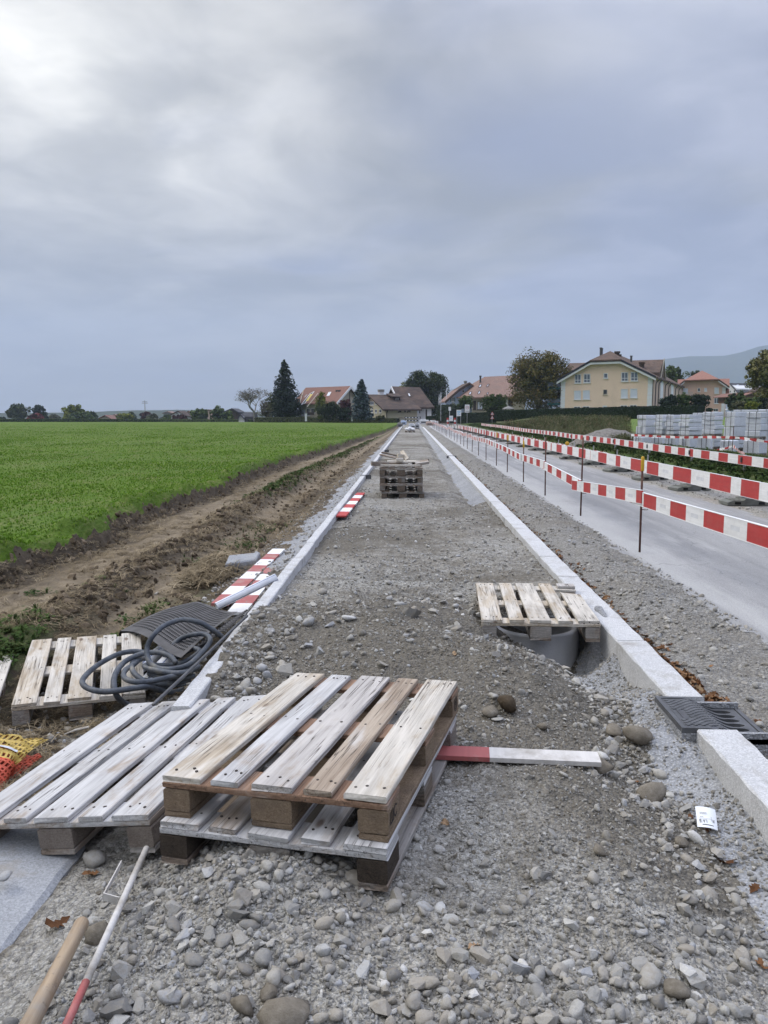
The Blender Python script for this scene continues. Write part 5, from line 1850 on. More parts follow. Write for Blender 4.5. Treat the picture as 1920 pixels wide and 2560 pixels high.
def spread(n, x0, x1, y0, y1, p=1.0):
	"""n points; density falls with distance (p=1: even per row of the picture)"""
	t = NPR.random(n)
	if p == 0:
		y = y0 + (y1 - y0) * t
	else:
		y = 1.0 / (1.0 / y0 + (1.0 / y1 - 1.0 / y0) * t) if p == 2 else y0 * (y1 / y0) ** t
	x = x0 + (x1 - x0) * NPR.random(n)
	return x, y

def rand_rot(n, tiltmax=PI):
	return np.stack([NPR.uniform(-tiltmax, tiltmax, n), NPR.uniform(-tiltmax, tiltmax, n), NPR.uniform(0, 2 * PI, n)], 1)

def edge_x(y):
	return np.interp(y, [p[0] for p in EDGE], [p[1] for p in EDGE])

def bed_mask(x, y):
	"""gravel between the kerbs and the spill on the left"""
	lefty = np.where(y < 3.7, -1.17, np.where(y < 8.5, -1.72, -1.08))
	rightx = np.where(y < 6, edge_x(y), np.where(y < 13.6, 1.33, 1.0))
	m = (x > lefty) & (x < rightx)
	m &= ~((x > KL0 - .03) & (x < KL1 + .03) & ~((y > 4.45) & (y < 5.9)))
	m &= ~((x - .925) ** 2 + (y - 5.6) ** 2 < .335 ** 2)
	return m

def put(name, n, rmin, rmax, box, dens, coll, sink=.42, p=1, power=2.2, stretch=.35, pickrange=None):
	x, y = spread(n, *box, p)
	keep = dens(x, y) > NPR.random(n)
	x, y = x[keep], y[keep]
	n = len(x)
	r = rmin * (rmax / rmin) ** (NPR.random(n) ** power)
	z = height(x, y) + r * (.6 - sink * 2 * NPR.random(n))
	sz = r[:, None] * (1 + stretch * NPR.uniform(-1, 1, (n, 3)))
	pk = None if pickrange is None else NPR.integers(pickrange[0], pickrange[1], n)
	return scatter(name, coll, np.stack([x, y, z], 1), sz, rand_rot(n, .7), pk)

def fine_zone(x, y):
	"""the trodden, fine patch right of the pallets: few stones lie on it"""
	a = np.exp(-(((x - .45) / .42) ** 2 + ((y - 2.75) / .55) ** 2))
	return 1 - .85 * a

def heap_zone(x, y):
	"""coarse heaps: bottom right, in front of the pallets, the trench edge"""
	h = np.exp(-(((x - .35) / .55) ** 2 + ((y - 1.75) / .30) ** 2)) * 1.0
	h += np.exp(-(((x + .45) / .45) ** 2 + ((y - 2.2) / .25) ** 2)) * .7
	h += np.exp(-((x - edge_x(y) + .10) / .13) ** 2) * (y < 5.2) * .9
	h += np.exp(-(((x + 1.0) / .25) ** 2 + ((y - 4.4) / .9) ** 2)) * .8
	h += .12 * np.exp(-((y - 5.2) / .9) ** 2)
	return np.clip(np.interp(y, [2.2, 3.2, 6.5, 8], [.34, .20, .20, .4]) + h, 0, 1)

patch = lambda x, y: np.clip(.75 + .9 * fbm(x, y, 2.1, 3, 91), .05, 1)
put('fine_gravel', 60000, .0032, .009, (-1.75, 1.35, 1.45, 5.2), lambda x, y: bed_mask(x, y) * (.55 + .45 * heap_zone(x, y)) * patch(x, y), C_SMALL, power=1.3)
put('gravel', 34000, .007, .017, (-1.75, 1.4, 1.4, 8.5), lambda x, y: bed_mask(x, y) * fine_zone(x, y) * heap_zone(x, y) * patch(x, y), C_ROCK, power=1.8)
put('coarse_gravel', 7500, .014, .030, (-1.75, 1.4, 1.4, 14), lambda x, y: bed_mask(x, y) * fine_zone(x, y) * heap_zone(x, y) * .85, C_ROCK, power=1.9)
put('path_gravel', 15000, .005, .024, (-1.05, 1.32, 5.5, 34), lambda x, y: bed_mask(x, y) * np.clip(.4 + 1.1 * fbm(x, y, .9, 3, 17), .1, .85), C_ROCK, power=2.2)
put('concrete_crumbs', 7500, .003, .014, (1.05, 1.34, 1.6, 5.9), lambda x, y: (x > edge_x(y)) * (.35 + .65 * (fbm(x, y, 4, 2, 71) > 0)), C_SMALL, power=1.4, sink=.45)
put('shoulder_stones', 13000, .003, .026, (1.54, 2.5, 3.2, 26), lambda x, y: (.35 + .65 * (fbm(x, y, 1.4, 3, 19) > -.1)) * (x > 1.56) * ((y < 3.4) | (y > 3.95) | (x > 1.75)), C_ROCK, power=2.3)
put('roadside_stones', 4200, .008, .035, (5.45, 7.7, 11, 40), lambda x, y: .8 + 0 * x, C_ROCK, power=2.0)
put('haunch_stones', 5200, .006, .032, (-2.05, -1.22, 6.0, 24), lambda x, y: np.where(y < 8.5, .9, .45) * (x > -2.0 + .3 * fbm(x, y, 1.1, 2, 5)), C_ROCK, power=2.0)
put('ditch_stones', 2600, .006, .03, (-2.6, -1.3, 3.0, 6.2), lambda x, y: .55 + 0 * x, C_ROCK, power=2.2)

put('soil_crumbs', 16000, .003, .013, (-1.3, 1.3, 2.3, 7), lambda x, y: bed_mask(x, y) * (.25 + .75 * np.exp(-((y - 4.8) / 1.1) ** 2)) * patch(x, y), C_CRUMB, power=1.5)

def track_dens(x, y):
	u = np.clip((x - field_edge(y)) / (-1.9 - field_edge(y)), 0, 1)
	return np.clip(1.0 * np.exp(-((u - .60) / .10) ** 2) + 1.0 * np.exp(-((u - .035) / .05) ** 2) + .45 * np.exp(-((u - .88) / .07) ** 2) + .015, 0, 1) * (x < -1.95) * (x > field_edge(y) - .03)

def put_clods(n, box, rmin, rmax):
	x, y = spread(n, *box, 1)
	k = track_dens(x, y) > NPR.random(n)
	x, y = x[k], y[k]
	n = len(x)
	r = rmin * (rmax / rmin) ** (NPR.random(n) ** 2) * np.interp(y, [6, 20, 60], [1, .9, .8])
	z = height(x, y) + r * NPR.uniform(-.3, .45, n)
	scatter('soil_clods', C_CLOD, np.stack([x, y, z], 1), r[:, None] * NPR.uniform(.6, 1.35, (n, 3)), rand_rot(n))

put_clods(30000, (-5.1, -1.9, 6.2, 50), .008, .065)

# ------------------------------------------------------------------ blades
def tuft_mesh(name, m, seed, n=9, h=1.0, spread_=.35, w=.05, droop=.5):
	r = random.Random(seed)
	mb = MB()
	for i in range(n):
		a = r.uniform(0, 2 * PI)
		l = h * r.uniform(.55, 1.0)
		dx, dy = math.cos(a) * spread_ * r.uniform(.2, 1), math.sin(a) * spread_ * r.uniform(.2, 1)
		bx, by = r.uniform(-.12, .12) * spread_ * 2, r.uniform(-.12, .12) * spread_ * 2
		sx, sy = -math.sin(a) * w, math.cos(a) * w
		p1 = (bx + dx * .4, by + dy * .4, l * .62)
		p2 = (bx + dx * (1 + droop), by + dy * (1 + droop), l * (1 - .25 * droop))
		mb.add([(bx - sx, by - sy, 0), (bx + sx, by + sy, 0), (p1[0] + sx * .8, p1[1] + sy * .8, p1[2]), (p1[0] - sx * .8, p1[1] - sy * .8, p1[2]), p2],
			   [(0, 1, 2, 3), (3, 2, 4)])
	return mb.mesh(name, m)

def straw_mesh(name, m, seed, n=14):
	r = random.Random(seed)
	mb = MB()
	for i in range(n):
		a = r.uniform(0, 2 * PI)
		c = Vector((r.uniform(-.6, .6), r.uniform(-.6, .6), r.uniform(.0, .25)))
		d = Vector((math.cos(a), math.sin(a), r.uniform(-.25, .45))) * r.uniform(.3, .8)
		s = Vector((-math.sin(a), math.cos(a), 0)) * .022
		k = Vector((0, 0, r.uniform(.02, .16)))
		mb.add([c - d - s, c - d + s, c + k + s, c + k - s, c + d + s * .5, c + d - s * .5], [(0, 1, 2, 3), (3, 2, 4, 5)])
	return mb.mesh(name, m)

def herb_mesh(name, m, seed, n=22):
	"""leafy low weed: rounded leaves on short stalks"""
	r = random.Random(seed)
	mb = MB()
	for i in range(n):
		a = r.uniform(0, 2 * PI)
		rad_ = r.uniform(.1, .8)
		c = Vector((math.cos(a) * rad_, math.sin(a) * rad_, r.uniform(.1, .7) * (1.1 - rad_ * .6)))
		u = Vector((math.cos(a), math.sin(a), r.uniform(-.5, .4))).normalized() * r.uniform(.12, .26)
		v = u.cross(Vector((r.uniform(-.4, .4), r.uniform(-.4, .4), 1))).normalized() * u.length * .6
		mb.add([c - u, c - u * .2 + v, c + u * .7 + v * .6, c + u * 1.1, c + u * .7 - v * .6, c - u * .2 - v], [(0, 1, 2, 3), (0, 3, 4, 5)])
	return mb.mesh(name, m)

C_BLADE = hidden_collection('crop_source', [tuft_mesh('crop_tuft', M_BLADE, 500 + i, 8, 1, .45, .05) for i in range(4)])
C_WEED = hidden_collection('weed_source', [tuft_mesh('weed_tuft', M_WEED, 520 + i, 14, 1, .5, .045, .7) for i in range(3)] + [herb_mesh('herb_tuft', M_WEED, 530 + i) for i in range(3)])
C_STRAW = hidden_collection('straw_source', [straw_mesh('straw_tuft', M_STRAW, 540 + i) for i in range(4)])

def tall_mesh(name, m, seed):
	"""tall dead weed stem with side leaves and a seed head"""
	r = random.Random(seed)
	mb = MB()
	for s in range(3):
		bx, by = r.uniform(-.18, .18), r.uniform(-.18, .18)
		lean = Vector((r.uniform(-.2, .2), r.uniform(-.2, .2), 0))
		h = r.uniform(.6, 1.0)
		w = .008
		b, t = Vector((bx, by, 0)), Vector((bx, by, h)) + lean
		mb.add([b + Vector((-w, 0, 0)), b + Vector((w, 0, 0)), t + Vector((w * .5, 0, 0)), t - Vector((w * .5, 0, 0))], [(0, 1, 2, 3)])
		for i in range(16):
			k = r.uniform(.12, 1.0)
			p = b.lerp(t, k)
			a = r.uniform(0, 2 * PI)
			L = r.uniform(.07, .17) * (1.25 - k * .7)
			u = Vector((math.cos(a), math.sin(a), r.uniform(-.3, .7))) * L
			v = Vector((-math.sin(a), math.cos(a), r.uniform(-.3, .3))) * L * .28
			mb.add([p, p + u * .5 + v, p + u, p + u * .5 - v], [(0, 1, 2, 3)])
	return mb.mesh(name, m)

C_TALL = hidden_collection('tall_weed_source', [tall_mesh('tall_weed', M_DRYWEED, 560 + i) for i in range(5)])

def put_tufts(name, n, box, dens, coll, smin, smax, p=1, zoff=0.0, hs=1.0):
	x, y = spread(n, *box, p)
	k = dens(x, y) > NPR.random(n)
	x, y = x[k], y[k]
	n = len(x)
	s = NPR.uniform(smin, smax, n)
	z = height(x, y) + zoff
	rot = np.stack([NPR.normal(0, .12, n), NPR.normal(0, .12, n), NPR.uniform(0, 2 * PI, n)], 1)
	return scatter(name, coll, np.stack([x, y, z], 1), np.stack([s, s, s * hs * NPR.uniform(.8, 1.2, n)], 1), rot)

# young crop in drilled rows, dense enough to cover the soil only partly
def crop():
	n = 150000
	t = NPR.random(n)
	y = 7.8 * (125 / 7.8) ** t
	halfw = .52 * y + 1.0
	x = -.036 * y - halfw * NPR.random(n) * 1.0
	rows = .145
	x = np.round(x / rows) * rows + NPR.normal(0, .028, n)
	k = (x < field_edge(y) - .06) & (NPR.random(n) < np.clip(.55 + 1.1 * fbm(x * .5, y * .25, 1.0, 3, 23), .25, 1) * np.interp(y, [8, 60, 125], [1, .8, .25]))
	x, y = x[k], y[k]
	n = len(x)
	s = NPR.uniform(.03, .06, n) * np.interp(y, [8, 30, 70, 125], [1, 1.4, 2.3, 3.2])
	z = height(x, y) - .005
	rot = np.stack([NPR.normal(0, .15, n), NPR.normal(0, .15, n), NPR.uniform(0, 2 * PI, n)], 1)
	scatter('young_crop', C_BLADE, np.stack([x, y, z], 1), np.stack([s, s, s * np.interp(y, [8, 70, 125], [1, .7, .4])], 1), rot)

crop()
# weeds on the ditch side at the left and along the track
put_tufts('ditch_weeds', 3000, (-3.9, -2.35, 3.8, 7.6), lambda x, y: np.clip(1.1 * fbm(x, y, 1.3, 3, 37) - .18 + .75 * (x < -2.95) * (y < 6.4), 0, 1) * ~((np.abs(x + 2.3) < .62) & (np.abs(y - 5.2) < .75)), C_WEED, .04, .11)
put_tufts('track_weeds', 5200, (-2.9, -1.95, 6.3, 15), lambda x, y: np.clip(1.3 * fbm(x, y, .9, 3, 43) - .3, 0, 1) * np.exp(-((x + 2.35) / .3) ** 2), C_WEED, .025, .07)
put_tufts('track_grass', 9000, (-3.9, -2.6, 15, 62), lambda x, y: np.exp(-(((x - field_edge(y)) / (-1.9 - field_edge(y)) - .55) / .10) ** 2) * np.clip(.5 + fbm(x, y, .5, 2, 47), 0, 1), C_WEED, .05, .13)
put_tufts('straw', 12000, (-4.9, -1.7, 6.0, 30), lambda x, y: np.clip(.3 + .7 * fbm(x, y, .8, 3, 53) + track_dens(x, y) * .6, 0, .9) * (x > field_edge(y)), C_STRAW, .03, .12, zoff=.004)
put_tufts('root_mat', 900, (-2.35, -1.95, 7.6, 9.4), lambda x, y: np.exp(-(((x + 2.25) / .22) ** 2 + ((y - 8.4) / .6) ** 2)), C_STRAW, .08, .2, zoff=.06)
put_tufts('ditch_straw', 1800, (-2.9, -1.3, 3.0, 6.2), lambda x, y: .6 + 0 * x, C_STRAW, .03, .1, zoff=.004)
# grass on the verge and the weeds behind it
put_tufts('verge_grass', 30000, (7.4, 11.2, 14, 110), lambda x, y: np.clip(sstep(7.6, 8.5, x) * (.75 + .7 * fbm(x, y, .7, 3, 57)), 0, 1), C_WEED, .10, .24)

def weed_belt():
	n = 15000
	t = NPR.random(n)
	y = 34 * (84 / 34) ** t
	x = 9.4 + NPR.random(n) * (.235 * y - 9.4 + .045 * y)
	dens = np.clip(.62 + 1.0 * fbm(x, y, .22, 3, 63), 0, 1) * np.interp(x / y, [.24, .29], [1, .25])
	k = (dens > NPR.random(n)) & (x > 9.2)
	x, y = x[k], y[k]
	n = len(x)
	s = NPR.uniform(.4, .85, n) * np.clip(.85 + .7 * fbm(x, y, .12, 2, 67), .5, 1.4)
	rot = np.stack([NPR.normal(0, .1, n), NPR.normal(0, .1, n), NPR.uniform(0, 2 * PI, n)], 1)
	scatter('weed_belt', C_TALL, np.stack([x, y, height(x, y) - .02], 1), np.stack([s * 1.3, s * 1.3, s * .8], 1), rot)

weed_belt()

# ------------------------------------------------------------------ leaves
def oak_leaf(name, seed):
	r = random.Random(seed)
	n = 7
	half = [(0.0, .02), (.12, .10), (.20, .22), (.27, .15), (.40, .34), (.48, .2), (.62, .36), (.70, .2), (.84, .24), (.92, .12), (1.0, .02)]
	L = [(t - .5, w * r.uniform(.8, 1.2)) for t, w in half]
	R_ = [(t - .5, -w * r.uniform(.8, 1.2)) for t, w in half]
	mb = MB()
	vs = []
	cu, cv = r.uniform(-.5, .7), r.uniform(-.3, .6)
	for (a, b), (c, d) in zip(L, R_):
		zf = lambda x, y: cu * x * x + cv * abs(y) * .8 + .06 * math.sin(9 * x + 5 * y)
		vs += [(a, b, zf(a, b)), (a, 0, zf(a, 0) - .03), (c, d, zf(c, d))]
	fs = []
	for i in range(len(half) - 1):
		for k in range(2):
			fs.append((i * 3 + k, i * 3 + k + 1, i * 3 + 4 + k, i * 3 + 3 + k))
	mb.add(vs, fs)
	mb.add([(-.5, .012, 0), (-.5, -.012, 0), (-.72, -.008, .05), (-.72, .008, .05)], [(0, 1, 2, 3)])
	return mb.mesh(name, M_OAKLEAF)

LEAVES = [oak_leaf('fallen_leaf', 600 + i) for i in range(6)]
C_LEAF = hidden_collection('leaf_source', LEAVES)

def put_leaf(x, y, s, label, group, k=0, z=None):
	o = link('fallen_leaf', LEAVES[k % 6])
	o.location = (x, y, (height(np.array([x]), np.array([y]))[0] if z is None else z) + s * .16)
	o.rotation_euler = (RND.uniform(-.5, .5), RND.uniform(-.5, .5), RND.uniform(0, 6.28))
	o.scale = (s,) * 3
	return tag(o, label, 'leaf', group)

named_leaves = [((138, 2262), -.10, .085, 'large brown oak leaf on the gravel beside the concrete slab, bottom left'),
				((1112, 2055), -.055, .045, 'single pale brown leaf on the bare gravel right of the foreground pallets'),
				((1820, 2140), -.135, .075, 'curled brown leaf lying in the concrete trench at the right edge'),
				((1887, 2215), -.14, .05, 'small rust brown leaf in the trench near the bottom right'),
				((1622, 1812), -.17, .04, 'orange leaf at the edge of the gravel mound left of the drain cover'),
				((1592, 1928), -.12, .05, 'ochre leaf between the cobbles on the mound edge'),
				((1640, 2035), -.16, .045, 'pale brown leaf among stones left of the paper label'),
				((1722, 2060), -.165, .05, 'brown leaf on the pebbles just left of the paper label'),
				((1136, 1680), -.01, .04, 'reddish brown leaf on the mound behind the foreground pallets'),
				((1188, 2380), -.07, .05, 'dark brown leaf standing among the pebbles at the bottom'),
				((225, 2165), -.15, .06, 'dark brown leaf tucked behind a stone under the tilted pallet'),
				((1770, 2080), -.15, .045, 'dry brown leaf below the paper label in the trench'),
				((1908, 2400), -.12, .05, 'pinkish pale leaf at the lower right edge')]
for i, ((px, py), z, s, lab) in enumerate(named_leaves):
	p = at_z(px, py, z)
	put_leaf(p.x, p.y, s, lab, 'loose leaves in the foreground', i)
ng = 0
while ng < 240:                                         # leaves caught in the gutter behind the right kerb
	y = 2.6 * (14.5 / 2.6) ** RND.random()
	x = 1.55 + abs(RND.gauss(0, .075))
	if 3.40 < y < 3.95 and x < 1.75:
		continue
	o = put_leaf(x, y, RND.uniform(.035, .085), 'dry brown oak leaf in the gutter outside the right kerb, ' + ('before the drain cover' if y < 3.6 else 'just beyond the drain cover' if y < 4.8 else 'level with the pipe pallet' if y < 6.6 else 'beyond the pipe pallet' if y < 9.5 else 'far along the kerb'), 'oak leaves in the gutter', RND.randrange(6))
	ng += 1
xl, yl = spread(2600, 1.54, 1.75, 4.0, 40, 1)
xl = 1.54 + np.abs(NPR.normal(0, .07, len(xl)))
sl = NPR.uniform(.03, .075, len(xl))
scatter('leaf_litter', C_LEAF, np.stack([xl, yl, height(xl, yl) + .012], 1), np.stack([sl] * 3, 1),
		np.stack([NPR.normal(0, .45, len(xl)), NPR.normal(0, .45, len(xl)), NPR.uniform(0, 6.28, len(xl))], 1))

# ------------------------------------------------------------------ single stones
BIG = [  # photo pixel, assumed ground height, radius px, label (None: one of the crowd), round?
	((1535, 1825), -.10, 24, 'brownish rounded cobble on the mound left of the drain cover', 1),
	((1598, 1857), -.12, 36, 'large egg shaped brown cobble on the mound edge, beside the drain cover', 1),
	((1628, 1980), -.125, 37, 'large dark brown cobble on the mound slope above the paper label', 1),
	((1502, 1905), -.06, 30, 'dark rounded cobble under the tip of the red and white board', 1),
	((1650, 1920), -.13, 16, 'pale round cobble at the foot of the mound', 1),
	((1672, 1965), -.14, 16, 'round grey cobble at the foot of the mound, above the paper label', 1),
	((1030, 1565), .02, 23, 'whitish angular stone standing out on the mound behind the pallets', 0),
	((627, 1694), .02, 18, 'pale rounded stone behind the back corner of the foreground pallet', 1),
	((712, 1666), .01, 24, 'broad flat grey stone behind the foreground pallets', 0),
	((1098, 2110), -.05, 14, 'pale knobbly stone alone on the fine gravel right of the pallets', 1),
	((887, 2234), -.08, 20, 'angular grey stone at the front foot of the foreground pallets', 0),
	((172, 1823), -.49, 17, 'rounded brownish stone beneath the front of the hose pallet', 1),
	((236, 2125), -.15, 28, 'pale rounded stone beside the concrete slab, under the tilted pallet', 1),
	((13, 2190), -.14, 18, 'grey rounded stone on the concrete slab at the left edge', 1),
	((710, 2510), -.04, 52, 'large brown wedge shaped boulder at the bottom edge of the photo', 0),
	((240, 2325), -.13, 36, 'brown lumpy stone under the wooden handle, near the slab', 0),
	((300, 2385), -.06, 26, 'angular grey stone right of the marking rod', 0),
	((290, 2478), -.05, 40, 'broad rough grey stone right of the marking rod, near the bottom', 0),
	((100, 2450), -.08, 34, 'pale angular stone left of the wooden handle', 0),
	((623, 2320), -.045, 22, 'smooth oval pale stone upright in the foreground gravel', 1),
	((607, 2275), -.045, 25, 'slanted angular stone in the foreground gravel', 0),
	((605, 2500), -.05, 34, 'cracked grey stone left of the brown boulder', 0),
	((665, 2460), -.04, 26, 'white angular stone just above the brown boulder', 0),
	((1145, 2395), -.06, 26, 'whitish angular stone at the top left of the bottom stone heap', 0),
	((1620, 2455), -.08, 32, 'pale smooth round cobble in the bottom right heap', 1),
	((1712, 2385), -.10, 22, 'upright oval cobble at the right of the bottom heap', 1),
	((1690, 2490), -.09, 30, 'rough brownish stone beside the pale round cobble', 1),
	((1050, 2455), -.05, 26, 'pale angular stone in the bottom heap, left part', 0),
	((1345, 2475), -.05, 22, 'round smooth cobble in the middle of the bottom heap', 1),
	((1435, 2515), -.05, 26, 'leaning oval cobble at the bottom edge', 1),
	((1300, 2420), -.05, 26, 'large flat grey stone at the top of the bottom heap', 0),
	((1480, 2230), -.10, 20, 'half buried pale curved stone on the right slope', 1),
	((1495, 2165), -.10, 20, 'elongated brown stone on the ridge of the right slope', 1),
	((1775, 2235), -.14, 22, 'pale oblong stone at the edge of the concrete trench, lower right', 1),
	((1700, 2110), -.14, 16, 'brown stone in the trench below the paper label', 1),
	((1270, 1775), -.02, 34, 'dark brown clod of earth on the mound behind the pallets', 2),
	((1225, 1790), -.02, 22, 'dark rounded stone beside the dark brown clod', 1),
	((1358, 1815), -.04, 15, 'pale round stone on the mound below the dark clod', 1),
	((1215, 1632), -.06, 12, 'white stone at the left foot of the right pallet', 0),
	((1143, 1585), -.03, 12, 'pale stone left of the right pallet', 0),
	((720, 1390), -.26, 9, 'pale stone in the gravel left of the kerb', 0),
	((392, 1484), -.36, 7, 'white flat stone on the track above the dimple sheet', 0),
	((640, 1535), .0, 12, 'grey rounded stone at the end of the white board, on the kerb', 1),
	((507, 1650), -.02, 12, 'round grey stone on the kerb beside the hose', 1),
]

def stone(x, y, z, r, label, group, rnd, seed):
	if ('brown' in label or 'dark' in label) and rnd != 2:
		me = (BROWN_ROUND if rnd == 1 else BROWN_ROCK)[seed % 3]
	else:
		me = (ROUND_MESHES[seed % 5] if rnd == 1 else CLOD_MESHES[seed % 5] if rnd == 2 else ROCK_MESHES[(seed * 2) % 8])
	o = link('stone' if rnd != 2 else 'earth_clod', me)
	rr = random.Random(seed * 7 + 1)
	o.location = (x, y, z)
	o.scale = (r * rr.uniform(.95, 1.2), r * rr.uniform(.85, 1.05), r * rr.uniform(.8, 1.0))
	o.rotation_euler = (rr.uniform(-.35, .35), rr.uniform(-.35, .35), rr.uniform(0, 6.28))
	return tag(o, label, 'stone' if rnd != 2 else 'clod', group)

for i, ((px, py), z, rp, lab, rnd) in enumerate(BIG):
	p = at_z(px, py + rp * .3, z)
	r = rp / FPX * math.hypot(p.y, 1.5) * 1.08
	zz = height(np.array([p.x]), np.array([p.y]))[0]
	if px == 13 or px in (640, 507):
		zz = z
	stone(p.x, p.y, zz + r * .36, r, lab, 'single stones in the foreground', rnd, i + 1)
k = 0
rs = random.Random(5)
while k < 250:
	y = 1.62 * (6.4 / 1.62) ** rs.random()
	x = rs.uniform(-1.6, 1.25)
	xa, ya = np.array([x]), np.array([y])
	if not bed_mask(xa, ya)[0] or rs.random() > (heap_zone(xa, ya) * fine_zone(xa, ya))[0]:
		continue
	if -.95 < x < .12 and 2.35 < y < 3.75:
		continue
	r = rs.uniform(.020, .036) * (1 + .35 * (y > 4))
	z = height(xa, ya)[0]
	rnd = 1 if rs.random() < .4 else 0
	zone = ('behind the pallets, on the mound' if y > 4.5 else 'between the pallets and the mound' if y > 3.7 else 'below the red and white board' if x > .8 and y > 2.6
			else 'in the bottom right stone heap' if x > .1 and y < 2.3 else 'right of the foreground pallets' if x > .1 else 'around the rod and handle, bottom left' if x < -.62 else 'in front of the foreground pallets')
	size = 'small' if r < .026 else 'fist sized' if r > .031 else 'medium'
	stone(x, y, z + r * .3, r, f"{size} {'rounded' if rnd else 'angular'} grey stone loose in the gravel {zone}", 'loose stones in the gravel bed', rnd, 50 + k)
	k += 1
# a twig by the hose pallet
a, b = at_z(160, 1836, -.47), at_z(222, 1818, -.46)
mb = MB()
mb.tube([a, a.lerp(b, .5) + Vector((0, 0, .006)), b], [.003, .007, .008], 6)
tag(mb.build('wood_splinter', M_WOOD_PALE), 'pale wooden splinter on the dark gravel below the hose pallet', 'splinter')

# ================================================================== barriers along the road
ORD = ['first', 'second', 'third', 'fourth', 'fifth', 'sixth', 'seventh', 'eighth', 'ninth', 'tenth', 'eleventh', 'twelfth', 'thirteenth',
	   'fourteenth', 'fifteenth', 'sixteenth', 'seventeenth', 'eighteenth', 'nineteenth', 'twentieth', 'twenty-first', 'twenty-second',
	   'twenty-third', 'twenty-fourth', 'twenty-fifth', 'twenty-sixth', 'twenty-seventh', 'twenty-eighth', 'twenty-ninth', 'thirtieth']

def hang_board(label, a, b, h, th, s, phase, group, red=None, white=None, edge=True, prints=False, name='barrier_plank'):
	"""a standing plank from a to b (centre line) with bands of length s; bands are butt-joined pieces"""
	red, white = red or M_RED, white or M_WHITE
	a, b = Vector(a), Vector(b)
	d = b - a
	L = d.length
	yaw = math.atan2(d.y, d.x)
	pit = -math.asin(d.z / L)
	t = thing(name, label, 'barrier plank', a, (Matrix.Rotation(yaw, 3, 'Z') @ Matrix.Rotation(pit, 3, 'Y')).to_euler(), group)
	x, k = -phase * s, 0
	e = .006 if edge else 0
	while x < L - .002:
		x0, x1 = max(0, x), min(L, x + s)
		if x1 - x0 > .004:
			mb = MB()
			mb.box((x0 + .0002, -th / 2, -h / 2 + e), (x1 - .0002, th / 2, h / 2 - e))
			cx = (x0 + x1) / 2
			mb.v = [(p[0] - cx, p[1], p[2]) for p in mb.v]
			o = mb.build('red_band' if k % 2 == 0 else 'white_band', red if k % 2 == 0 else white, t)
			o.location = (cx, 0, 0)
			if prints and k % 2 and x1 - x0 > s * .9:
				mb = MB()
				for sg in (-1, 1):
					y = sg * (th / 2 + .0006)
					q = [(-s * .2, y, -h * .14), (s * .2, y, -h * .14), (s * .2, y, h * .10), (-s * .2, y, h * .10)]
					q2 = [(p[0], p[1] - sg * .0005, p[2]) for p in q]
					mb.add(q + q2, [(0, 1, 2, 3), (7, 6, 5, 4), (0, 4, 5, 1), (1, 5, 6, 2), (2, 6, 7, 3), (3, 7, 4, 0)])
				mb.build('faded_print', M_PALEPRINT, o)
		x += s
		k += 1
	if edge:
		mb = MB()
		mb.box((0, -th / 2 - .003, h / 2 - e), (L, th / 2 + .003, h / 2))
		mb.box((0, -th / 2 - .003, -h / 2), (L, th / 2 + .003, -h / 2 + e))
		mb.build('edge_profile', M_WHITE, t)
	return t

# --- row A: thin rusty posts on the near edge of the road
AX = 2.6
ay = [8.72, 11.9, 14.92, 17.95, 21.0, 23.75, 26.6, 29.7, 32.7, 35.5, 38.3] + [41.2 + 2.95 * i for i in range(19)]
for i, y in enumerate(ay):
	y += RND.uniform(-.12, .12) if i > 10 else 0
	ay[i] = y
	cap = i in (0, 3, 4, 5)
	htop = {0: 1.10, 1: 1.22, 2: 1.13, 3: .97, 4: 1.02, 5: 1.03}.get(i, RND.uniform(.98, 1.15))
	where = 'closest to the camera' if i == 0 else ('farthest down the road' if i == len(ay) - 1 else f'{ORD[i]} in its row')
	t = thing('barrier_post', ('yellow capped ' if cap else 'bare ') + f'rusty steel post on the near road edge, {where}', 'post',
			  (AX + RND.uniform(-.03, .03), y, -.11), (RND.uniform(-.025, .025), RND.uniform(-.02, .02), 0), 'rusty posts along the near road edge')
	mb = MB()
	r = .0125
	mb.tube([(0, 0, -.05), (0, 0, htop - (.135 if cap else 0))], r, 8)
	mb.build('rod', M_RUST, t, smooth=True)
	if cap:
		mb = MB()
		mb.lathe([(.0005, htop), (.014, htop - .004), (.019, htop - .016), (.019, htop - .16), (.0155, htop - .165), (.0155, htop - .1)], 12)
		mb.build('yellow_cap', M_YELLOW, t, smooth=True)
	mb = MB()
	hk = .36 if i == 1 else .5
	for z in (hk, hk + .12):
		mb.tube([(0, 0, z), (.03, -.03, z), (.06, -.035, z), (.06, -.035, z + .03)], .005, 6)
	mb.build('hook', M_RUST, t)
zc = {0: .525, 1: .335, 2: .49, 3: .475, 4: .52, 5: .55, 6: .57, 7: .53}
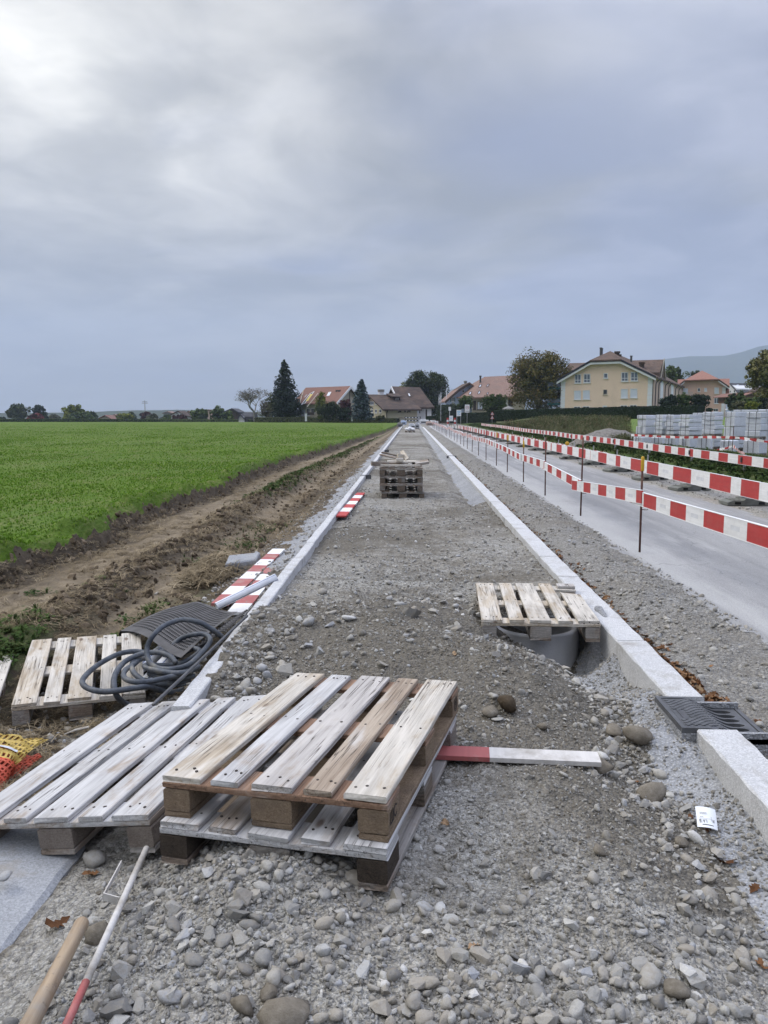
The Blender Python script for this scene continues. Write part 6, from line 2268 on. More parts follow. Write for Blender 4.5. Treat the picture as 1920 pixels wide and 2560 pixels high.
# each plank spans about one post bay, ends overlap a little at the post
first = hang_board('red and white near barrier plank at the right photo edge, ahead of its first post', (AX - .035, 9.05, .512), (AX - .03, 5.2, .58), .158, .022, .435, .72,
				   'planks on the near road barrier', prints=True)
hang_board('red and white plank of the near barrier between its first and second post', (AX - .06, 12.15, .355), (AX - .045, 8.55, .548), .155, .022, .435, .15, 'planks on the near road barrier', prints=True)
hang_board('red and white plank of the near barrier sagging between its second and third post', (AX - .04, 15.1, .485), (AX - .036, 11.7, .40), .15, .022, .435, 0.5, 'planks on the near road barrier')
for i in range(2, len(ay) - 1, 1):
	if i == 2:
		z0, z1 = .475, .50
	else:
		z0, z1 = zc.get(i + 1, .52 + RND.uniform(-.06, .06)), zc.get(i, .52 + RND.uniform(-.06, .06))
	far = ay[i] > 60
	wh = f'between its {ORD[i]} and {ORD[i + 1]} post' if i + 1 < len(ORD) else 'at its far end'
	hang_board(f'red and white plank of the near barrier {wh}', (AX - .04, ay[i + 1] + .1, z0), (AX - .04 - .028 * (i % 2), ay[i] - .1, z1), .15, .022, .435, (i * .37) % 1, 'planks on the near road barrier', edge=not far)

# --- row B: tall planks on rubber feet in the middle
bys = [11.0, 13.45, 16.05, 18.6, 21.3, 24.2, 27.3, 30.6, 34.0, 37.6, 41.3, 45.0, 48.8, 52.8, 57.0, 61.5, 66, 71, 76, 81]
def bx(y):
	return 5.78 - .012 * (y - 12)

foot_me = None
for i, y in enumerate(bys):
	lab = f'grey rubber barrier foot on the gravel strip beside the road, {ORD[i]} from the right edge'
	if foot_me is None:
		mb = MB()
		# rubber footing: bevelled slab, raised middle; black blocks on one side paint the shade of hand holes
		L, W, H = .37, .20, .115
		prof = [(-L, 0), (-L, .05), (-L + .10, .085), (-.09, .085), (-.07, H), (.07, H), (.09, .085), (L - .10, .085), (L, .05), (L, 0)]
		mb.prism(prof, -W, W, 'y')
		mb.box((-L + .12, -W - .008, .02), (-L + .22, -W - .0005, .06), mi=1)
		mb.box((L - .22, -W - .008, .02), (L - .12, -W - .0005, .06), mi=1)
		for x0 in (-.28, -.18, .12, .24):
			mb.box((x0, -W * .72, .0855), (x0 + .045, W * .72, .094))
		foot_me = mb.mesh('barrier_foot', [M_RUBBER, M_PIT])
	o = link('rubber_footing', foot_me)
	o.location = (bx(y) + .02, y, -.088 if y > 9 else -.095)
	o.rotation_euler = (0, 0, rad(78) + RND.uniform(-.25, .25) - rad(70))
	tag(o, lab, 'footing', 'rubber feet under the middle barrier')
	if i < len(bys) - 1:
		y2 = bys[i + 1]
		hang_board(f'tall red and white plank of the middle barrier, {ORD[i]} from the right edge', (bx(y2) - .04, y2 + .02, .205), (bx(y) - .04, y + .02, .205),
				   .30, .03, .952, (i * .42 + .28) % 1, 'tall planks of the middle barrier', prints=y < 22, edge=y < 50)
		t = thing('barrier_upright', f'short grey upright carrying the middle barrier, {ORD[i]} from the right edge', 'post', (bx(y), y, -.04), group='uprights of the middle barrier')
		mb = MB()
		mb.box((-.018, -.018, 0), (.018, .018, .36))
		mb.build('upright_tube', M_GALV, t)

# --- row D: low planks just beyond, seen in the gap
dys = [21.9, 25.2, 28.5, 31.9, 35.3, 39, 43, 47, 51.5, 56]
for i in range(len(dys) - 1):
	hang_board(f'low red and white plank behind the middle barrier, {ORD[i]} from the right', (6.72, dys[i + 1], .06 + .02 * (i % 2)), (6.72, dys[i], .05 - (.05 if i == 0 else 0)), .17, .022, .5, (i * .3) % 1, 'low planks behind the middle barrier', edge=False)
	t = thing('barrier_upright', f'small grey upright carrying the low planks, {ORD[i]} from the right', 'post', (6.75, dys[i] + .3, -.1), group='uprights of the low planks')
	mb = MB()
	mb.box((-.015, -.015, 0), (.015, .015, .42))
	mb.build('upright_tube', M_GALV, t)
# warning lamp on it
t = thing('warning_lamp', 'yellow warning lamp on the low planks behind the middle barrier', 'warning lamp', (6.70, 33.4, -.05))
mb = MB()
mb.box((-.10, -.05, .0), (.10, .05, .15))
mb.box((-.06, -.035, .1505), (.06, .035, .19))
mb.build('battery_case', M_YELLOW, t)
mb = MB()
mb.lathe([(.0005, -.035), (.085, -.03), (.09, 0), (.085, .03), (.0005, .035)], 14, M=Matrix.Translation((0, 0, .275)) @ Matrix.Rotation(rad(90), 4, 'X'))
mb.build('lens', M_YELLOW, t, smooth=True)

# --- row C: planks on galvanised posts at the foot of the verge
cys = [11.6, 15.4, 19.4, 23.0, 27.1, 31.6, 35.8, 40, 44.3, 48.6, 53, 57.5, 62, 66.5, 71, 76, 81, 86, 91]
CX = 8.25
cz = lambda i: (.33, .335, .34, .345, .36, .38, .37, .36)[i] if i < 8 else .36 + .02 * math.sin(i)
for i, y in enumerate(cys):
	gz = float(height(np.array([CX]), np.array([y]))[0])
	t = thing('verge_post', f'galvanised square post of the far barrier on the grass verge, {ORD[i]} from the right edge', 'post', (CX + .03, y, gz - .03), (0, 0, 0), 'galvanised posts on the verge')
	mb = MB()
	top = cz(i) + .16 - gz
	mb.box((-.028, -.028, 0), (.028, .028, top))
	mb.build('post_tube', M_GALV, t)
	mb = MB()
	mb.box((-.105, -.03, top - .19), (-.03, .03, top - .06))
	mb.build('clamp_plate', M_DARKSTEEL, t)
	if i:
		hang_board(f'red and white plank of the far barrier on the verge, {ORD[i - 1]} from the right edge', (CX - .03, y + .04, cz(i)), (CX - .03, cys[i - 1] + .03, cz(i - 1)), .235, .025, .62, (i * .47 + .1) % 1, 'planks of the far barrier')

# ================================================================== strapped granite stacks on pallets
def pallet_small(t, w, d, z):
	"""simple pallet under a stack, its pieces are parts of the strapped load"""
	for y in (-d / 2 + .06, 0, d / 2 - .06):
		for x in (-w / 2 + .06, 0, w / 2 - .06):
			mb = MB()
			mb.box((-.06, -.06, 0), (.06, .06, .10))
			o = mb.build('pallet_block', M_WOOD_OLD, t)
			o.location = (x, y, z)
	for y in (-d / 2 + .06, -d / 6, d / 6, d / 2 - .06):
		mb = MB()
		mb.box((-w / 2, -.055, 0), (w / 2, .055, .022))
		o = mb.build('pallet_board', M_WOOD_WARM, t)
		o.location = (0, y, z + .1005)

def stack(label, x, y, z, rot, layers, w, d, seed, straps=(-.28, .28), upright=False):
	"""layers: list of (height, n blocks across, shift, width factor)"""
	r = random.Random(seed)
	t = thing('stone_stack', label, 'stone stack', (x, y, z), (0, 0, rot), 'strapped granite stacks beside the road')
	pallet_small(t, w * .95, d * .98, 0)
	zz = .126
	for (h, n, sh, wf) in layers:
		wl = w * wf
		if n > 0:
			for i in range(n):
				bw = wl / n
				mb = MB()
				mb.box((-bw / 2 + .004, -d / 2 + r.uniform(0, .05), .007), (bw / 2 - .004, d / 2 - r.uniform(0, .05), h - .007), ch=.018)
				o = mb.build('granite_block', M_BLOCK, t)
				o.location = (-wl / 2 + bw * (i + .5) + sh, r.uniform(-.02, .02), zz)
		zz += h
	for s in straps:
		mb = MB()
		m = max(f for _, _, _, f in layers) * w / 2
		mb.box((s * w - .009, -d / 2 - .045, .10), (s * w + .009, -d / 2 - .040, zz + .004))
		mb.box((s * w - .009, -d / 2 - .0398, zz + .002), (s * w + .009, d / 2 + .04, zz + .006))
		mb.build('strap', M_DARKSTEEL, t)
	return t, zz

L4 = [(.20, 1, 0, 1), (.21, 1, .02, 1), (.2, 1, -.01, 1.02), (.2, 1, .0, .98)]
L2 = [(.40, 2, 0, 1), (.37, 2, .02, .96), (.22, 1, .03, .95)]
L5 = [(.17, 1, 0, 1), (.16, 1, .03, 1), (.17, 1, -.02, 1.02), (.15, 1, .02, .96), (.16, 1, 0, .95)]
LW = [(.45, 3, 0, 1), (.44, 3, 0, 1)]
LL = [(.62, 3, 0, 1)]
SCALE = 34.0

def place(px0, px1, pyb, pyt, Y, layers, seed, label, zbase, rot=-.32, straps=(-.28, .28), d=.95, under=None):
	"""front face spans px0..px1 at distance Y; layers are stretched to reach pyt"""
	a, b = at_y(px0, pyb, Y), at_y(px1, pyb, Y)
	top = at_y(px0, pyt, Y).z
	th = -rot
	t1 = b.x / Y
	w = .80 * (t1 * Y - a.x) / (math.cos(th) + t1 * math.sin(th))
	hh = sum(l[0] for l in layers) + .126
	k = (top - zbase - .126) / (hh - .126)
	lay = [(l[0] * k, l[1], l[2], l[3]) for l in layers]
	c, s_ = math.cos(th), math.sin(th)
	cx, cy = a.x + c * w / 2 + s_ * d / 2, Y - s_ * w / 2 + c * d / 2
	if under:
		stack(under, cx, cy, 0.0, rot, [((zbase - .126) / 2, 3, 0, 1.0), ((zbase - .126) / 2, 3, 0, 1.0)], w, .95, seed + 20)
	return stack(label, cx, cy, zbase, rot, lay, w, d, seed, straps)

s6 = 360 / 1659
X6 = lambda v: 1560 + v * s6
Y6 = lambda v: 980 + v * s6
low = [(108, 228, 590, 515, 33.5, 'low front stack of upright granite slabs at the left end of the lower row', -.85, LL),
	   (305, 475, 610, 520, 32.0, 'lower row granite stack, second from the left', -.42, LL),
	   (478, 612, 625, 520, 31.2, 'lower row granite stack, third from the left', -.5, LL),
	   (636, 782, 660, 528, 30.2, 'lower row granite stack under the stack with the dark strap buckle', -.78, LL),
	   (838, 1035, 680, 520, 28.6, 'lower row granite stack with weeds in front, right of the middle', -.45, LL),
	   (1100, 1290, 700, 555, 27.6, 'lower row granite stack directly behind the tape stake', -.6, LL),
	   (1362, 1600, 720, 555, 26.4, 'lower row granite stack at the right edge of the photo', -.72, LL)]
for i, (x0, x1, yb, yt, Y, lab, rot, lay) in enumerate(low):
	zb = .02
	place(X6(x0), X6(x1), Y6(yb), Y6(yt), Y, lay, 40 + i, 'grey ' + lab, zb, rot, (-.17, .17), .9)
# the upper row stands on pallets on the second terrace of stacks behind
upp = [(135, 270, 485, 264, 36.4, 'upper granite stack at the left end, two thick courses under one wide slab', -.86, L2),
	   (345, 455, 485, 260, 35.6, 'narrow upper granite stack, second from the left, five thin courses', -.86, L5),
	   (468, 585, 490, 262, 35.0, 'upper granite stack with a white scrap on top, third from the left', -.86, L5),
	   (628, 772, 500, 258, 34.0, 'upper granite stack with a broken dark course, fourth from the left', -.92, L5),
	   (892, 1070, 490, 228, 32.4, 'tall upper granite stack stepped in at the top, fifth from the left', -.72, L5),
	   (1140, 1290, 520, 226, 31.2, 'upper granite stack of thick upright blocks under an overhanging slab', -.86, L2),
	   (1390, 1605, 525, 230, 29.8, 'upper granite stack at the right edge of the photo, four even courses', -.66, L4)]
for i, (x0, x1, yb, yt, Y, lab, rot, lay) in enumerate(upp):
	zb = at_y(X6(x0), Y6(yb + 30), Y).z - .0
	place(X6(x0), X6(x1), Y6(yb), Y6(yt), Y, lay, 60 + i, 'grey ' + lab, zb, rot, (-.25, .22), 1.0,
		  'grey lower granite stack carrying the ' + lab.replace('upper ', '', 1).split(',')[0].split(' with ')[0].split(' of ')[0].split(' stepped')[0] + (' at the left end', ', second from left', ', third from left', ', fourth from left', ', fifth from left', ', sixth from left', ' at the photo edge')[i].replace(' at the left end', '' if 'left end' in lab.split(',')[0] else ' at the left end').replace(' at the photo edge', '' if 'right edge' in lab.split(',')[0] else ' at the photo edge'))
for i, (px, Y) in enumerate([(1755, 42.5), (1872, 38), (1935, 38)]):
	p = at_y(px, 1000, Y)
	stack(('pale granite stack behind the fourth upper stack, only its top visible', 'pale granite stack behind the right upper stacks, its long top slab showing', 'rearmost pale granite stack at the right edge of the photo')[i],
		  p.x + .3, Y + .5, .0, -.45, [(.55, 3, 0, 1), (.50, 3, 0, 1), (.28, 1, 0, 1.05), ((.10, .24, .26)[i], 1, 0, 1.1)], (.9, 1.3, 1.3)[i], 1.0, 90 + i)
# white wrapper scrap
p = at_y(X6(505), Y6(275), 34.9)
mb = MB()
mb.add([p + Vector(v) for v in ((-.08, 0, -.06), (.02, .02, -.08), (.12, 0, .05), (.02, -.02, .08), (0, .1, .0))], [(0, 1, 2, 3), (0, 4, 1), (2, 4, 3), (1, 4, 2), (3, 4, 0)])
tag(mb.build('plastic_scrap', M_WHITE), 'small white plastic scrap hanging on top of a granite stack', 'plastic scrap')

# --- red and white tape on thin stakes in front of the stacks
def tape(label, pts, w, seed):
	t = thing('barrier_tape', label, 'barrier tape', group='tape around the stone stacks')
	P = catmull(pts, 12)
	mbr, mbw = MB(), MB()
	acc, k = 0.0, 0
	for i in range(len(P) - 1):
		a, b = P[i], P[i + 1]
		tw0, tw1 = math.sin(i * .35 + seed), math.sin((i + 1) * .35 + seed)
		ua, ub = Vector((0, .5 * tw0, .6 + .4 * abs(tw0))) * w / 2, Vector((0, .5 * tw1, .6 + .4 * abs(tw1))) * w / 2
		(mbr if k % 2 else mbw).add([a - ua, b - ub, b + ub, a + ua], [(0, 1, 2, 3)])
		acc += (b - a).length
		if acc > .22:
			acc, k = 0, k + 1
	mbr.build('red_stripes', M_RED, t)
	mbw.build('white_stripes', M_WHITE, t)

TP = lambda x, y, Y: at_y(X6(x), Y6(y), Y)
for i, (x, y0, y1, Y) in enumerate([(80, 490, 600, 33), (1262, 390, 712, 26.5)]):
	a, b = TP(x, y0, Y), TP(x, y1, Y)
	t = thing('tape_stake', ('thin rusty stake holding the tape at the left end of the stone stacks', 'thin dark stake holding the tape in front of the stone stacks')[i], 'stake', (a.x, a.y, 0.0))
	mb = MB()
	mb.tube([(0, 0, -.1), (0.01, 0, a.z)], .012, 6)
	mb.build('rod', M_RUST, t)
tape('upper red and white barrier tape strung along the stone stacks', [TP(80, 495, 33), TP(330, 508, 31.5), TP(640, 522, 29.5), TP(960, 520, 28), TP(1260, 525, 26.5), TP(1450, 545, 25.6), TP(1700, 580, 24.8)], .10, 1)
tape('tape hanging down at the left stake of the stone stacks', [TP(80, 495, 33), TP(84, 540, 32.9), TP(78, 580, 32.8)], .10, 2)
tape('slack red and white tape running from the dark stake down to the left', [TP(1255, 620, 26.5), TP(1150, 655, 27), TP(990, 685, 27.6)], .09, 3)
tape('slack red and white tape running from the dark stake down to the far barrier', [TP(1255, 620, 26.5), TP(1320, 680, 25), TP(1390, 720, 22.5)], .11, 4)

# --- gravel heap left of the stacks
def heap(name, label, x, y, rx, ry, h, m, seed):
	mb = MB()
	N, R = 40, 12
	vs = [(0, 0, h)]
	fs = []
	for j in range(1, R + 1):
		t = j / R
		for i in range(N):
			a = 2 * PI * i / N
			k = 1 + .12 * fbm(np.array([math.cos(a) * 2]), np.array([math.sin(a) * 2]), 1, 3, seed)[0]
			z = h * (1 - t ** 1.5) + .10 * fbm(np.array([t * 4 * math.cos(a)]), np.array([t * 4 * math.sin(a)]), 1.4, 3, seed + 3)[0] * (1 - t * .6)
			vs.append((rx * t * k * math.cos(a), ry * t * k * math.sin(a), z - .15 * t ** 3))
	for i in range(N):
		fs.append((0, 1 + i, 1 + (i + 1) % N))
	for j in range(R - 1):
		for i in range(N):
			fs.append((1 + j * N + i, 1 + (j + 1) * N + i, 1 + (j + 1) * N + (i + 1) % N, 1 + j * N + (i + 1) % N))
	mb.add(vs, fs)
	o = mb.build(name, m, smooth=True)
	o.location = (x, y, 0)
	return tag(o, label, 'gravel heap')

p = at_y(1520, 1110, 37)
heap('gravel_heap', 'grey gravel heap on the ground left of the granite stacks', p.x + .3, 38, 2.2, 2.0, .80, plain('dark_gravel_heap', (0.15, 0.14, 0.125), .95, 0, .45, 9), 5)

# ================================================================== trees and bushes
def leaf_mesh(name, pos, nrm, size, attr, m, aspect=1.0, fold=.25):
	"""numpy arrays to one mesh of leaf quads (kite shaped), with a per-face tint"""
	n = len(pos)
	rng = np.random.default_rng(n)
	t = rng.normal(size=(n, 3))
	t -= nrm * (t * nrm).sum(1)[:, None]
	t /= np.linalg.norm(t, axis=1)[:, None] + 1e-9
	b = np.cross(nrm, t)
	s = size[:, None]
	v0 = pos - t * s * aspect
	v1 = pos + b * s * .62 + nrm * s * fold
	v2 = pos + t * s * aspect
	v3 = pos - b * s * .62 + nrm * s * fold
	co = np.stack([v0, v1, v2, v3], 1).reshape(-1, 3).astype(np.float32)
	me = bpy.data.meshes.new(name)
	me.vertices.add(4 * n)
	me.vertices.foreach_set('co', co.ravel())
	me.loops.add(4 * n)
	me.loops.foreach_set('vertex_index', np.arange(4 * n, dtype=np.int32))
	me.polygons.add(n)
	me.polygons.foreach_set('loop_start', np.arange(0, 4 * n, 4, dtype=np.int32))
	me.update(calc_edges=True)
	a = me.attributes.new('leaf', 'FLOAT', 'FACE')
	a.data.foreach_set('value', attr.astype(np.float32))
	me.materials.append(m)
	return me

def unit(v):
	return v / (np.linalg.norm(v, axis=1)[:, None] + 1e-9)

def crown_mesh(name, w, d, h, z0, m, seed, n_clump=60, n_leaf=5000, leaf=.16, clump=.17, taper=0.0, hollow=.45, top_round=1.0):
	rng = np.random.default_rng(seed)
	u = unit(rng.normal(size=(n_clump, 3)))
	rr = hollow + (1 - hollow) * rng.random(n_clump) ** .5
	c = u * rr[:, None]
	c[:, 2] = np.sign(c[:, 2]) * np.abs(c[:, 2]) ** top_round
	k = 1 - taper * (c[:, 2] * .5 + .5)
	c = np.stack([c[:, 0] * w / 2 * k, c[:, 1] * d / 2 * k, z0 + (c[:, 2] * .5 + .5) * h * .94], 1)
	cr = clump * min(w, h) * rng.uniform(.65, 1.35, n_clump)
	ct = rng.random(n_clump)
	idx = rng.integers(0, n_clump, n_leaf)
	dirs = unit(rng.normal(size=(n_leaf, 3)) + np.array([0, 0, .25]))
	pos = c[idx] + dirs * (cr[idx] * rng.random(n_leaf) ** .4)[:, None] * np.array([1.1, 1.1, .85])
	nrm = unit(dirs + rng.normal(size=(n_leaf, 3)) * .55)
	size = leaf * rng.uniform(.6, 1.35, n_leaf)
	attr = np.clip(.55 * ct[idx] + .45 * rng.random(n_leaf), 0, 1)
	# heart of the crown: larger leaves so that the middle is closed
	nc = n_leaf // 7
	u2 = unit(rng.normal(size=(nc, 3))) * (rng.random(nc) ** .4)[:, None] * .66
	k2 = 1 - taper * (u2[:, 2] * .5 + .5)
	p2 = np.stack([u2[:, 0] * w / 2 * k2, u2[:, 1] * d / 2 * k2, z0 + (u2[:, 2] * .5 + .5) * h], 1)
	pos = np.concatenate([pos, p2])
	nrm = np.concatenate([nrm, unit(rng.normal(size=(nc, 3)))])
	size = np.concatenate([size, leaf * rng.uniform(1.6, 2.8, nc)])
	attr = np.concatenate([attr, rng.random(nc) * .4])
	pos[:, 2] = np.maximum(pos[:, 2], z0 * .6 + .03)
	return leaf_mesh(name, pos, nrm, size, attr, m)

LEAFM = {
	'dark': leafcol('leaves_dark', [(0.0, (0.0189, 0.0297, 0.0135)), (0.6, (0.0405, 0.0567, 0.023)), (1.0, (0.0837, 0.0891, 0.0324))]),
	'deep': leafcol('leaves_deep', [(0.0, (0.013, 0.0234, 0.0156)), (0.7, (0.026, 0.0416, 0.0247)), (1.0, (0.0468, 0.065, 0.0351))]),
	'autumn': leafcol('leaves_autumn', [(0.0, (0.0324, 0.0405, 0.0162)), (0.45, (0.0837, 0.0837, 0.027)), (0.8, (0.1418, 0.1107, 0.0324)), (1.0, (0.2093, 0.1215, 0.0378))]),
	'spruce': leafcol('needles_spruce', [(0.0, (0.01, 0.0175, 0.0137)), (0.7, (0.0213, 0.0338, 0.0225)), (1.0, (0.0425, 0.0575, 0.035))]),
	'blue': leafcol('needles_blue', [(0.0, (0.0264, 0.0432, 0.0456)), (0.6, (0.0624, 0.0888, 0.0936)), (1.0, (0.114, 0.15, 0.156))]),
	'green': leafcol('leaves_green', [(0.0, (0.0275, 0.0475, 0.015)), (0.6, (0.0688, 0.1, 0.0275)), (1.0, (0.125, 0.1625, 0.05))]),
	'lime': leafcol('leaves_lime', [(0.0, (0.062, 0.085, 0.014)), (0.6, (0.13, 0.155, 0.022)), (1.0, (0.25, 0.23, 0.035))]),
	'red': leafcol('leaves_red', [(0.0, (0.0299, 0.0138, 0.0149)), (0.6, (0.0713, 0.0253, 0.0276)), (1.0, (0.138, 0.0391, 0.0368))]),
	'crimson': leafcol('leaves_crimson', [(0.0, (0.06, 0.016, 0.016)), (0.6, (0.14, 0.028, 0.026)), (1.0, (0.22, 0.05, 0.04))]),
	'hedge': leafcol('leaves_hedge', [(0.0, (0.0125, 0.0225, 0.0125)), (0.7, (0.0275, 0.045, 0.0213)), (1.0, (0.05, 0.0725, 0.0325))]),
	'olive': leafcol('leaves_olive', [(0.0, (0.054, 0.0607, 0.0297)), (0.6, (0.1148, 0.1188, 0.0607)), (1.0, (0.189, 0.1823, 0.1013))]),
	'yellowing': leafcol('leaves_yellowing', [(0.0, (0.06, 0.068, 0.028)), (0.5, (0.13, 0.13, 0.05)), (0.85, (0.23, 0.21, 0.09)), (1.0, (0.34, 0.29, 0.15))]),
	'twig': leafcol('leaves_sparse', [(0.0, (0.06, 0.052, 0.034)), (0.6, (0.105, 0.09, 0.055)), (1.0, (0.15, 0.13, 0.075))]),
}

def trunk_mb(h, r, lean=0.0, limbs=5, seed=0, spread_=.3):
	rr = random.Random(seed)
	mb = MB()
	pts = [Vector((lean * h * (t ** 2) + .02 * h * math.sin(5 * t + seed), .02 * h * math.sin(4 * t + 1), h * t)) for t in (0, .25, .5, .75, 1)]
	mb.tube(pts, [r * 1.3, r, r * .85, r * .65, r * .3], 8)
	for i in range(limbs):
		t = rr.uniform(.35, .85)
		b = Vector((lean * h * t * t, 0, h * t))
		a = rr.uniform(0, 2 * PI)
		L = h * spread_ * rr.uniform(.6, 1.1)
		e = b + Vector((math.cos(a) * L, math.sin(a) * L, L * rr.uniform(.5, 1.1)))
		mb.tube([b, b.lerp(e, .5) + Vector((0, 0, .08 * L)), e], [r * .5, r * .33, r * .12], 6)
	return mb

def tree(name, label, px, pyb, wpx, pyt, Y, leafkind, seed, group=None, cat='tree', trunk=.25, n_leaf=2600, n_clump=40, clump=.17, taper=0.0,
		 leaf_px=3.2, hollow=.45, depth=.8, zbase=None, bark=None, top_round=1.0, r=None):
	s = Y / FPX
	base = at_y(px, pyb, Y)
	top = at_y(px, pyt, Y).z
	zb = base.z if zbase is None else zbase
	H = top - zb
	w = wpx * s
	t = thing(name, label, cat, (base.x, Y, zb), (0, 0, 0), group)
	z0 = H * trunk
	me = crown_mesh('crown', w, w * depth, H - z0, z0, LEAFM[leafkind], seed, n_clump, n_leaf, leaf_px * s, clump, taper, hollow, top_round)
	link('crown', me, t)
	trunk_mb(H * .72, r or max(.05, w * .035), 0, 5, seed).build('trunk', bark or M_BARK, t, smooth=True)
	return t

def spruce(name, label, px, pyb, wpx, pyt, Y, leafkind, seed, n_lev=30, per=11, droop=.35, low=.06, gaps=.0, shape=.85):
	s = Y / FPX
	base = at_y(px, pyb, Y)
	H = at_y(px, pyt, Y).z - base.z
	R = wpx * s / 2
	rng = np.random.default_rng(seed)
	t = thing(name, label, 'tree', (base.x, Y, base.z))
	P, N, S, A = [], [], [], []
	for i in range(n_lev):
		k = (i + .5) / n_lev
		z = H * (low + (1 - low) * k)
		L0 = R * (1 - k) ** shape + R * .03
		for j in range(max(4, int(per * (1 - k * .6)))):
			a = rng.uniform(0, 2 * PI)
			L = L0 * rng.uniform(.55, 1.12)
			if rng.random() < gaps:
				L *= .45
			nn = int(6 + 30 * L / R)
			tt = rng.random(nn) ** .75
			up = .10 * L * np.sin(tt * PI) - droop * L * tt ** 1.6 + .22 * L * np.maximum(tt - .75, 0)
			side = rng.normal(0, .10 * L + .02, nn) * (1 - tt * .5)
			hang = -np.abs(rng.normal(0, .07 * R, nn)) * (.4 + tt)
			x = math.cos(a) * L * tt - math.sin(a) * side
			y = math.sin(a) * L * tt + math.cos(a) * side
			P.append(np.stack([x, y, z + up + hang], 1))
			N.append(np.stack([rng.normal(0, .6, nn), rng.normal(0, .6, nn), np.ones(nn) * .7], 1))
			S.append(rng.uniform(1.5, 3.6, nn) * s)
			A.append(np.clip(rng.random(nn) * .6 + tt * .4, 0, 1))
	me = leaf_mesh('crown', np.concatenate(P), unit(np.concatenate(N)), np.concatenate(S), np.concatenate(A), LEAFM[leafkind], 1.35, .1)
	link('crown', me, t)
	mb = MB()
	mb.tube([(0, 0, -.2), (0, 0, H * .5), (0, 0, H * .985)], [R * .075, R * .05, R * .008], 8)
	mb.build('trunk', M_BARK, t, smooth=True)
	return t

def bare_tree(label, px, pyb, wpx, pyt, Y, seed):
	s = Y / FPX
	base = at_y(px, pyb, Y)
	H = at_y(px, pyt, Y).z - base.z
	rr = random.Random(seed)
	t = thing('bare_tree', label, 'tree', (base.x, Y, base.z))
	mb = MB()
	tips = []

	def grow(p, d, L, r, lev):
		e = p + d * L
		mid = p.lerp(e, .5) + Vector((rr.uniform(-1, 1), rr.uniform(-1, 1), rr.uniform(-.3, .6))) * L * .07
		mb.tube([p, mid, e], [r, r * .82, r * .62], 5 if lev < 3 else 3, caps=False)
		if lev >= 6:
			tips.append(e)
			return
		if lev >= 3:
			tips.append(e)
		n = 3 if lev < 5 else 2
		for i in range(n):
			a = rr.uniform(0, 2 * PI)
			sp = rr.uniform(.35, .75)
			q = (d + Vector((math.cos(a), math.sin(a), rr.uniform(-.25, .45))) * sp * 1.25).normalized()
			grow(e, q, L * rr.uniform(.70, .86), r * .62, lev + 1)
	grow(Vector((0, 0, -.1)), Vector((.02, 0, 1)), H * .215, H * .024, 0)
	mb.build('trunk', M_BARK_PALE, t)
	T = np.array([tuple(v) for v in tips])
	rng = np.random.default_rng(seed)
	k = rng.integers(0, len(T), 1500)
	pos = T[k] + rng.normal(0, .16, (1500, 3))
	link('crown', leaf_mesh('crown', pos, unit(rng.normal(size=(1500, 3))), rng.uniform(.6, 1.4, 1500) * s, rng.random(1500), LEAFM['twig']), t)
	return t

def hedge(label, pts, depth, m, seed, n_leaf, leafkind='hedge', leaf=.07, name='hedge'):
	"""clipped hedge through (x, y, zbase, ztop) stations: a dense body with leaves all over it"""
	rng = np.random.default_rng(seed)
	t = thing(name, label, 'hedge', (pts[0][0], pts[0][1], pts[0][2]))
	o = Vector((pts[0][0], pts[0][1], pts[0][2]))
	mb = MB()
	P = [Vector(p[:3]) - o for p in pts]
	T = [p[3] - p[2] for p in pts]
	vs, fs = [], []
	n = len(P)
	for i in range(n):
		d = (P[min(i + 1, n - 1)] - P[max(i - 1, 0)])
		nn = Vector((d.y, -d.x, 0)).normalized() * depth / 2
		for (sd, zz) in ((1, -.2), (1, T[i] * .92), (.75, T[i] * .985), (-.75, T[i] * .985), (-1, T[i] * .92), (-1, -.2)):
			vs.append(P[i] + nn * sd * .93 + Vector((0, 0, zz)))
	for i in range(n - 1):
		for k in range(5):
			fs.append((i * 6 + k, (i + 1) * 6 + k, (i + 1) * 6 + k + 1, i * 6 + k + 1))
	fs += [tuple(range(6)), tuple((n - 1) * 6 + k for k in range(5, -1, -1))]
	mb.add(vs, fs)
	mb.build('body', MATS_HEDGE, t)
	L = [(P[i + 1] - P[i]).length for i in range(n - 1)]
	seg = rng.choice(n - 1, n_leaf, p=np.array(L) / sum(L))
	f = rng.random(n_leaf)
	A = np.array([tuple(p) for p in P])
	base = A[seg] + (A[seg + 1] - A[seg]) * f[:, None]
	hh = np.array(T)[seg] + (np.array(T)[seg + 1] - np.array(T)[seg]) * f
	d = A[seg + 1] - A[seg]
	nr = unit(np.stack([d[:, 1], -d[:, 0], 0 * d[:, 0]], 1))
	side = rng.random(n_leaf)
	top = side > .72
	sg = np.where(side < .55, 1, -1)
	pos = base + nr * (np.where(top, rng.uniform(-1, 1, n_leaf), sg) * depth / 2 + rng.normal(0, .02, n_leaf))[:, None]
	pos[:, 2] += np.where(top, hh + rng.normal(0, .02, n_leaf), hh * rng.random(n_leaf))
	nrm = np.where(top[:, None], np.array([[0, 0, 1.0]]), nr * sg[:, None]) + rng.normal(0, .45, (n_leaf, 3))
	cl = fbm(pos[:, 0] + pos[:, 1], pos[:, 2] * 2, .6, 3, seed) * .5 + .5
	link('foliage', leaf_mesh('foliage', pos, unit(nrm), leaf * rng.uniform(.6, 1.4, n_leaf), np.clip(.6 * cl + .4 * rng.random(n_leaf), 0, 1), LEAFM[leafkind]), t)
	return t

MATS_HEDGE = plain('hedge_inside', (0.011, 0.018, 0.010), 0.95, 0, 0.3, 3)

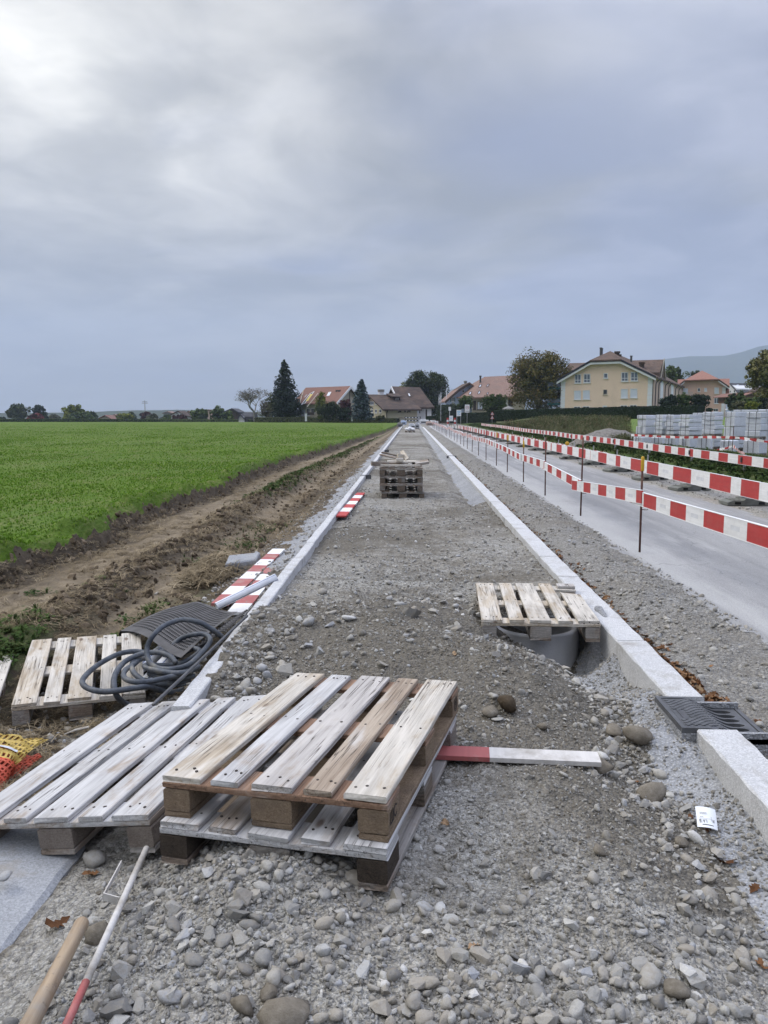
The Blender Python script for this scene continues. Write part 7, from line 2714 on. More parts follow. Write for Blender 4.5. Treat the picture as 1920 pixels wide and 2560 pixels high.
# ================================================================== houses
class Plot:
	"""a building thing with a yaw; turns photo pixels into its own coordinates on vertical or sloped planes"""

	def __init__(self, name, label, px, py, Y, yaw, cat='house', group=None):
		p = at_y(px, py, Y)
		self.t = thing(name, label, cat, p, (0, 0, rad(yaw)), group)
		self.M = Matrix.Translation(p) @ Matrix.Rotation(rad(yaw), 4, 'Z')
		self.I = self.M.inverted()
		self.o = self.I @ Vector((0, 0, CAM_H))

	def dirn(self, px, py):
		return self.I.to_3x3() @ ray(px, py)

	def y(self, px, py, v=0.0):
		d = self.dirn(px, py)
		return self.o + d * ((v - self.o.y) / d.y)

	def x(self, px, py, v=0.0):
		d = self.dirn(px, py)
		return self.o + d * ((v - self.o.x) / d.x)

	def pl(self, px, py, a, b, c):
		n = (b - a).cross(c - a)
		d = self.dirn(px, py)
		return self.o + d * (n.dot(a - self.o) / n.dot(d))

	def poly(self, name, pts, th, m, out=None, parent=None):
		"""a slab: polygon given thickness th along -normal (away from the camera side)"""
		pts = [Vector(p) for p in pts]
		n = Vector()
		for i in range(len(pts)):
			a, b = pts[i], pts[(i + 1) % len(pts)]
			n += a.cross(b)
		n.normalize()
		if n.dot(self.o - pts[0]) < 0:
			pts.reverse()
			n = -n
		off = -n * th if out is None else out
		k = len(pts)
		mb = MB()
		mb.add(pts + [p + off for p in pts], [tuple(range(k)), tuple(range(2 * k - 1, k - 1, -1))] + [(i, i + k, (i + 1) % k + k, (i + 1) % k) for i in range(k)])
		return mb.build(name, m, parent or self.t)

	def panel(self, corners, proud, th):
		"""corner points moved towards the camera side by proud"""
		n = (corners[1] - corners[0]).cross(corners[3] - corners[0]).normalized()
		if n.dot(self.o - corners[0]) < 0:
			n = -n
		return [c + n * proud for c in corners], n

	def window(self, c, m_pane=None, m_frame=None, bars=(1, 0), fw=.09, sill=True, name='window'):
		"""four corners bl, br, tr, tl; frame standing 4 cm proud, pane set back in it, cross bars"""
		m_pane, m_frame = m_pane or M_GLASS, m_frame or M_TRIM
		bl, br, tr, tl = c
		n = (br - bl).cross(tl - bl).normalized()
		if n.dot(self.o - bl) < 0:
			n = -n
		ux, uz = (br - bl), (tl - bl)
		W, H = ux.length, uz.length
		ux, uz = ux.normalized(), uz.normalized()
		ctr = bl

		def bar(mb, x0, z0, x1, z1, d0, d1):
			q = []
			for d in (d0, d1):
				q += [ctr + ux * x0 + uz * z0 + n * d, ctr + ux * x1 + uz * z0 + n * d, ctr + ux * x1 + uz * z1 + n * d, ctr + ux * x0 + uz * z1 + n * d]
			mb.add(q, [(0, 3, 2, 1), (4, 5, 6, 7), (0, 1, 5, 4), (1, 2, 6, 5), (2, 3, 7, 6), (3, 0, 4, 7)])
		f = MB()
		bar(f, 0, 0, W, fw, .01, .06)
		bar(f, 0, H - fw, W, H, .01, .06)
		bar(f, 0, fw, fw, H - fw, .01, .06)
		bar(f, W - fw, fw, W, H - fw, .01, .06)
		for i in range(bars[0]):
			x = W * (i + 1) / (bars[0] + 1)
			bar(f, x - fw * .4, fw, x + fw * .4, H - fw, .02, .055)
		for i in range(bars[1]):
			z = H * (.34 if bars[1] == 1 else (i + 1) / (bars[1] + 1))
			bar(f, fw, z - fw * .4, W - fw, z + fw * .4, .018, .052)
		fr = f.build(name, m_frame, self.t)
		p = MB()
		bar(p, fw * .5, fw * .5, W - fw * .5, H - fw * .5, .003, .017)
		p.build('pane', m_pane, fr)
		if sill:
			s_ = MB()
			bar(s_, -.06, -.09, W + .06, -.005, .01, .14)
			s_.build('sill', m_frame, fr)
		return fr

	def win_y(self, x0, y0, x1, y1, v=0.0, **k):
		return self.window([self.y(x0, y1, v), self.y(x1, y1, v), self.y(x1, y0, v), self.y(x0, y0, v)], **k)

	def win_x(self, x0, y0, x1, y1, v=0.0, **k):
		return self.window([self.x(x0, y1, v), self.x(x1, y1, v), self.x(x1, y0, v), self.x(x0, y0, v)], **k)

def V3(x, y, z):
	return Vector((x, y, z))

# ---------------------------------------------------------------- cream apartment house
c5 = lambda x, y: (1360 + x * 320 / 1659, 840 + y * 320 / 1659)
P = Plot('apartment_house', 'cream yellow apartment house with white corner quoins, half hipped brown roof and teal balconies', 1629, 1046, 112, -24, 'apartment house')
fa = [P.y(*c5(*q)) for q in ((220, 1085), (220, 562), (602, 318), (992, 305), (1398, 512), (1398, 1085))]
zb = -1.2
wall = [(p.x, max(p.z, zb) if i not in (0, 5) else zb) for i, p in enumerate(fa)]
DEP = 45.0
mb = MB()
mb.prism(wall, 0, DEP, 'y')
mb.build('wall', M_W_CREAM, P.t)
# peach rendered side wall, a thin coat over the right side
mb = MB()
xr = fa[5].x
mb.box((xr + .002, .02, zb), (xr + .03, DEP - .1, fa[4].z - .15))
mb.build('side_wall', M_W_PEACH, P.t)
oh = -.7
eL, hL, hR, eR = [P.y(*c5(*q), oh) for q in ((165, 572), (600, 318), (992, 303), (1450, 522))]
ap = P.y(*c5(822, 198), 3.2)
zR = ap.z
mid = V3((hL.x + hR.x) / 2, 3.2, zR)
TH = .26
def slope(name, pts, m, th=TH):
	return P.poly(name, pts, th, m, out=V3(0, 0, -th))

slope('roof', [eL, hL, mid, V3(mid.x, DEP, zR), V3(eL.x, DEP, eL.z)], M_TILE_BROWN)
slope('roof', [hR, eR, V3(eR.x, DEP, eR.z), V3(mid.x, DEP, zR), mid], M_TILE_BROWN)
slope('roof_hip', [hL + V3(-.1, -.15, .03), hR + V3(.1, -.15, .03), mid + V3(0, 0, .03)], M_TILE_BROWN, .2)
# white verge boards and dark gutter edge
def verge(a, b, h0, h1, m, y0, y1, name):
	mb = MB()
	vs = []
	for p in (a, b):
		for (yy, zz) in ((y0, -h0), (y1, -h0), (y1, -h1), (y0, -h1)):
			vs.append((p.x, yy, p.z + zz))
	mb.add(vs, [(0, 1, 2, 3), (7, 6, 5, 4), (0, 4, 5, 1), (1, 5, 6, 2), (2, 6, 7, 3), (3, 7, 4, 0)])
	return mb.build(name, m, P.t)

for a, b in ((eL, hL), (hL, hR), (hR, eR)):
	verge(a, b, .27, .58, M_TRIM, oh + .01, oh + .09, 'verge_board')
	verge(a + V3(0, 0, .0), b, -.06, .26, M_NAVY, oh - .05, oh - .005, 'roof_edge')
for q in ((240, 548), (415, 448), (603, 345), (992, 325), (1184, 415), (1366, 505)):
	p = P.y(*c5(*q), oh)
	mb = MB()
	mb.box((p.x - .16, oh + .10, p.z - .25), (p.x + .16, 0, p.z + .12))
	mb.build('bracket', M_TRIM, P.t)
# quoins: one block above the other
for (xa, xb_) in ((220, 272), (1338, 1398)):
	a, b = P.y(*c5(xa, 800)).x, P.y(*c5(xb_, 800)).x
	zt = P.y(*c5(xa, 560 if xa < 500 else 515)).z
	z = zb
	i = 0
	while z < zt - .1:
		h = min(.56, zt - z)
		mb = MB()
		mb.box((a - (.03 if xa < 500 else 0), -.05, z + .012), (b + (.03 if xa > 500 else 0), -.001, z + h - .012))
		mb.build('quoin_stone', M_QUOIN, P.t)
		z += h
for (x0, y0, x1, y1, st) in [(398, 495, 482, 612, 'open'), (514, 490, 602, 606, 'open'), (1002, 470, 1092, 588, 'open'), (1124, 466, 1218, 583, 'open'),
							 (390, 707, 478, 824, 'shut'), (505, 703, 594, 820, 'shut'), (997, 686, 1086, 804, 'shut'), (1118, 682, 1210, 800, 'shut'),
							 (773, 482, 828, 548, 'small'), (768, 694, 820, 756, 'dark'), (388, 914, 472, 1030, 'half'), (503, 910, 590, 1030, 'half'),
							 (992, 897, 1080, 1010, 'half'), (1112, 893, 1203, 1005, 'half'), (762, 902, 818, 975, 'shutsmall')]:
	a, b = c5(x0, y0), c5(x1, y1)
	if st == 'open':
		P.win_y(*a, *b, bars=(1, 1))
	elif st in ('shut', 'shutsmall'):
		w_ = P.win_y(*a, *b, m_pane=M_SHUT, bars=(0, 0), fw=.05)
	elif st == 'small':
		P.win_y(*a, *b, bars=(0, 0))
	elif st == 'dark':
		P.win_y(*a, *b, m_pane=M_GLASS_DK, bars=(0, 0), fw=.05, m_frame=M_W_BEIGE)
	else:
		P.win_y(*a, *b, m_pane=M_GLASS_DK, bars=(1, 0), fw=.07)
# chimney pots and vents
for (x, y0, y1, rr, d) in ((735, 150, 250, .17, 2.2), (750, 160, 245, .13, 2.6), (1128, 255, 345, .16, 6.0)):
	p = P.y(*c5(x, y1 + 8), d)
	q = P.y(*c5(x, y0), d)
	mb = MB()
	mb.lathe([(rr, p.z - .6), (rr, q.z - .15), (rr * 1.25, q.z - .14), (rr * 1.25, q.z), (.001, q.z)], 12, M=Matrix.Translation((p.x, d, 0)))
	mb.build('chimney', M_DARKSTEEL, P.t)
for (x, y0, y1, w_, d) in ((948, 200, 258, .30, 3.6), (985, 238, 270, .16, 3.2), (1266, 340, 415, .34, 9)):
	p, q = P.y(*c5(x, y1), d), P.y(*c5(x, y0), d)
	mb = MB()
	mb.box((p.x - w_, d - w_, p.z - .8), (p.x + w_, d + w_, q.z - .22))
	mb.box((p.x - w_ * 1.25, d - w_ * 1.25, q.z - .218), (p.x + w_ * 1.25, d + w_ * 1.25, q.z))
	mb.build('chimney', M_TILE_DARK, P.t)
# cross wing roof behind
def wing(x0, y0, x1, y1, xl, yl, d, m, half=4.5):
	a, b = P.y(*c5(x0, y0), d), P.y(*c5(x1, y1), d)
	e = P.y(*c5(xl, yl), d - half)
	poly = [(d - half, e.z), (d, a.z), (d + half, e.z), (d + half, e.z - 3), (d - half, e.z - 3)]
	mb = MB()
	mb.prism(poly, a.x, b.x, 'x')
	return mb.build('wing_roof', m, P.t)

wing(330, 352, 560, 345, 285, 458, 12, M_TILE_BROWN)
wing(1085, 318, 1552, 297, 1510, 470, 12, M_TILE_BROWN)
mb = MB()
p = P.y(*c5(1552, 300), 12)
mb.prism([(7.3, p.z - 4.2), (12, p.z + .12), (16.7, p.z - 4.2), (16.4, p.z - 4.4), (12, p.z - .25), (7.6, p.z - 4.4)], p.x + .02, p.x + .12, 'x')
mb.build('wing_verge', M_W_BEIGE, P.t)
# downpipes on the side wall
for d in (2.0, 5.5, 14, 19, 30, 36):
	mb = MB()
	zz = fa[4].z
	mb.tube([(xr + .75, d, zz - .25), (xr + .16, d, zz - .9), (xr + .12, d, zz - 1.4), (xr + .12, d, zb)], .07, 6)
	mb.build('downpipe', M_DKSHUT, P.t)
for (d0, d1) in ((8.0, 11.5), (23, 27)):
	mb = MB()
	mb.box((xr + .032, d0, zb), (xr + .09, d1, fa[4].z - .4))
	mb.build('quoin_stone', M_QUOIN, P.t)
# balconies at the left
for (y0, y1, yf) in ((600, 668, 698), (815, 868, 895)):
	a, b = P.y(*c5(55, y0), 1.0), P.y(*c5(216, yf), 1.0)
	m_ = P.y(*c5(55, y1), 1.0)
	mb = MB()
	mb.box((a.x, .6, b.z), (b.x - .01, 5.0, m_.z))
	mb.build('balcony_floor', M_TEAL, P.t)
	mb = MB()
	mb.box((a.x, .62, m_.z + .05), (b.x - .012, .66, a.z - .06))
	mb.build('balcony_glass', M_GLASS, P.t)
	mb = MB()
	mb.box((a.x - .02, .58, a.z - .055), (b.x - .012, .70, a.z + .03))
	for k in range(5):
		x = a.x + (b.x - a.x - .1) * k / 4
		mb.box((x, .665, m_.z + .002), (x + .06, .72, a.z - .058))
	mb.build('balcony_rail', M_TEAL, P.t)
	pz = b.z
	mb = MB()
	mb.box((a.x + .5, .9, pz - 2.6), (a.x + .62, 1.0, pz - .003))
	mb.build('balcony_post', M_TEAL, P.t)
	w_ = P.y(*c5(190, 760), 3)
	mb = MB()
	mb.box((w_.x - .35, 3.0, pz - 1.9), (w_.x + .3, 3.05, pz - .3))
	mb.build('balcony_screen', M_W_BEIGE, P.t)

# ---------------------------------------------------------------- pink house
c6 = lambda x, y: (1640 + x * 280 / 1659, 840 + y * 280 / 1659)
P = Plot('pink_house', 'pale pink house with half hipped orange tile roof, right of the cream apartment house', 1815, 1030, 150, -20, 'house')
fa = [P.y(*c6(*q)) for q in ((330, 1150), (330, 748), (452, 655), (905, 648), (1032, 742), (1032, 1150))]
zb = -1.5
mb = MB()
mb.prism([(p.x, p.z if 0 < i < 5 else zb) for i, p in enumerate(fa)], 0, 13, 'y')
mb.build('wall', M_W_PINK, P.t)
oh = -.8
eL, hL, hR, eR = [P.y(*c6(*q), oh) for q in ((300, 752), (425, 655), (925, 638), (1090, 750))]
mid = P.y(*c6(682, 515), 4.0)
slope('roof', [eL, hL, mid, V3(mid.x, 14, mid.z), V3(eL.x, 14, eL.z)], M_TILE_ORANGE)
slope('roof', [hR, eR, V3(eR.x, 14, eR.z), V3(mid.x, 14, mid.z), mid], M_TILE_ORANGE)
slope('roof_hip', [hL + V3(-.1, -.15, .03), hR + V3(.1, -.15, .03), mid + V3(0, 0, .05)], M_TILE_ORANGE, .2)
for a, b in ((eL, hL), (hL, hR), (hR, eR)):
	verge(a, b, -.05, .24, M_W_TIMBER, oh - .05, oh - .005, 'roof_edge')
	if b is not hR:
		verge(a, b, .26, .5, M_TRIM, oh + .01, oh + .09, 'verge_board')
for d in (5, 9):
	a = P.y(*c6(320, 640), d)
	b = P.y(*c6(1088, 662), d)
mb = MB()
a, b = P.y(*c6(322, 642), 8), P.y(*c6(1088, 664), 8)
mb.prism([(4.5, a.z - 2.6), (8, a.z), (11.5, a.z - 2.6), (11.5, a.z - 4), (4.5, a.z - 4)], a.x, b.x, 'x')
mb.build('wing_roof', M_TILE_ORANGE, P.t)
for (x0, y0, x1, y1, st) in [(400, 772, 474, 850, 's'), (616, 770, 656, 825, 'd'), (714, 768, 756, 820, 's'), (864, 762, 932, 852, 's'), (860, 916, 930, 1000, 'o'), (852, 1075, 922, 1120, 'k')]:
	a, b = c6(x0, y0), c6(x1, y1)
	P.win_y(*a, *b, m_pane={'s': M_SHUT, 'd': M_GLASS_DK, 'o': M_GLASS, 'k': M_GLASS_DK}[st], bars=(1, 0) if st in 'ok' else (0, 0), fw=.07)
a, b = P.y(*c6(985, 720)), P.y(*c6(1034, 720))
z = zb
while z < fa[4].z - .4:
	mb = MB()
	mb.box((a.x, -.06, z + .012), (b.x + .03, -.002, z + .60))
	mb.build('quoin_stone', M_QUOIN, P.t)
	z += .62
a, b = P.y(*c6(300, 760)), P.y(*c6(348, 760))
mb = MB()
mb.box((a.x + .3, -.06, zb), (b.x, -.002, fa[1].z + .2))
mb.build('quoin_strip', M_QUOIN, P.t)
a, b = P.y(*c6(370, 830), -1.2), P.y(*c6(540, 885), -1.2)
mb = MB()
mb.box((a.x, -1.2, b.z - .15), (b.x, -.1, b.z))
mb.build('balcony_floor', M_QUOIN, P.t)
mb = MB()
for k in range(6):
	z = b.z + .1 + (a.z - b.z - .1) * k / 5
	mb.box((a.x, -1.22, z - .02), (b.x, -1.19, z + .02))
for k in range(4):
	x = a.x + (b.x - a.x - .05) * k / 3
	mb.box((x, -1.18, b.z + .001), (x + .05, -1.14, a.z))
mb.build('balcony_rail', M_GALV, P.t)
# low white canopy at its right foot
mb = MB()
a, b = P.y(*c6(1028, 1096), -2), P.y(*c6(1132, 1076), -2)
mb.add([a, b, b + V3(0, 1.4, .1), a + V3(0, 1.4, .1), a + V3(0, 0, .08), b + V3(0, 0, .08), b + V3(0, 1.4, .18), a + V3(0, 1.4, .18)],
	   [(0, 3, 2, 1), (4, 5, 6, 7), (0, 1, 5, 4), (1, 2, 6, 5), (2, 3, 7, 6), (3, 0, 4, 7)])
mb.build('canopy', M_TRIM, P.t)

# ---------------------------------------------------------------- white house with slate roof, shed, rightmost roof
P = Plot('white_house', 'white gabled house with long dark slate roof and skylights, right of the pink house', *c6(1195, 850), 185, 26, 'house')
g = [P.x(*c6(*q)) for q in ((1195, 900), (1195, 778), (1098, 705), (1045, 760), (1045, 900))]
mb = MB()
mb.add([V3(0, p.y, p.z if 0 < i < 4 else -2) for i, p in enumerate(g)] + [V3(11, p.y, p.z if 0 < i < 4 else -2) for i, p in enumerate(g)],
	   [(4, 3, 2, 1, 0), (5, 6, 7, 8, 9), (0, 1, 6, 5), (1, 2, 7, 6), (2, 3, 8, 7), (3, 4, 9, 8)])
mb.build('wall', M_W_WHITE, P.t)
r0, r1 = P.x(*c6(1090, 695), -.3), P.y(*c6(1480, 690), g[2].y)
e0, e1 = P.x(*c6(1200, 795), -.3), P.y(*c6(1470, 832), -.5)
rf = [V3(-.3, g[2].y, r0.z), V3(16, g[2].y, r0.z), V3(16, -.6, e0.z - .6), V3(-.3, -.6, e0.z - .6)]
P.poly('roof', rf, .25, M_SLATE, out=V3(0, 0, -.25))
mb = MB()
mb.box((.02, -.02, e0.z - 3.2), (16, -.001, e0.z - .65))
mb.build('front_wall', M_W_PEACH, P.t)
for (x, y) in ((1207, 735), (1350, 735), (1418, 735)):
	q = [P.pl(*c6(x + dx, y + dy), rf[0], rf[1], rf[2]) for dx, dy in ((-22, 12), (8, 12), (24, -12), (-12, -12))]
	P.window(q, m_pane=M_SHUT, bars=(0, 0), fw=.08, sill=False, name='skylight')
for (x0, y0, x1, y1) in ((1060, 815, 1085, 845), (1095, 805, 1115, 840), (1150, 800, 1175, 840)):
	P.win_x(*c6(x0, y0), *c6(x1, y1), m_pane=M_GLASS_DK, bars=(0, 0), fw=.06)
P = Plot('boarded_shed', 'brown boarded shed with a low red tile roof behind the bushes at the right', *c6(1520, 965), 120, 14, 'shed')
pts = [P.y(*c6(*q)) for q in ((1290, 990), (1290, 885), (1440, 842), (1520, 892), (1520, 990))]
mb = MB()
mb.prism([(p.x, p.z) for p in pts], 0, 6, 'y')
mb.build('wall', M_W_MAROON, P.t)
a, b, c_ = P.y(*c6(1275, 892), -.5), P.y(*c6(1440, 836), -.5), P.y(*c6(1530, 893), -.5)
slope('roof', [a, b, b + V3(0, 7, 0), a + V3(0, 7, 0)], M_TILE_RED, .12)
slope('roof', [b, c_, c_ + V3(0, 7, 0), b + V3(0, 7, 0)], M_TILE_RED, .12)
P = Plot('chalet', 'white house with wide dark gable roof at the right edge behind the big leafy tree', *c6(1640, 815), 140, -10, 'house')
a, b, c_ = P.y(*c6(1560, 805), -.8), P.y(*c6(1670, 728), -.8), P.y(*c6(1790, 800), -.8)
slope('roof', [a, b, b + V3(0, 10, 0), a + V3(0, 10, 0)], M_TILE_DARK, .3)
slope('roof', [b, c_, c_ + V3(0, 10, 0), b + V3(0, 10, 0)], M_TILE_DARK, .3)
mb = MB()
mb.prism([(a.x + .8, a.z + .2), (b.x, b.z - .5), (c_.x - .8, c_.z + .2), (c_.x - .8, -1), (a.x + .8, -1)], 0, 9, 'y')
mb.build('wall', M_W_WHITE, P.t)
P.win_y(*c6(1612, 790), *c6(1640, 812), m_pane=M_GLASS_DK, bars=(1, 0), fw=.07)

# ---------------------------------------------------------------- brown roofed farmhouse and blue house
c4 = lambda x, y: (1100 + x * 320 / 1659, 860 + y * 320 / 1659)
P = Plot('brown_roof_farmhouse', 'long farmhouse with a broad brown tile roof and skylights, left of the large autumn tree', *c4(960, 860), 132, -6, 'farmhouse')
e0, e1 = P.y(*c4(404, 690)), P.y(*c4(985, 668))
zb = -1
mb = MB()
mb.box((P.y(*c4(415, 860)).x, 0, zb), (P.y(*c4(1100, 860)).x, 11, e0.z + .1))
mb.build('wall', M_W_BEIGE, P.t)
hv = 6.0
r0, r1 = P.y(*c4(578, 424), hv), P.y(*c4(1000, 402), hv)
rl = P.y(*c4(300, 672), hv)
f0, f1 = P.y(*c4(400, 692), -.7), P.y(*c4(1100, 672), -.7)
slope('roof', [f0, f1, V3(f1.x, hv, r1.z), r0], M_TILE_ROSE, .25)
slope('roof_hip', [f0, r0, V3(f0.x - 4.5, hv * 2 - 2, f0.z + .2), P.y(*c4(300, 680), 1.5)], M_TILE_ROSE, .25)
for (x, y, k) in ((520, 543, 1), (621, 539, 1), (391, 637, 1), (506, 630, 1), (615, 641, .7)):
	q = [P.pl(*c4(x + dx * k, y + dy * k), f0, f1, r0) for dx, dy in ((-24, 20), (8, 20), (26, -18), (-6, -18))]
	P.window(q, m_pane=M_SHUT if k == 1 else M_SHUT, m_frame=M_W_TIMBER, bars=(0, 0), fw=.10, sill=False, name='skylight')
a, b = P.y(*c4(523, 492), 4.2), P.y(*c4(523, 410), 4.2)
mb = MB()
mb.lathe([(.16, a.z - .4), (.16, b.z - .2), (.2, b.z - .19), (.2, b.z), (.001, b.z)], 10, M=Matrix.Translation((a.x, 4.2, 0)))
mb.build('chimney', M_DKSHUT, P.t)
for (x0, y0, x1, y1, m_) in ((430, 735, 468, 850, M_W_TIMBER), (482, 745, 556, 852, M_SHUT), (856, 700, 880, 800, M_TRIM), (885, 690, 945, 800, M_GLASS_DK)):
	P.win_y(*c4(x0, y0), *c4(x1, y1), m_pane=m_, bars=(1, 0), fw=.08, m_frame=M_W_TIMBER if m_ is not M_TRIM else M_TRIM)
P = Plot('blue_house', 'pale blue house with dark shutters and steep gable, left of the brown roof farmhouse', *c4(76, 815), 138, 4, 'house')
ws = [P.y(*c4(*q)) for q in ((76, 830), (76, 738), (246, 598), (375, 500), (480, 600), (480, 830))]
mb = MB()
mb.prism([(p.x, p.z if 0 < i < 5 else -1) for i, p in enumerate(ws)], 0, 9, 'y')
mb.build('wall', M_W_BLUE, P.t)
a, m1, b, c_ = [P.y(*c4(*q), -.8) for q in ((66, 738), (240, 585), (385, 494), (520, 600))]
slope('roof', [a, m1, m1 + V3(0, 10, 0), a + V3(0, 10, 0)], M_TILE_ROSE, .22)
slope('roof', [m1, b, b + V3(0, 10, 0), m1 + V3(0, 10, 0)], M_TILE_BROWN, .22)
slope('roof', [b, c_, c_ + V3(0, 10, 0), b + V3(0, 10, 0)], M_TILE_ROSE, .22)
for u, v in ((a, m1), (m1, b)):
	verge(u, v, .0, .5, M_W_TIMBER, -.86, -.805, 'roof_edge')
P.win_y(*c4(148, 690), *c4(184, 745), m_pane=M_GLASS, bars=(1, 1), fw=.06)
for (x0, x1) in ((133, 147), (185, 197)):
	p, q = P.y(*c4(x0, 748)), P.y(*c4(x1, 692))
	mb = MB()
	mb.box((p.x, -.08, p.z), (q.x, -.002, q.z))
	mb.build('shutter', M_TEAL, P.t)
P.win_y(*c4(288, 597), *c4(318, 630), m_pane=M_GLASS_DK, bars=(0, 0), fw=.06)
p, q = P.y(*c4(314, 520), 3), P.y(*c4(342, 478), 3)
mb = MB()
mb.box((p.x, 2.5, p.z - 1.5), (q.x, 3.3, q.z - .3))
mb.box((p.x - .06, 2.44, q.z - .298), (q.x + .06, 3.36, q.z))
mb.build('chimney', M_W_GREY, P.t)
# garden gazebo by the hedge
P = Plot('gazebo', 'small garden gazebo with a dark pyramid roof behind the hedge', *c4(886, 870), 108, 10, 'gazebo')
q = P.y(*c4(825, 838))
h = abs(q.x)
zt = P.y(*c4(886, 800)).z
mb = MB()
mb.add([(-h, -h, q.z), (h, -h, q.z), (h, h, q.z), (-h, h, q.z), (0, 0, zt), (-h, -h, q.z - .1), (h, -h, q.z - .1), (h, h, q.z - .1), (-h, h, q.z - .1)],
	   [(0, 1, 4), (1, 2, 4), (2, 3, 4), (3, 0, 4), (8, 7, 6, 5), (0, 5, 6, 1), (1, 6, 7, 2), (2, 7, 8, 3), (3, 8, 5, 0)])
mb.build('roof', M_W_GREY, P.t)
for sx in (-1, 1):
	for sy in (-1, 1):
		mb = MB()
		mb.box((sx * h * .8 - .07, sy * h * .8 - .07, -1), (sx * h * .8 + .07, sy * h * .8 + .07, q.z - .102))
		mb.build('post', M_W_TIMBER, P.t)
mb = MB()
mb.box((-h * .3, -h * .5, -.9), (h * .8, -h * .3, -.0))
mb.build('garden_bench', M_W_BEIGE, P.t)

# ---------------------------------------------------------------- farmhouse and barn in the middle
c3 = lambda x, y: (840 + x * 320 / 1659, 880 + y * 320 / 1659)
P = Plot('barn', 'tall barn with a huge dark brown roof, directly behind the cream farmhouse', *c3(1010, 868), 151, 16, 'barn')
e0, e1 = P.y(*c3(1000, 720), -.6), P.y(*c3(1278, 716), -.6)
hv = 7.5
r0, r1 = P.y(*c3(722, 444), hv), P.y(*c3(1088, 460), hv)
eL = P.y(*c3(835, 620), -.6)
slope('roof', [V3(r0.x, -.6, e0.z), e1, r1, r0], M_TILE_DARK, .3)
slope('roof', [V3(r0.x, 15.6, e0.z), V3(e1.x, 15.6, e1.z), r1, r0], M_TILE_DARK, .3)
mb = MB()
mb.prism([(0, -1), (0, e0.z), (hv, r0.z - .5), (15, e0.z), (15, -1)], r0.x + .8, r0.x + .6 + .001 + 4, 'x')
mb.build('gable_wall', M_W_WHITE, P.t)
mb = MB()
mb.prism([(-.7, e0.z - .1), (hv, r0.z + .02), (hv, r0.z - .55), (-.7, e0.z - .62)], r0.x - .12, r0.x - .01, 'x')
mb.build('verge_board', M_TRIM, P.t)
w1 = P.y(*c3(1236, 835))
mb = MB()
mb.box((P.y(*c3(900, 800)).x, 0, -1), (w1.x, 12, e0.z - .05))
mb.build('wall', M_W_WHITE, P.t)
P.win_y(*c3(1040, 740), *c3(1075, 792), m_pane=M_SHUT, bars=(1, 0), fw=.08)
for x0, x1 in ((1026, 1039), (1076, 1090)):
	p, q = P.y(*c3(x0, 795)), P.y(*c3(x1, 738))
	mb = MB()
	mb.box((p.x, -.09, p.z), (q.x, -.002, q.z))
	mb.build('shutter', M_DKSHUT, P.t)
p, q = P.y(*c3(1160, 850)), P.y(*c3(1180, 742))
mb = MB()
mb.box((p.x, -.06, -1), (q.x, -.002, q.z))
mb.build('barn_door', M_W_TIMBER, P.t)
q = [P.pl(*c3(950 + dx, 555 + dy), e0, e1, r0) for dx, dy in ((-2, 16), (14, 16), (0, -16), (-16, -16))]
P.window(q, m_pane=M_SHUT, bars=(0, 0), fw=.06, sill=False, name='skylight')

P = Plot('farmhouse', 'cream farmhouse with brown tiled roof, dormer and dark windows at the path end', *c3(650, 868), 145, 20, 'farmhouse')
g0, g1, g2 = P.x(*c3(645, 722)), P.x(*c3(470, 556)), P.x(*c3(436, 600))
hv = g1.y
L = P.y(*c3(1052, 800)).x
ze = P.y(*c3(652, 724)).z
zr = g1.z
mb = MB()
mb.prism([(0, -1), (0, ze - .28), (hv, zr - .4), (hv * 2, ze - .28), (hv * 2, -1)], 0, L, 'x')
mb.build('wall', M_W_FARM, P.t)
f0, f1 = V3(-.9, -.9, ze - .25), V3(L + .6, -.9, ze - .25)
rr0, rr1 = V3(-.9, hv, zr + .1), V3(L + .6, hv, zr + .1)
slope('roof', [f0, f1, rr1, rr0], M_TILE_DARK, .28)
slope('roof', [V3(-.9, 2 * hv + .9, ze - .25), V3(L + .6, 2 * hv + .9, ze - .25), rr1, rr0], M_TILE_DARK, .28)
# dormer
d0, d1, d2, d3 = [P.pl(*c3(*q), f0, f1, rr0) for q in ((715, 625), (850, 628), (800, 560), (650, 560))]
up = V3(0, 0, .35)
P.poly('dormer_roof', [d0 + V3(0, -.5, .75), d1 + V3(0, -.5, .75), d2 + up, d3 + up], .16, M_TILE_DARK, out=V3(0, 0, -.16))
mb = MB()
mb.box((d0.x + .5, d0.y + .05, d0.z - .5), (d1.x - .3, d0.y + 1.4, d0.z + .56))
mb.build('dormer_wall', M_W_TIMBER, P.t)
P.window([V3(d0.x + .9, d0.y + .04, d0.z - .2), V3(d1.x - .6, d0.y + .04, d0.z - .2), V3(d1.x - .6, d0.y + .04, d0.z + .45), V3(d0.x + .9, d0.y + .04, d0.z + .45)], m_pane=M_GLASS_DK, bars=(2, 0), fw=.06, sill=False)
q0 = P.pl(*c3(583, 548), f0, f1, rr0)
zt = P.y(*c3(583, 486), q0.y).z
mb = MB()
mb.box((q0.x - .45, q0.y - .4, q0.z - 1), (q0.x + .45, q0.y + .4, zt - .45))
mb.build('chimney', M_QUOIN, P.t)
mb = MB()
mb.box((q0.x - .55, q0.y - .5, zt - .449), (q0.x + .55, q0.y + .5, zt))
mb.build('chimney_cap', M_W_GREY, P.t)
for (x0, y0, x1, y1, b_) in ((447, 640, 492, 688, 1), (510, 636, 530, 682, 0), (508, 742, 532, 790, 0), (562, 740, 590, 788, 0), (455, 742, 482, 788, 0)):
	P.win_x(*c3(x0, y0), *c3(x1, y1), m_pane=M_GLASS_DK, bars=(b_, 0), fw=.08)
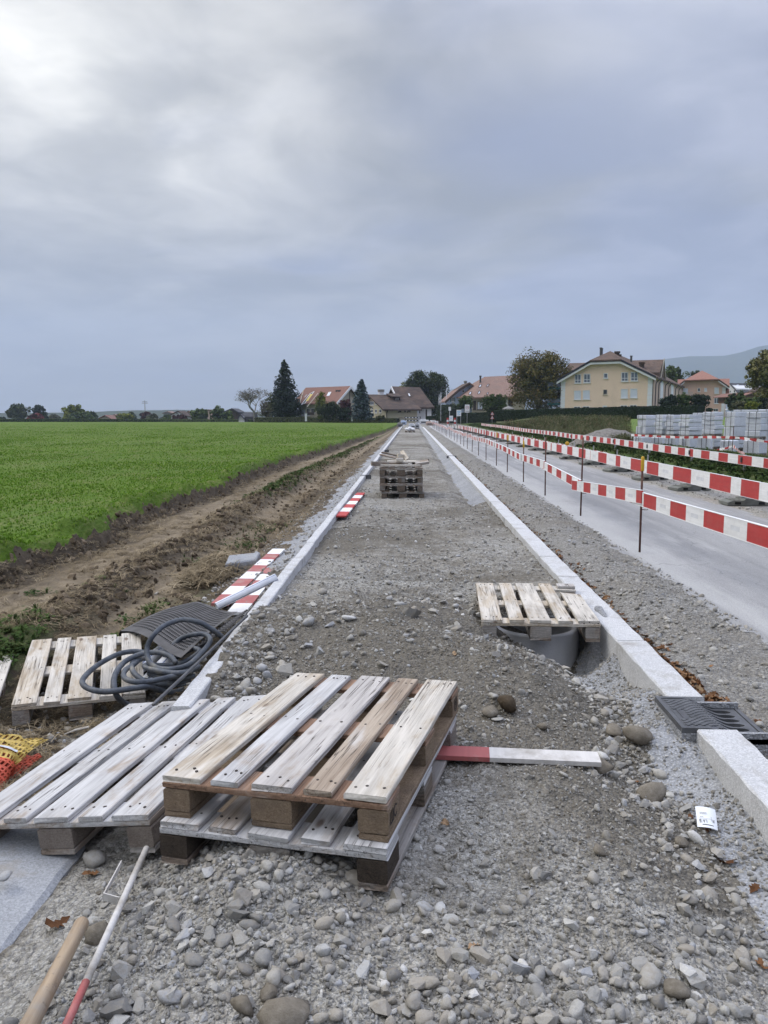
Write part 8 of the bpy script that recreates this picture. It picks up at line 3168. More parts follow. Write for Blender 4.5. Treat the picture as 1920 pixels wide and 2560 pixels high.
for (x0, y0, x1, y1) in ((818, 740, 850, 785), (880, 740, 908, 785), (945, 742, 968, 785), (805, 845, 868, 858), (875, 842, 915, 857)):
	P.win_y(*c3(x0, y0), *c3(x1, y1), m_pane=M_GLASS_DK, m_frame=M_W_BEIGE, bars=(0, 0), fw=.07)
for (x0, x1) in ((800, 814), (918, 930)):
	p, q = P.y(*c3(x0, 785)), P.y(*c3(x1, 740))
	mb = MB()
	mb.add([(p.x, -.05, p.z), (p.x + .25, -.05, p.z), (q.x + .2, -.6, q.z), (q.x, -.6, q.z), (p.x, -.01, p.z), (p.x + .25, -.01, p.z), (q.x + .2, -.56, q.z), (q.x, -.56, q.z)],
		   [(0, 1, 2, 3), (7, 6, 5, 4), (0, 4, 5, 1), (1, 5, 6, 2), (2, 6, 7, 3), (3, 7, 4, 0)])
	mb.build('roof_strut', M_W_TIMBER, P.t)
mb = MB()
mb.tube([(.15, -.55, ze - .4), (.08, -.12, ze - 1.0), (.08, -.12, -1)], .08, 6)
mb.build('downpipe', M_DKSHUT, P.t)

# ---------------------------------------------------------------- red roofed house at the left
c2 = lambda x, y: (560 + x * 320 / 1659, 860 + y * 320 / 1659)
P = Plot('red_roof_house', 'house with a large reddish tile roof and long skylights, right of the tall spruce', *c2(1468, 985), 146, 48, 'house')
eG = P.y(*c2(1470, 732))
apx = P.y(*c2(1612, 545))
hx = apx.x
zr, ze = apx.z, eG.z
LEN = P.x(*c2(960, 830), 0).y
mb = MB()
mb.prism([(0, -1), (0, ze - .1), (hx, zr - .35), (2 * hx, ze - .1), (2 * hx, -1)], 0, LEN, 'y')
mb.build('wall', M_W_BEIGE, P.t)
f0, f1 = V3(-.8, -.7, ze - .45), V3(-.8, LEN + 1, ze - .45)
r0, r1 = V3(hx, -.7, zr), V3(hx, LEN + 1, zr)
slope('roof', [f0, f1, r1, r0], M_TILE_RED, .25)
slope('roof', [V3(2 * hx + .8, -.7, ze - .45), V3(2 * hx + .8, LEN + 1, ze - .45), r1, r0], M_TILE_RED, .25)
for u, v in ((f0, r0), (r0, V3(2 * hx + .8, -.7, ze - .45))):
	verge(u, v, -.04, .5, M_TRIM, -.78, -.705, 'verge_board')
mb = MB()
m_ = P.y(*c2(1628, 700), -.02)
mb.box((m_.x - .06, -.1, -1), (m_.x + .06, -.01, zr - .7))
mb.build('downpipe', M_DKSHUT, P.t)
def roof_rect(pts):
	return [P.pl(*c2(*q), f0, f1, r0) for q in pts]

P.window(roof_rect([(995, 795), (1050, 770), (1168, 640), (1118, 640)]), m_pane=M_GLASS_DK, m_frame=M_TRIM, bars=(0, 0), fw=.12, sill=False, name='skylight')
q = roof_rect([(1062, 742), (1090, 742), (1152, 652), (1122, 652)])
pp, nn = P.panel(q, .07, 0)
mb = MB()
mb.add(pp + [x - nn * .02 for x in pp], [(0, 1, 2, 3), (7, 6, 5, 4), (0, 4, 5, 1), (1, 5, 6, 2), (2, 6, 7, 3), (3, 7, 4, 0)])
mb.build('yellow_blind', plain('yellow_blind', (0.55, 0.43, 0.13), 0.7), P.t)
P.window(roof_rect([(1330, 675), (1365, 672), (1408, 622), (1358, 625)]), m_pane=M_SHUT, m_frame=M_TRIM, bars=(0, 0), fw=.12, sill=False, name='skylight')
P.window(roof_rect([(1040, 695), (1055, 690), (1080, 660), (1066, 660)]), m_pane=M_GLASS_DK, m_frame=M_GALV, bars=(0, 0), fw=.08, sill=False, name='skylight')
for pr in ([(975, 780), (985, 780), (1035, 600), (1028, 600)], [(1072, 820), (1080, 820), (1225, 640), (1218, 640)]):
	q = roof_rect(pr)
	pp, nn = P.panel(q, .09, 0)
	mb = MB()
	mb.add(pp + [x - nn * .08 for x in pp], [(0, 1, 2, 3), (7, 6, 5, 4), (0, 4, 5, 1), (1, 5, 6, 2), (2, 6, 7, 3), (3, 7, 4, 0)])
	mb.build('roof_ridge_strip', M_W_BEIGE, P.t)
for x in (1462, 1496):
	q = P.pl(*c2(x, 612), f0, f1, r0)
	mb = MB()
	mb.box((q.x - .15, q.y - .2, q.z - .1), (q.x + .15, q.y + .2, q.z + .22))
	mb.build('roof_vent', M_DKSHUT, P.t)
for (x0, y0, x1, y1, m_) in ((1010, 850, 1060, 930, M_SHUT), (1075, 835, 1115, 930, M_GLASS_DK), (1130, 835, 1180, 905, M_GLASS_DK)):
	P.win_x(*c2(x0, y0), *c2(x1, y1), m_pane=m_, bars=(1, 0), fw=.07)
a, b = P.x(*c2(1085, 920), -.9), P.x(*c2(1170, 885), -.9)
mb = MB()
mb.box((-.95, min(a.y, b.y), a.z), (-.9, max(a.y, b.y), b.z))
mb.build('balcony_rail', M_W_TIMBER, P.t)

# ---------------------------------------------------------------- far small houses at the left
c1 = lambda x, y: (x * 640 / 1659, 860 + y * 640 / 1659)

def cottage(label, x0, xm, x1, yr, ye, yb, Y, mw, mr, yaw=0, dpt=9, oh=.6, wins=(), name='house'):
	P = Plot(name, label, *c1(xm, yb), Y, yaw, 'house', None)
	a, b, c_ = P.y(*c1(x0, ye), -oh), P.y(*c1(xm, yr), -oh), P.y(*c1(x1, ye), -oh)
	f = lambda n, p, m, th=.3: P.poly(n, p, th, m, out=V3(0, 0, -th))
	f('roof', [a, b, b + V3(0, dpt, 0), a + V3(0, dpt, 0)], mr)
	f('roof', [b, c_, c_ + V3(0, dpt, 0), b + V3(0, dpt, 0)], mr)
	mb = MB()
	k = .12 * (c_.x - a.x)
	mb.prism([(a.x + k, a.z + .3), (b.x, b.z - .5), (c_.x - k, c_.z + .3), (c_.x - k, -2), (a.x + k, -2)], 0, dpt - 1, 'y')
	mb.build('wall', mw, P.t)
	for (u0, v0, u1, v1) in wins:
		P.win_y(*c1(u0, v0), *c1(u1, v1), m_pane=M_GLASS_DK, bars=(1, 0), fw=.12)
	return P

cottage('low white house with a shallow dark gable, at the far left beside the crimson tree', 355, 395, 438, 488, 512, 518, 330, M_W_WHITE, M_TILE_DARK, wins=((380, 500, 392, 510),))
cottage('second low white house with a dark gable, left of the first, by the crimson tree', 280, 310, 345, 485, 510, 516, 345, M_W_WHITE, M_TILE_DARK, wins=((300, 500, 310, 510),))
cottage('long low white shed between the two white gables at the far left', 330, 360, 395, 490, 500, 514, 360, M_W_WHITE, M_W_WHITE)
cottage('house with a wide red brown roof and a glazed gable on the field edge', 598, 678, 748, 460, 500, 512, 300, M_W_BEIGE, M_TILE_RED, wins=((662, 488, 728, 508),))
cottage('house with a rosy tile roof just behind the glazed gable house', 690, 740, 790, 455, 480, 505, 340, M_W_PEACH, M_TILE_ROSE)
cottage('small dark grey roofed house at the far left edge', 20, 66, 110, 487, 505, 516, 340, M_W_GREY, M_SLATE)
cottage('dark barn with a black gable, left of the bare tree', 1440, 1502, 1545, 416, 440, 505, 230, M_W_TIMBER, M_SLATE, wins=((1490, 450, 1500, 462),))
cottage('long low beige house with a brown roof behind the bushes, left of the dark barn', 1240, 1330, 1440, 423, 436, 500, 300, M_W_PEACH, M_TILE_BROWN)
cottage('white gabled chalet with a dark steep roof in the middle of the far houses', 1085, 1150, 1215, 432, 468, 505, 280, M_W_WHITE, M_TILE_DARK, wins=((1140, 446, 1154, 456),))
cottage('low house with reddish roof right of the white gabled chalet', 1195, 1220, 1260, 433, 450, 500, 320, M_W_BEIGE, M_TILE_RED)
cottage('distant house with a tiny red roof above the far bushes', 1050, 1085, 1115, 436, 448, 500, 380, M_W_GREY, M_TILE_ROSE)
cottage('long grey roofed house behind the dark red bush of the far row', 1030, 1075, 1130, 462, 480, 505, 300, M_W_BEIGE, M_SLATE)
P = cottage('white cottage with a dark mansard roof at the foot of the bare tree', 1538, 1556, 1580, 452, 480, 506, 190, M_W_WHITE, M_SLATE, wins=((1551, 468, 1558, 482), (1562, 468, 1569, 482)), dpt=6)
a, b = P.y(*c1(1575, 500), 1.5), P.y(*c1(1645, 442), 1.5)
mb = MB()
mb.prism([(1.0, -2), (1.0, (a.z + b.z) / 2), (2.2, b.z - .1), (5.5, b.z), (6.5, (a.z + b.z) / 2), (6.5, -2)], a.x, b.x, 'x')
mb.build('mansard_roof', M_SLATE, P.t)

# ================================================================== planting
tree('leafy_tree', 'dark drooping tree at the far left of the field edge', c1(118, 0)[0], 1056, 50, c1(0, 380)[1], 300, 'dark', 1, 'trees along the far field edge', n_leaf=1500, n_clump=30, trunk=.08)
tree('conifer_tree', 'dark conifer with flat layered crown right of the drooping tree', c1(248, 0)[0], 1056, 30, c1(0, 390)[1], 310, 'deep', 2, 'trees along the far field edge', n_leaf=1000, n_clump=20, trunk=.1)
tree('dark_bush', 'dark bush between the crimson tree and the layered conifer', c1(285, 0)[0], 1056, 18, c1(0, 440)[1], 305, 'deep', 3, 'trees along the far field edge', n_leaf=500, n_clump=14, trunk=.03)
tree('red_tree', 'bright crimson bush at the far left field edge', c1(232, 0)[0], 1058, 44, c1(0, 450)[1], 280, 'crimson', 4, 'trees along the far field edge', n_leaf=1100, n_clump=24, trunk=.04)
tree('leafy_tree', 'large yellow green rounded tree beside the red roofed house', c1(492, 0)[0], 1057, 64, c1(0, 393)[1], 285, 'lime', 5, 'trees along the far field edge', n_leaf=1700, n_clump=34, trunk=.04)
tree('leafy_tree', 'darker green bush leaning against the yellow green tree', c1(520, 0)[0], 1057, 50, c1(0, 440)[1], 275, 'green', 6, 'trees along the far field edge', n_leaf=1100, n_clump=24, trunk=.03)
tree('leafy_tree', 'green bush right of the yellow green tree', c1(600, 0)[0], 1056, 34, c1(0, 432)[1], 290, 'green', 7, 'trees along the far field edge', n_leaf=900, n_clump=20, trunk=.04)
tree('leafy_tree', 'olive green rounded bush in front of the far houses', c1(808, 0)[0], 1056, 42, c1(0, 450)[1], 280, 'lime', 8, 'trees along the far field edge', n_leaf=1100, n_clump=24, trunk=.02)
tree('leafy_tree', 'dark green bush behind the olive one', c1(858, 0)[0], 1056, 24, c1(0, 442)[1], 300, 'dark', 9, 'trees along the far field edge', n_leaf=600, n_clump=16, trunk=.03)
tree('red_tree', 'dark purple bush in the row of far bushes', c1(950, 0)[0], 1056, 30, c1(0, 436)[1], 280, 'red', 10, 'trees along the far field edge', n_leaf=800, n_clump=18, trunk=.03)
tree('leafy_tree', 'brownish bush right of the purple bush', c1(990, 0)[0], 1056, 32, c1(0, 450)[1], 275, 'olive', 11, 'trees along the far field edge', n_leaf=700, n_clump=18, trunk=.02)
tree('leafy_tree', 'small green bush below the white gabled chalet', c1(1082, 0)[0], 1056, 20, c1(0, 458)[1], 260, 'green', 12, 'trees along the far field edge', n_leaf=500, n_clump=14, trunk=.03)
tree('red_tree', 'dark reddish bush in front of the white gabled chalet', c1(1160, 0)[0], 1057, 44, c1(0, 458)[1], 250, 'red', 13, 'trees along the far field edge', n_leaf=900, n_clump=20, trunk=.02)
tree('leafy_tree', 'broad green bush in front of the long beige house', c1(1300, 0)[0], 1056, 56, c1(0, 418)[1], 240, 'green', 14, 'trees along the far field edge', n_leaf=1500, n_clump=30, trunk=.03)
tree('leafy_tree', 'upright green tree left of the dark barn', c1(1412, 0)[0], 1056, 30, c1(0, 405)[1], 235, 'green', 15, 'trees along the far field edge', n_leaf=1000, n_clump=22, trunk=.04)
tree('leafy_tree', 'green bush at the foot of the dark barn', c1(1475, 0)[0], 1056, 34, c1(0, 440)[1], 222, 'green', 16, 'trees along the far field edge', n_leaf=900, n_clump=20, trunk=.02)
tree('leafy_tree', 'small dark bush cut by the left edge of the photo', c1(12, 0)[0], 1058, 24, c1(0, 475)[1], 290, 'dark', 17, 'trees along the far field edge', n_leaf=500, n_clump=14, trunk=.02)
tree('leafy_tree', 'grey green bush behind the two white gables', c1(345, 0)[0], 1054, 34, c1(0, 455)[1], 390, 'olive', 18, 'trees along the far field edge', n_leaf=600, n_clump=16, trunk=.03)

bt = bare_tree('nearly bare pale tree with a round crown of fine branches, left of the tall spruce', 636, 1052, 78, 964, 158, 3)
bt.scale = (1.5, 1.5, 1.16)
tree('leafy_tree', 'thin brownish shrub behind the bare tree', 668, 1052, 48, 996, 166, 'twig', 21, n_leaf=1200, n_clump=26, trunk=.05, leaf_px=1.8)
tree('leafy_tree', 'sparse brown bush between the bare tree and the spruce', 682, 1050, 30, 975, 162, 'olive', 22, n_leaf=700, n_clump=22, trunk=.2, leaf_px=1.8, clump=.22)
spruce('spruce', 'tall dark spruce with drooping boughs standing above the red roofed house', 713, 1052, 100, 898, 152, 'spruce', 5, n_lev=34, per=14, gaps=.12, shape=.62)
tree('dark_bush', 'dense dark base growth under the tall spruce', 716, 1052, 66, 968, 151, 'spruce', 23, n_leaf=3000, n_clump=40, trunk=.10, leaf_px=2.4)
tree('columnar_tree', 'narrow yellow green columnar tree in front of the red roof', c2(1262, 0)[0], 1050, 34, c2(0, 570)[1], 142, 'lime', 24, n_leaf=1700, n_clump=34, taper=.62, trunk=.05, leaf_px=2.2)
tree('leafy_tree', 'round dark green bush at the foot of the columnar tree', c2(1350, 0)[0], 1051, 56, c2(0, 735)[1], 140, 'dark', 25, n_leaf=2200, n_clump=34, trunk=.04, leaf_px=2.3)
tree('red_tree', 'dark red leaved tree left of the blue spruce', c3(125, 0)[0], 1052, 36, c3(0, 590)[1], 143, 'red', 26, n_leaf=1500, n_clump=28, trunk=.04, leaf_px=2.2, taper=.2)
tree('dark_bush', 'blackish bush beneath the dark red tree', c3(75, 0)[0], 1052, 46, c3(0, 700)[1], 141, 'deep', 27, n_leaf=1200, n_clump=24, trunk=.02, leaf_px=2.2)
spruce('blue_spruce', 'blue grey spruce with a lopsided top, left of the cream farmhouse', c3(330, 0)[0], 1050, 62, c3(0, 352)[1], 138, 'blue', 9, n_lev=28, per=13, droop=.18, shape=.62)
tree('leafy_tree', 'round reddish bush in front of the cream farmhouse', c3(585, 0)[0], 1053, 28, c3(0, 822)[1], 138, 'olive', 28, n_leaf=600, n_clump=14, trunk=.02, leaf_px=2)
tree('large_tree', 'huge dense dark tree with a rounded top behind the barn', c3(1160, 0)[0], 1046, 106, c3(0, 222)[1], 172, 'dark', 29, n_leaf=15000, n_clump=230, clump=.12, trunk=.02, leaf_px=2.2, top_round=.7, hollow=.6)
tree('leafy_tree', 'pale yellow green tree showing between the barn roof and the huge dark tree', c3(858, 0)[0], 1046, 30, c3(0, 378)[1], 185, 'lime', 30, n_leaf=900, n_clump=20, trunk=.1, leaf_px=2)
tree('large_tree', 'large spreading autumn tree beside the cream apartment house', c4(1275, 0)[0], c4(0, 905)[1], 146, c4(0, 38)[1], 121, 'autumn', 31, n_leaf=17000, n_clump=190, clump=.12, trunk=.02, leaf_px=2.2, top_round=.85)
tree('leafy_tree', 'green rounded bush in front of the brown roof farmhouse', c4(700, 0)[0], c4(0, 890)[1], 64, c4(0, 640)[1], 117, 'green', 32, n_leaf=2800, n_clump=44, trunk=.03, leaf_px=2.1)
tree('leafy_tree', 'loose shrub in front of the blue house', c4(325, 0)[0], c4(0, 880)[1], 44, c4(0, 668)[1], 122, 'green', 33, n_leaf=1500, n_clump=28, trunk=.05, leaf_px=2.1)
tree('leafy_tree', 'grey green shrub below the blue house', c4(165, 0)[0], c4(0, 950)[1], 42, c4(0, 770)[1], 126, 'olive', 34, n_leaf=1200, n_clump=26, trunk=.03, leaf_px=2.1)
tree('leafy_tree', 'low rounded dark bush by the warning signs', c4(668, 0)[0], c4(0, 900)[1], 34, c4(0, 800)[1], 112, 'dark', 35, n_leaf=900, n_clump=20, trunk=.02, leaf_px=2.1)
tree('leafy_tree', 'green tree rising behind the apartment house roof', c6(260, 0)[0], 1010, 56, c6(0, 345)[1], 175, 'green', 36, n_leaf=1800, n_clump=34, trunk=.1, leaf_px=2.3)
tree('leafy_tree', 'dark rounded tree behind the orange roof', c6(590, 0)[0], 1010, 46, c6(0, 440)[1], 180, 'dark', 37, n_leaf=1500, n_clump=30, trunk=.1, leaf_px=2.2)
for i, (x, w, yt, kind, lab) in enumerate(((180, 42, 860, 'deep', 'dark clipped round shrub left of the three by the pink house'), (402, 34, 838, 'green', 'looser green shrub in the middle of the three by the pink house'), (642, 45, 832, 'deep', 'dark clipped round shrub right of the three by the pink house'))):
	tree('round_shrub', lab, c6(x, 0)[0], c6(0, 1085)[1], w, c6(0, yt)[1], 100, kind, 40 + i, 'shrubs in front of the pink house', 'shrub', n_leaf=2600, n_clump=50, clump=.12, trunk=.02, leaf_px=1.7, hollow=.7)
tree('round_shrub', 'small dark shrub at the right end of the hedge', c6(790, 0)[0], c6(0, 1125)[1], 17, c6(0, 1068)[1], 92, 'deep', 44, None, 'shrub', n_leaf=600, n_clump=14, trunk=.02, leaf_px=1.8)
for i, (x, w, yb, yt, Y, kind, lab) in enumerate(((1110, 32, 1110, 830, 105, 'dark', 'dark bush right of the pink house'), (1230, 40, 1110, 800, 108, 'green', 'green bush below the white slate roofed house'),
											   (1370, 44, 1110, 890, 98, 'green', 'green bush in front of the brown boarded shed'), (1400, 30, 1110, 970, 92, 'lime', 'yellowish bush behind the stone stacks'),
											   (1500, 36, 1110, 985, 90, 'lime', 'olive yellow shrub at the right behind the stone stacks'), (1600, 44, 1110, 830, 99, 'dark', 'dark tall bush at the right edge'),
											   (1240, 50, 1115, 960, 94, 'olive', 'brownish low bush behind the stone stacks'), (1640, 40, 1112, 980, 88, 'deep', 'blackish low bush at the right edge'))):
	tree('garden_bush', lab, c6(x, 0)[0], c6(0, yb)[1], w, c6(0, yt)[1], Y, kind, 50 + i, 'bushes behind the stone stacks', 'bush', n_leaf=1300, n_clump=28, trunk=.02, leaf_px=2.2)
tree('large_tree', 'leafy tree with yellowing foliage cut off by the right edge of the photo', c6(1680, 0)[0], c6(0, 1110)[1], 118, c6(0, 165)[1], 78, 'yellowing', 61, n_leaf=5200, n_clump=70, clump=.10, trunk=.22, leaf_px=3.2, hollow=.35)

p0, p1 = at_y(*c5(-1240, 1075), 112), at_y(*c5(1985, 1020), 78)

def hst(px, ytop, ybot, Y):
	a, b = at_y(px, ybot, Y), at_y(px, ytop, Y)
	return (a.x, Y, a.z, b.z)

hedge('long clipped dark green hedge in front of the cream apartment house', [hst(1236, 1027, 1050, 101), hst(1310, 1025, 1049, 98), hst(1400, 1022, 1047, 94), hst(1500, 1019.5, 1045, 90), hst(1600, 1017, 1043, 86), hst(1700, 1015.5, 1040, 83), hst(1752, 1014.5, 1038, 81)], 1.4, None, 3, 15000, leaf=.085)
hedge('lower clipped hedge at the road, behind the signs', [hst(1150, 1033, 1055, 112), hst(1200, 1032, 1053, 108), hst(1232, 1031, 1053, 105)], 1.2, None, 4, 3000, leaf=.09)
hedge('tall narrow hedge beside the street lamps at the road end', [hst(1104, 1014, 1056, 128), hst(1120, 1012, 1055, 124), hst(1136, 1022, 1056, 120)], 2.0, None, 5, 3600, leaf=.1)
hedge('dark low hedge at the right end of the barn', [hst(1070, 1041, 1054, 140), hst(1100, 1040, 1053, 138)], 1.2, None, 6, 1500, leaf=.1)
hedge('low shrubbery along the field edge in front of the red roofed house', [hst(640, 1044, 1056, 150), hst(760, 1043, 1056, 148), hst(850, 1046, 1056, 146), hst(935, 1045, 1056, 144), hst(995, 1046, 1056, 142)], 1.4, None, 7, 5200, 'olive', .11, 'shrubbery')
hedge('dark strip of shrubs along the far left field edge', [hst(-60, 1048, 1059, 210), hst(150, 1047, 1058, 220), hst(400, 1048, 1057, 220), hst(640, 1049, 1057, 190)], 1.4, None, 8, 4200, 'green', .14, 'shrubbery')

# ================================================================== lamps, signs and things at the end of the road
def lamp_post(label, px, pyt, pyb, Y, arm, dirn):
	b, tp = at_y(px, pyb, Y), at_y(px, pyt, Y)
	t = thing('street_lamp', label, 'street lamp', b, group='street lamps at the road end')
	H = tp.z - b.z
	mb = MB()
	mb.tube([(0, 0, 0), (0, 0, H)], [.09, .06], 8)
	mb.build('pole', M_GALV, t, smooth=True)
	mb = MB()
	mb.box((-.06 if dirn > 0 else -arm, -.12, H - .02), (arm if dirn > 0 else .06, .12, H + .10), ch=.03)
	mb.build('lamp_head', M_DKSHUT, t)

lamp_post('street lamp at the road end, tallest of the three, in front of the hill', *c3(1428, 0)[:1], c3(0, 460)[1], 1056, 140, .8, -1)
lamp_post('street lamp at the road end with its head to the left, middle one', c3(1357, 0)[0], c3(0, 518)[1], 1052, 120, .7, -1)
lamp_post('street lamp at the road end nearest to the barn', c3(1334, 0)[0], c3(0, 550)[1], 1052, 132, .6, -1)

def sign_post(t, w, H, x=0.0, r=.03, name='pole'):
	mb = MB()
	mb.tube([(x, .04, 0), (x, .04, H)], r, 8)
	mb.build(name, M_GALV, t, smooth=True)

# speed zone sign: white board with a round red ring and the number
s4 = 320 / 1659
a, b = c4(320, 785), c4(380, 888)
Y = 96
tl, br = at_y(*a, Y), at_y(*b, Y)
base = at_y((a[0] + b[0]) / 2, 1058, Y)
t = thing('zone_sign', 'white speed zone sign with red ring and number on a roadside post', 'road sign', (base.x, Y, base.z))
W, H = br.x - tl.x, tl.z - br.z
z0, z1 = br.z - base.z, tl.z - base.z
sign_post(t, W, z1, 0)
mb = MB()
mb.box((-W / 2, -.02, z0), (W / 2, .02, z1))
mb.build('sign_board', M_WHITE, t)
R_ = W * .36
zc_ = z0 + H * .62
flat_print('red_ring', ring_poly(0, zc_, R_, R_ * .22, 0, 360, 24), M_RED, t, (0, -.0204, 0), (0, 0, 0))
g = R_ * .30
flat_print('number', [rect(-g * 1.3, zc_ - g, -g * 1.05, zc_ + g), rect(-g * 1.05, zc_ + g * .75, -g * .2, zc_ + g), rect(-g * 1.05, zc_ - g * .12, -g * .2, zc_ + g * .12), rect(-g * 1.05, zc_ - g, -g * .2, zc_ - g * .75), rect(-g * .45, zc_ - g * .74, -g * .2, zc_ + g * .74)]
		   + ring_poly(g * .75, zc_, g, g * .3, 0, 360, 14), M_BLACK, t, (0, -.0204, 0), (0, 0, 0))
flat_print('text_line', [rect(-W * .36, z0 + H * .12, -W * .24, z0 + H * .2), rect(-W * .2, z0 + H * .12, -W * .05, z0 + H * .2), rect(0, z0 + H * .12, W * .15, z0 + H * .2), rect(W * .2, z0 + H * .12, W * .36, z0 + H * .2)], M_BLACK, t, (0, -.0204, 0), (0, 0, 0))
# dark backing frame
mb = MB()
e = .05
mb.box((-W / 2 - e, .0205, z0 - e), (W / 2 + e, .03, z1 + e))
mb.build('backing', M_BLACK, t)
# blue and white information board
a, b = c4(213, 853), c4(272, 935)
Y = 92
tl, br = at_y(*a, Y), at_y(*b, Y)
base = at_y((a[0] + b[0]) / 2, 1060, Y)
t = thing('info_board', 'white information board with light blue lettering on two posts by the road', 'sign board', (base.x, Y, base.z))
W, H = br.x - tl.x, tl.z - br.z
z0, z1 = br.z - base.z, tl.z - base.z
sign_post(t, W, z1, -W * .42)
sign_post(t, W, z1, W * .42)
mb = MB()
mb.box((-W / 2, -.02, z0), (W / 2, .02, z1))
mb.build('sign_board', M_WHITE, t)
M_CYAN = plain('light_blue_print', (0.12, 0.42, 0.66), 0.6)
flat_print('lettering', [rect(-W * .32, z0 + H * .66, -W * .12, z0 + H * .82), rect(-W * .06, z0 + H * .70, W * .12, z0 + H * .84), rect(W * .16, z0 + H * .68, W * .34, z0 + H * .80), rect(-W * .32, z0 + H * .48, W * .28, z0 + H * .58)]
		   + ring_poly(-W * .1, z0 + H * .28, H * .14, H * .05, 0, 360, 14) + [rect(W * .05, z0 + H * .2, W * .3, z0 + H * .3)], M_CYAN, t, (0, -.0204, 0), (0, 0, 0))
# white board leaning low on the barrier with a small panel above
a, b = c4(118, 930), c4(167, 1000)
Y = 84
tl, br = at_y(*a, Y), at_y(*b, Y)
base = at_y((a[0] + b[0]) / 2, 1064, Y)
t = thing('notice_board', 'small white notice board standing low at the barrier end, beside the information board', 'sign board', (base.x, Y, base.z))
W = br.x - tl.x
z0, z1 = br.z - base.z, tl.z - base.z
mb = MB()
mb.box((-W / 2, -.02, z0), (W / 2, .02, z1))
mb.build('sign_board', M_WHITE, t)
sign_post(t, W, z1 + .9, -W * .4)
flat_print('lettering', [rect(-W * .3, z0 + (z1 - z0) * .6, W * .3, z0 + (z1 - z0) * .66), rect(-W * .3, z0 + (z1 - z0) * .42, W * .2, z0 + (z1 - z0) * .48)], M_CYAN, t, (0, -.0204, 0), (0, 0, 0))
mb = MB()
mb.box((-W * .4 - .12, -.03, z1 + .55), (-W * .4 + .14, -.001, z1 + .95))
mb.build('small_panel', M_WHITE, t)
# two warning triangles on one post
p = at_y(c4(675, 0)[0], 1060, 88)
t = thing('warning_sign', 'post with two red bordered warning triangles, one above the other, before the hedge', 'road sign', p)
zt, zm, zl = at_y(675, c4(0, 875)[1], 88).z - p.z, at_y(675, c4(0, 922)[1], 88).z - p.z, at_y(675, c4(0, 972)[1], 88).z - p.z
sign_post(t, 1, zt - .1)
w_ = 50 * s4 * 88 / FPX / 2
for j, (za, zb_) in enumerate(((zm + .02, zt), (zl, zm - .02))):
	mb = MB()
	mb.prism([(-w_, za), (w_, za), (0, zb_)], -.02, .02, 'y')
	o = mb.build('triangle', M_RED, t)
	k = .66
	zc_ = za + (zb_ - za) / 3
	mb = MB()
	mb.prism([(-w_ * k, zc_ + (za - zc_) * k), (w_ * k, zc_ + (za - zc_) * k), (0, zc_ + (zb_ - zc_) * k)], -.0206, -.0202, 'y')
	mb.build('white_field', M_WHITE, o)
	if j == 0:
		flat_print('symbol', [rect(-w_ * .16, zc_ - w_ * .3, w_ * .02, zc_ + w_ * .35), rect(-w_ * .02, zc_ - w_ * .1, w_ * .22, zc_ + w_ * .1)], M_BLACK, o, (0, -.0208, 0), (0, 0, 0))
	else:
		flat_print('symbol', [rect(-w_ * .2, zc_ - w_ * .25, -w_ * .04, zc_ + w_ * .2), rect(w_ * .05, zc_ - w_ * .25, w_ * .2, zc_ + w_ * .2)], M_BLACK, o, (0, -.0208, 0), (0, 0, 0))
# power pole far away
p = at_y(*c1(940, 430), 700)
q = at_y(*c1(940, 365), 700)
t = thing('power_pole', 'distant grey electricity pylon above the far houses', 'pylon', (p.x, 700, -3))
mb = MB()
mb.tube([(0, 0, 0), (0, 0, q.z + 3)], [.55, .25], 4)
mb.build('mast', M_W_GREY, t)
mb = MB()
for k, w_ in ((.72, 2.8), (.86, 2.2)):
	z = 3 + p.z + (q.z - p.z) * k
	mb.box((-w_, -.2, z - .25), (w_, .2, z + .25))
mb.build('cross_arm', M_W_GREY, t)

# ---- building site clutter at the end of the path
def place_at(px, py, z=-.09):
	return at_z(px, py, z)

p = place_at(1025, 1081, -.09)
pt = pallet('distant wooden pallet carrying white sacks near the end of the path', (p.x, p.y, .055), (0, 0, .1), (M_WOOD_OLD, M_WOOD_OLD, M_WOOD_DARK, M_WOOD_DARK), None, 91, nails=False)
for i, (dx, dy, dz, s_, lab) in enumerate(((-.2, 0, .12, .26, 'white sack heaped on the left of the distant pallet'), (.05, .1, .17, .3, 'grey white sack on the middle of the distant pallet'), (.27, -.05, .1, .2, 'small pale sack at the right of the distant pallet'))):
	mb = MB()
	mb.lathe([(.001, -.38), (.7, -.34), (1, -.1), (.95, .2), (.55, .42), (.001, .5)], 12)
	o = mb.build('sack', M_TRIM, smooth=True)
	o.location, o.scale, o.rotation_euler = (p.x + dx, p.y + dy, .055 + dz), (s_, s_ * .8, s_ * (1.0 + .25 * i)), (.2 * i, .25, i)
	tag(o, lab, 'sack', 'sacks on the distant pallet')
# barricade of dark boards with white bands across the path end
a, b = place_at(1012, 1060, -.1), place_at(1052, 1060, -.1)
t = thing('barricade', 'dark barricade with white dashes closing the far end of the path', 'barricade', (a.x, a.y, -.1))
L = (b.x - a.x)
for z in (.45, .95):
	mb = MB()
	mb.box((0, -.02, z), (L, .02, z + .28))
	mb.build('cross_rail', M_DKSHUT, t)
	mb = MB()
	for k in range(5):
		mb.box((L * (k + .2) / 5, -.026, z + .05), (L * (k + .65) / 5, -.0205, z + .20))
	mb.build('white_dashes', M_WHITE, t)
for x in (.1, L - .1):
	mb = MB()
	mb.box((x - .04, .021, 0), (x + .04, .09, 1.3))
	mb.build('leg', M_DARKSTEEL, t)
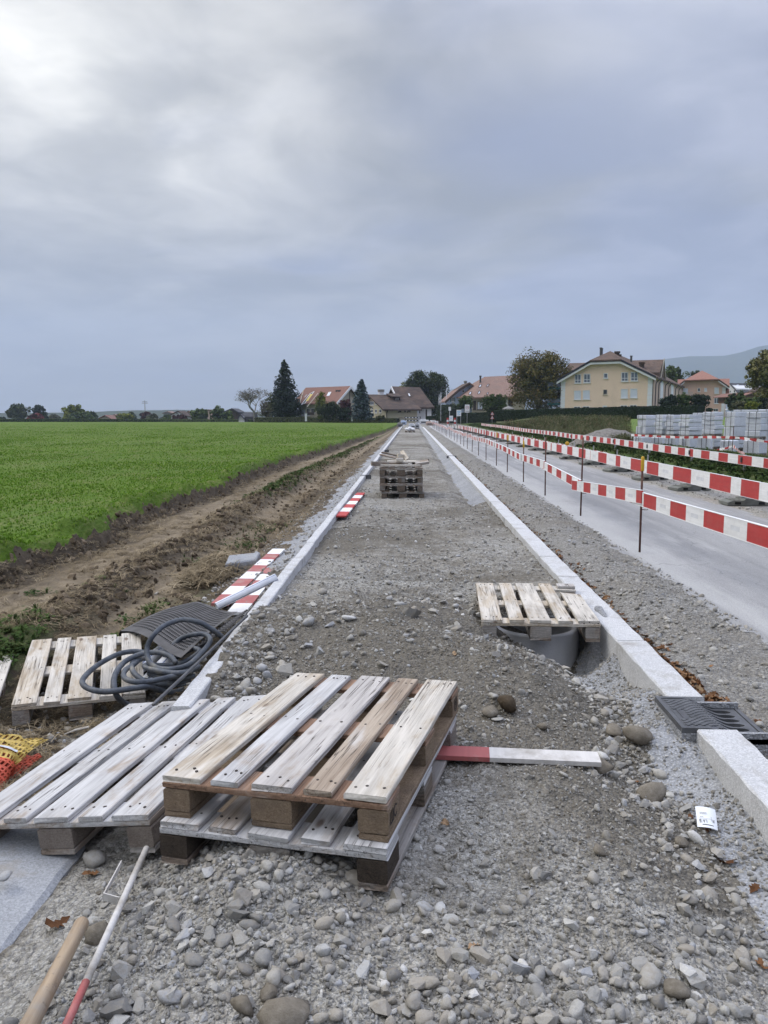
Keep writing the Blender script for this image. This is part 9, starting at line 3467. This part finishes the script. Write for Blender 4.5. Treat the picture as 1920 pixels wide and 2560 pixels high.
# white bundles and crates around
for i, (px, py, Y, w_, h_, m_, lab, cat) in enumerate(((1000, 1063, 98, .7, .5, M_W_GREY, 'grey crate on the left side near the path end', 'crate'), (1031, 1062, 95, .9, .35, M_SILVER, 'pale metal box in the middle near the path end', 'box'),
													(1043, 1066, 86, .5, .6, M_GALV, 'grey hand cart shaped machine near the path end', 'machine'), (1084, 1056, 118, 1.4, .6, M_WHITE, 'white covered heap at the roadside near the path end', 'heap'),
													(1060, 1055, 130, 1.6, .7, M_TRIM, 'broad white covered heap right of the barricade', 'heap'), (1009, 1057, 120, .9, .6, M_W_BLUE, 'bluish covered machine left of the barricade', 'machine'), (1074, 1058, 112, 1.1, .5, M_W_PEACH, 'pale reddish bundle at the roadside near the path end', 'bundle'))):
	p = at_y(px, py, Y)
	t = thing(cat, lab, cat, (p.x, Y, -.09))
	mb = MB()
	mb.box((-w_ / 2, -.3, 0), (w_ / 2, .3, h_), ch=.08)
	mb.build('body', m_, t)
	mb = MB()
	mb.box((-w_ * .3, -.32, h_ * .3), (w_ * .3, -.302, h_ * .6))
	mb.build('panel', M_DKSHUT, t)
	mb = MB()
	mb.box((-w_ * .4, -.25, h_ + .001), (w_ * .2, .2, h_ + .12), ch=.03)
	mb.build('lid', m_, t)
# barrier plate at the end of row B: red and white beacon
for i, (px, lab) in enumerate(((1119, 'red and white beacon at the left of the barrier end'), (1137, 'red and white beacon at the right of the barrier end'))):
	p = at_y(px, 1057, 83)
	t = thing('beacon', lab, 'beacon', (p.x, 83, -.1), group='beacons at the barrier end')
	for k in range(4):
		mb = MB()
		mb.box((-.1, -.02, .35 + k * .22 + .001), (.1, .02, .35 + (k + 1) * .22 - .001))
		mb.build('red_band' if k % 2 else 'white_band', M_RED if k % 2 else M_WHITE, t)
	mb = MB()
	mb.box((-.2, -.2, 0), (.2, .2, .12), ch=.03)
	mb.build('foot', M_RUBBER, t)
	mb = MB()
	mb.box((-.025, .0205, .121), (.025, .05, .36))
	mb.build('stem', M_GALV, t)
# white garden stones at the red roofed house
for i, (px, lab) in enumerate(((765, 'white gatepost at the field edge before the red roofed house'), (880, 'small white post left of the cream farmhouse'))):
	a, b = at_y(px, 1053, 139), at_y(px, (1034, 1044)[i], 139)
	t = thing('gatepost', lab, 'post', (a.x, 139, a.z))
	h_ = b.z - a.z
	mb = MB()
	mb.box((-.16, -.16, 0), (.16, .16, h_ * .9))
	mb.build('shaft', M_W_WHITE, t)
	mb = MB()
	mb.box((-.2, -.2, h_ * .9 + .001), (.2, .2, h_))
	mb.build('cap', M_TRIM, t)
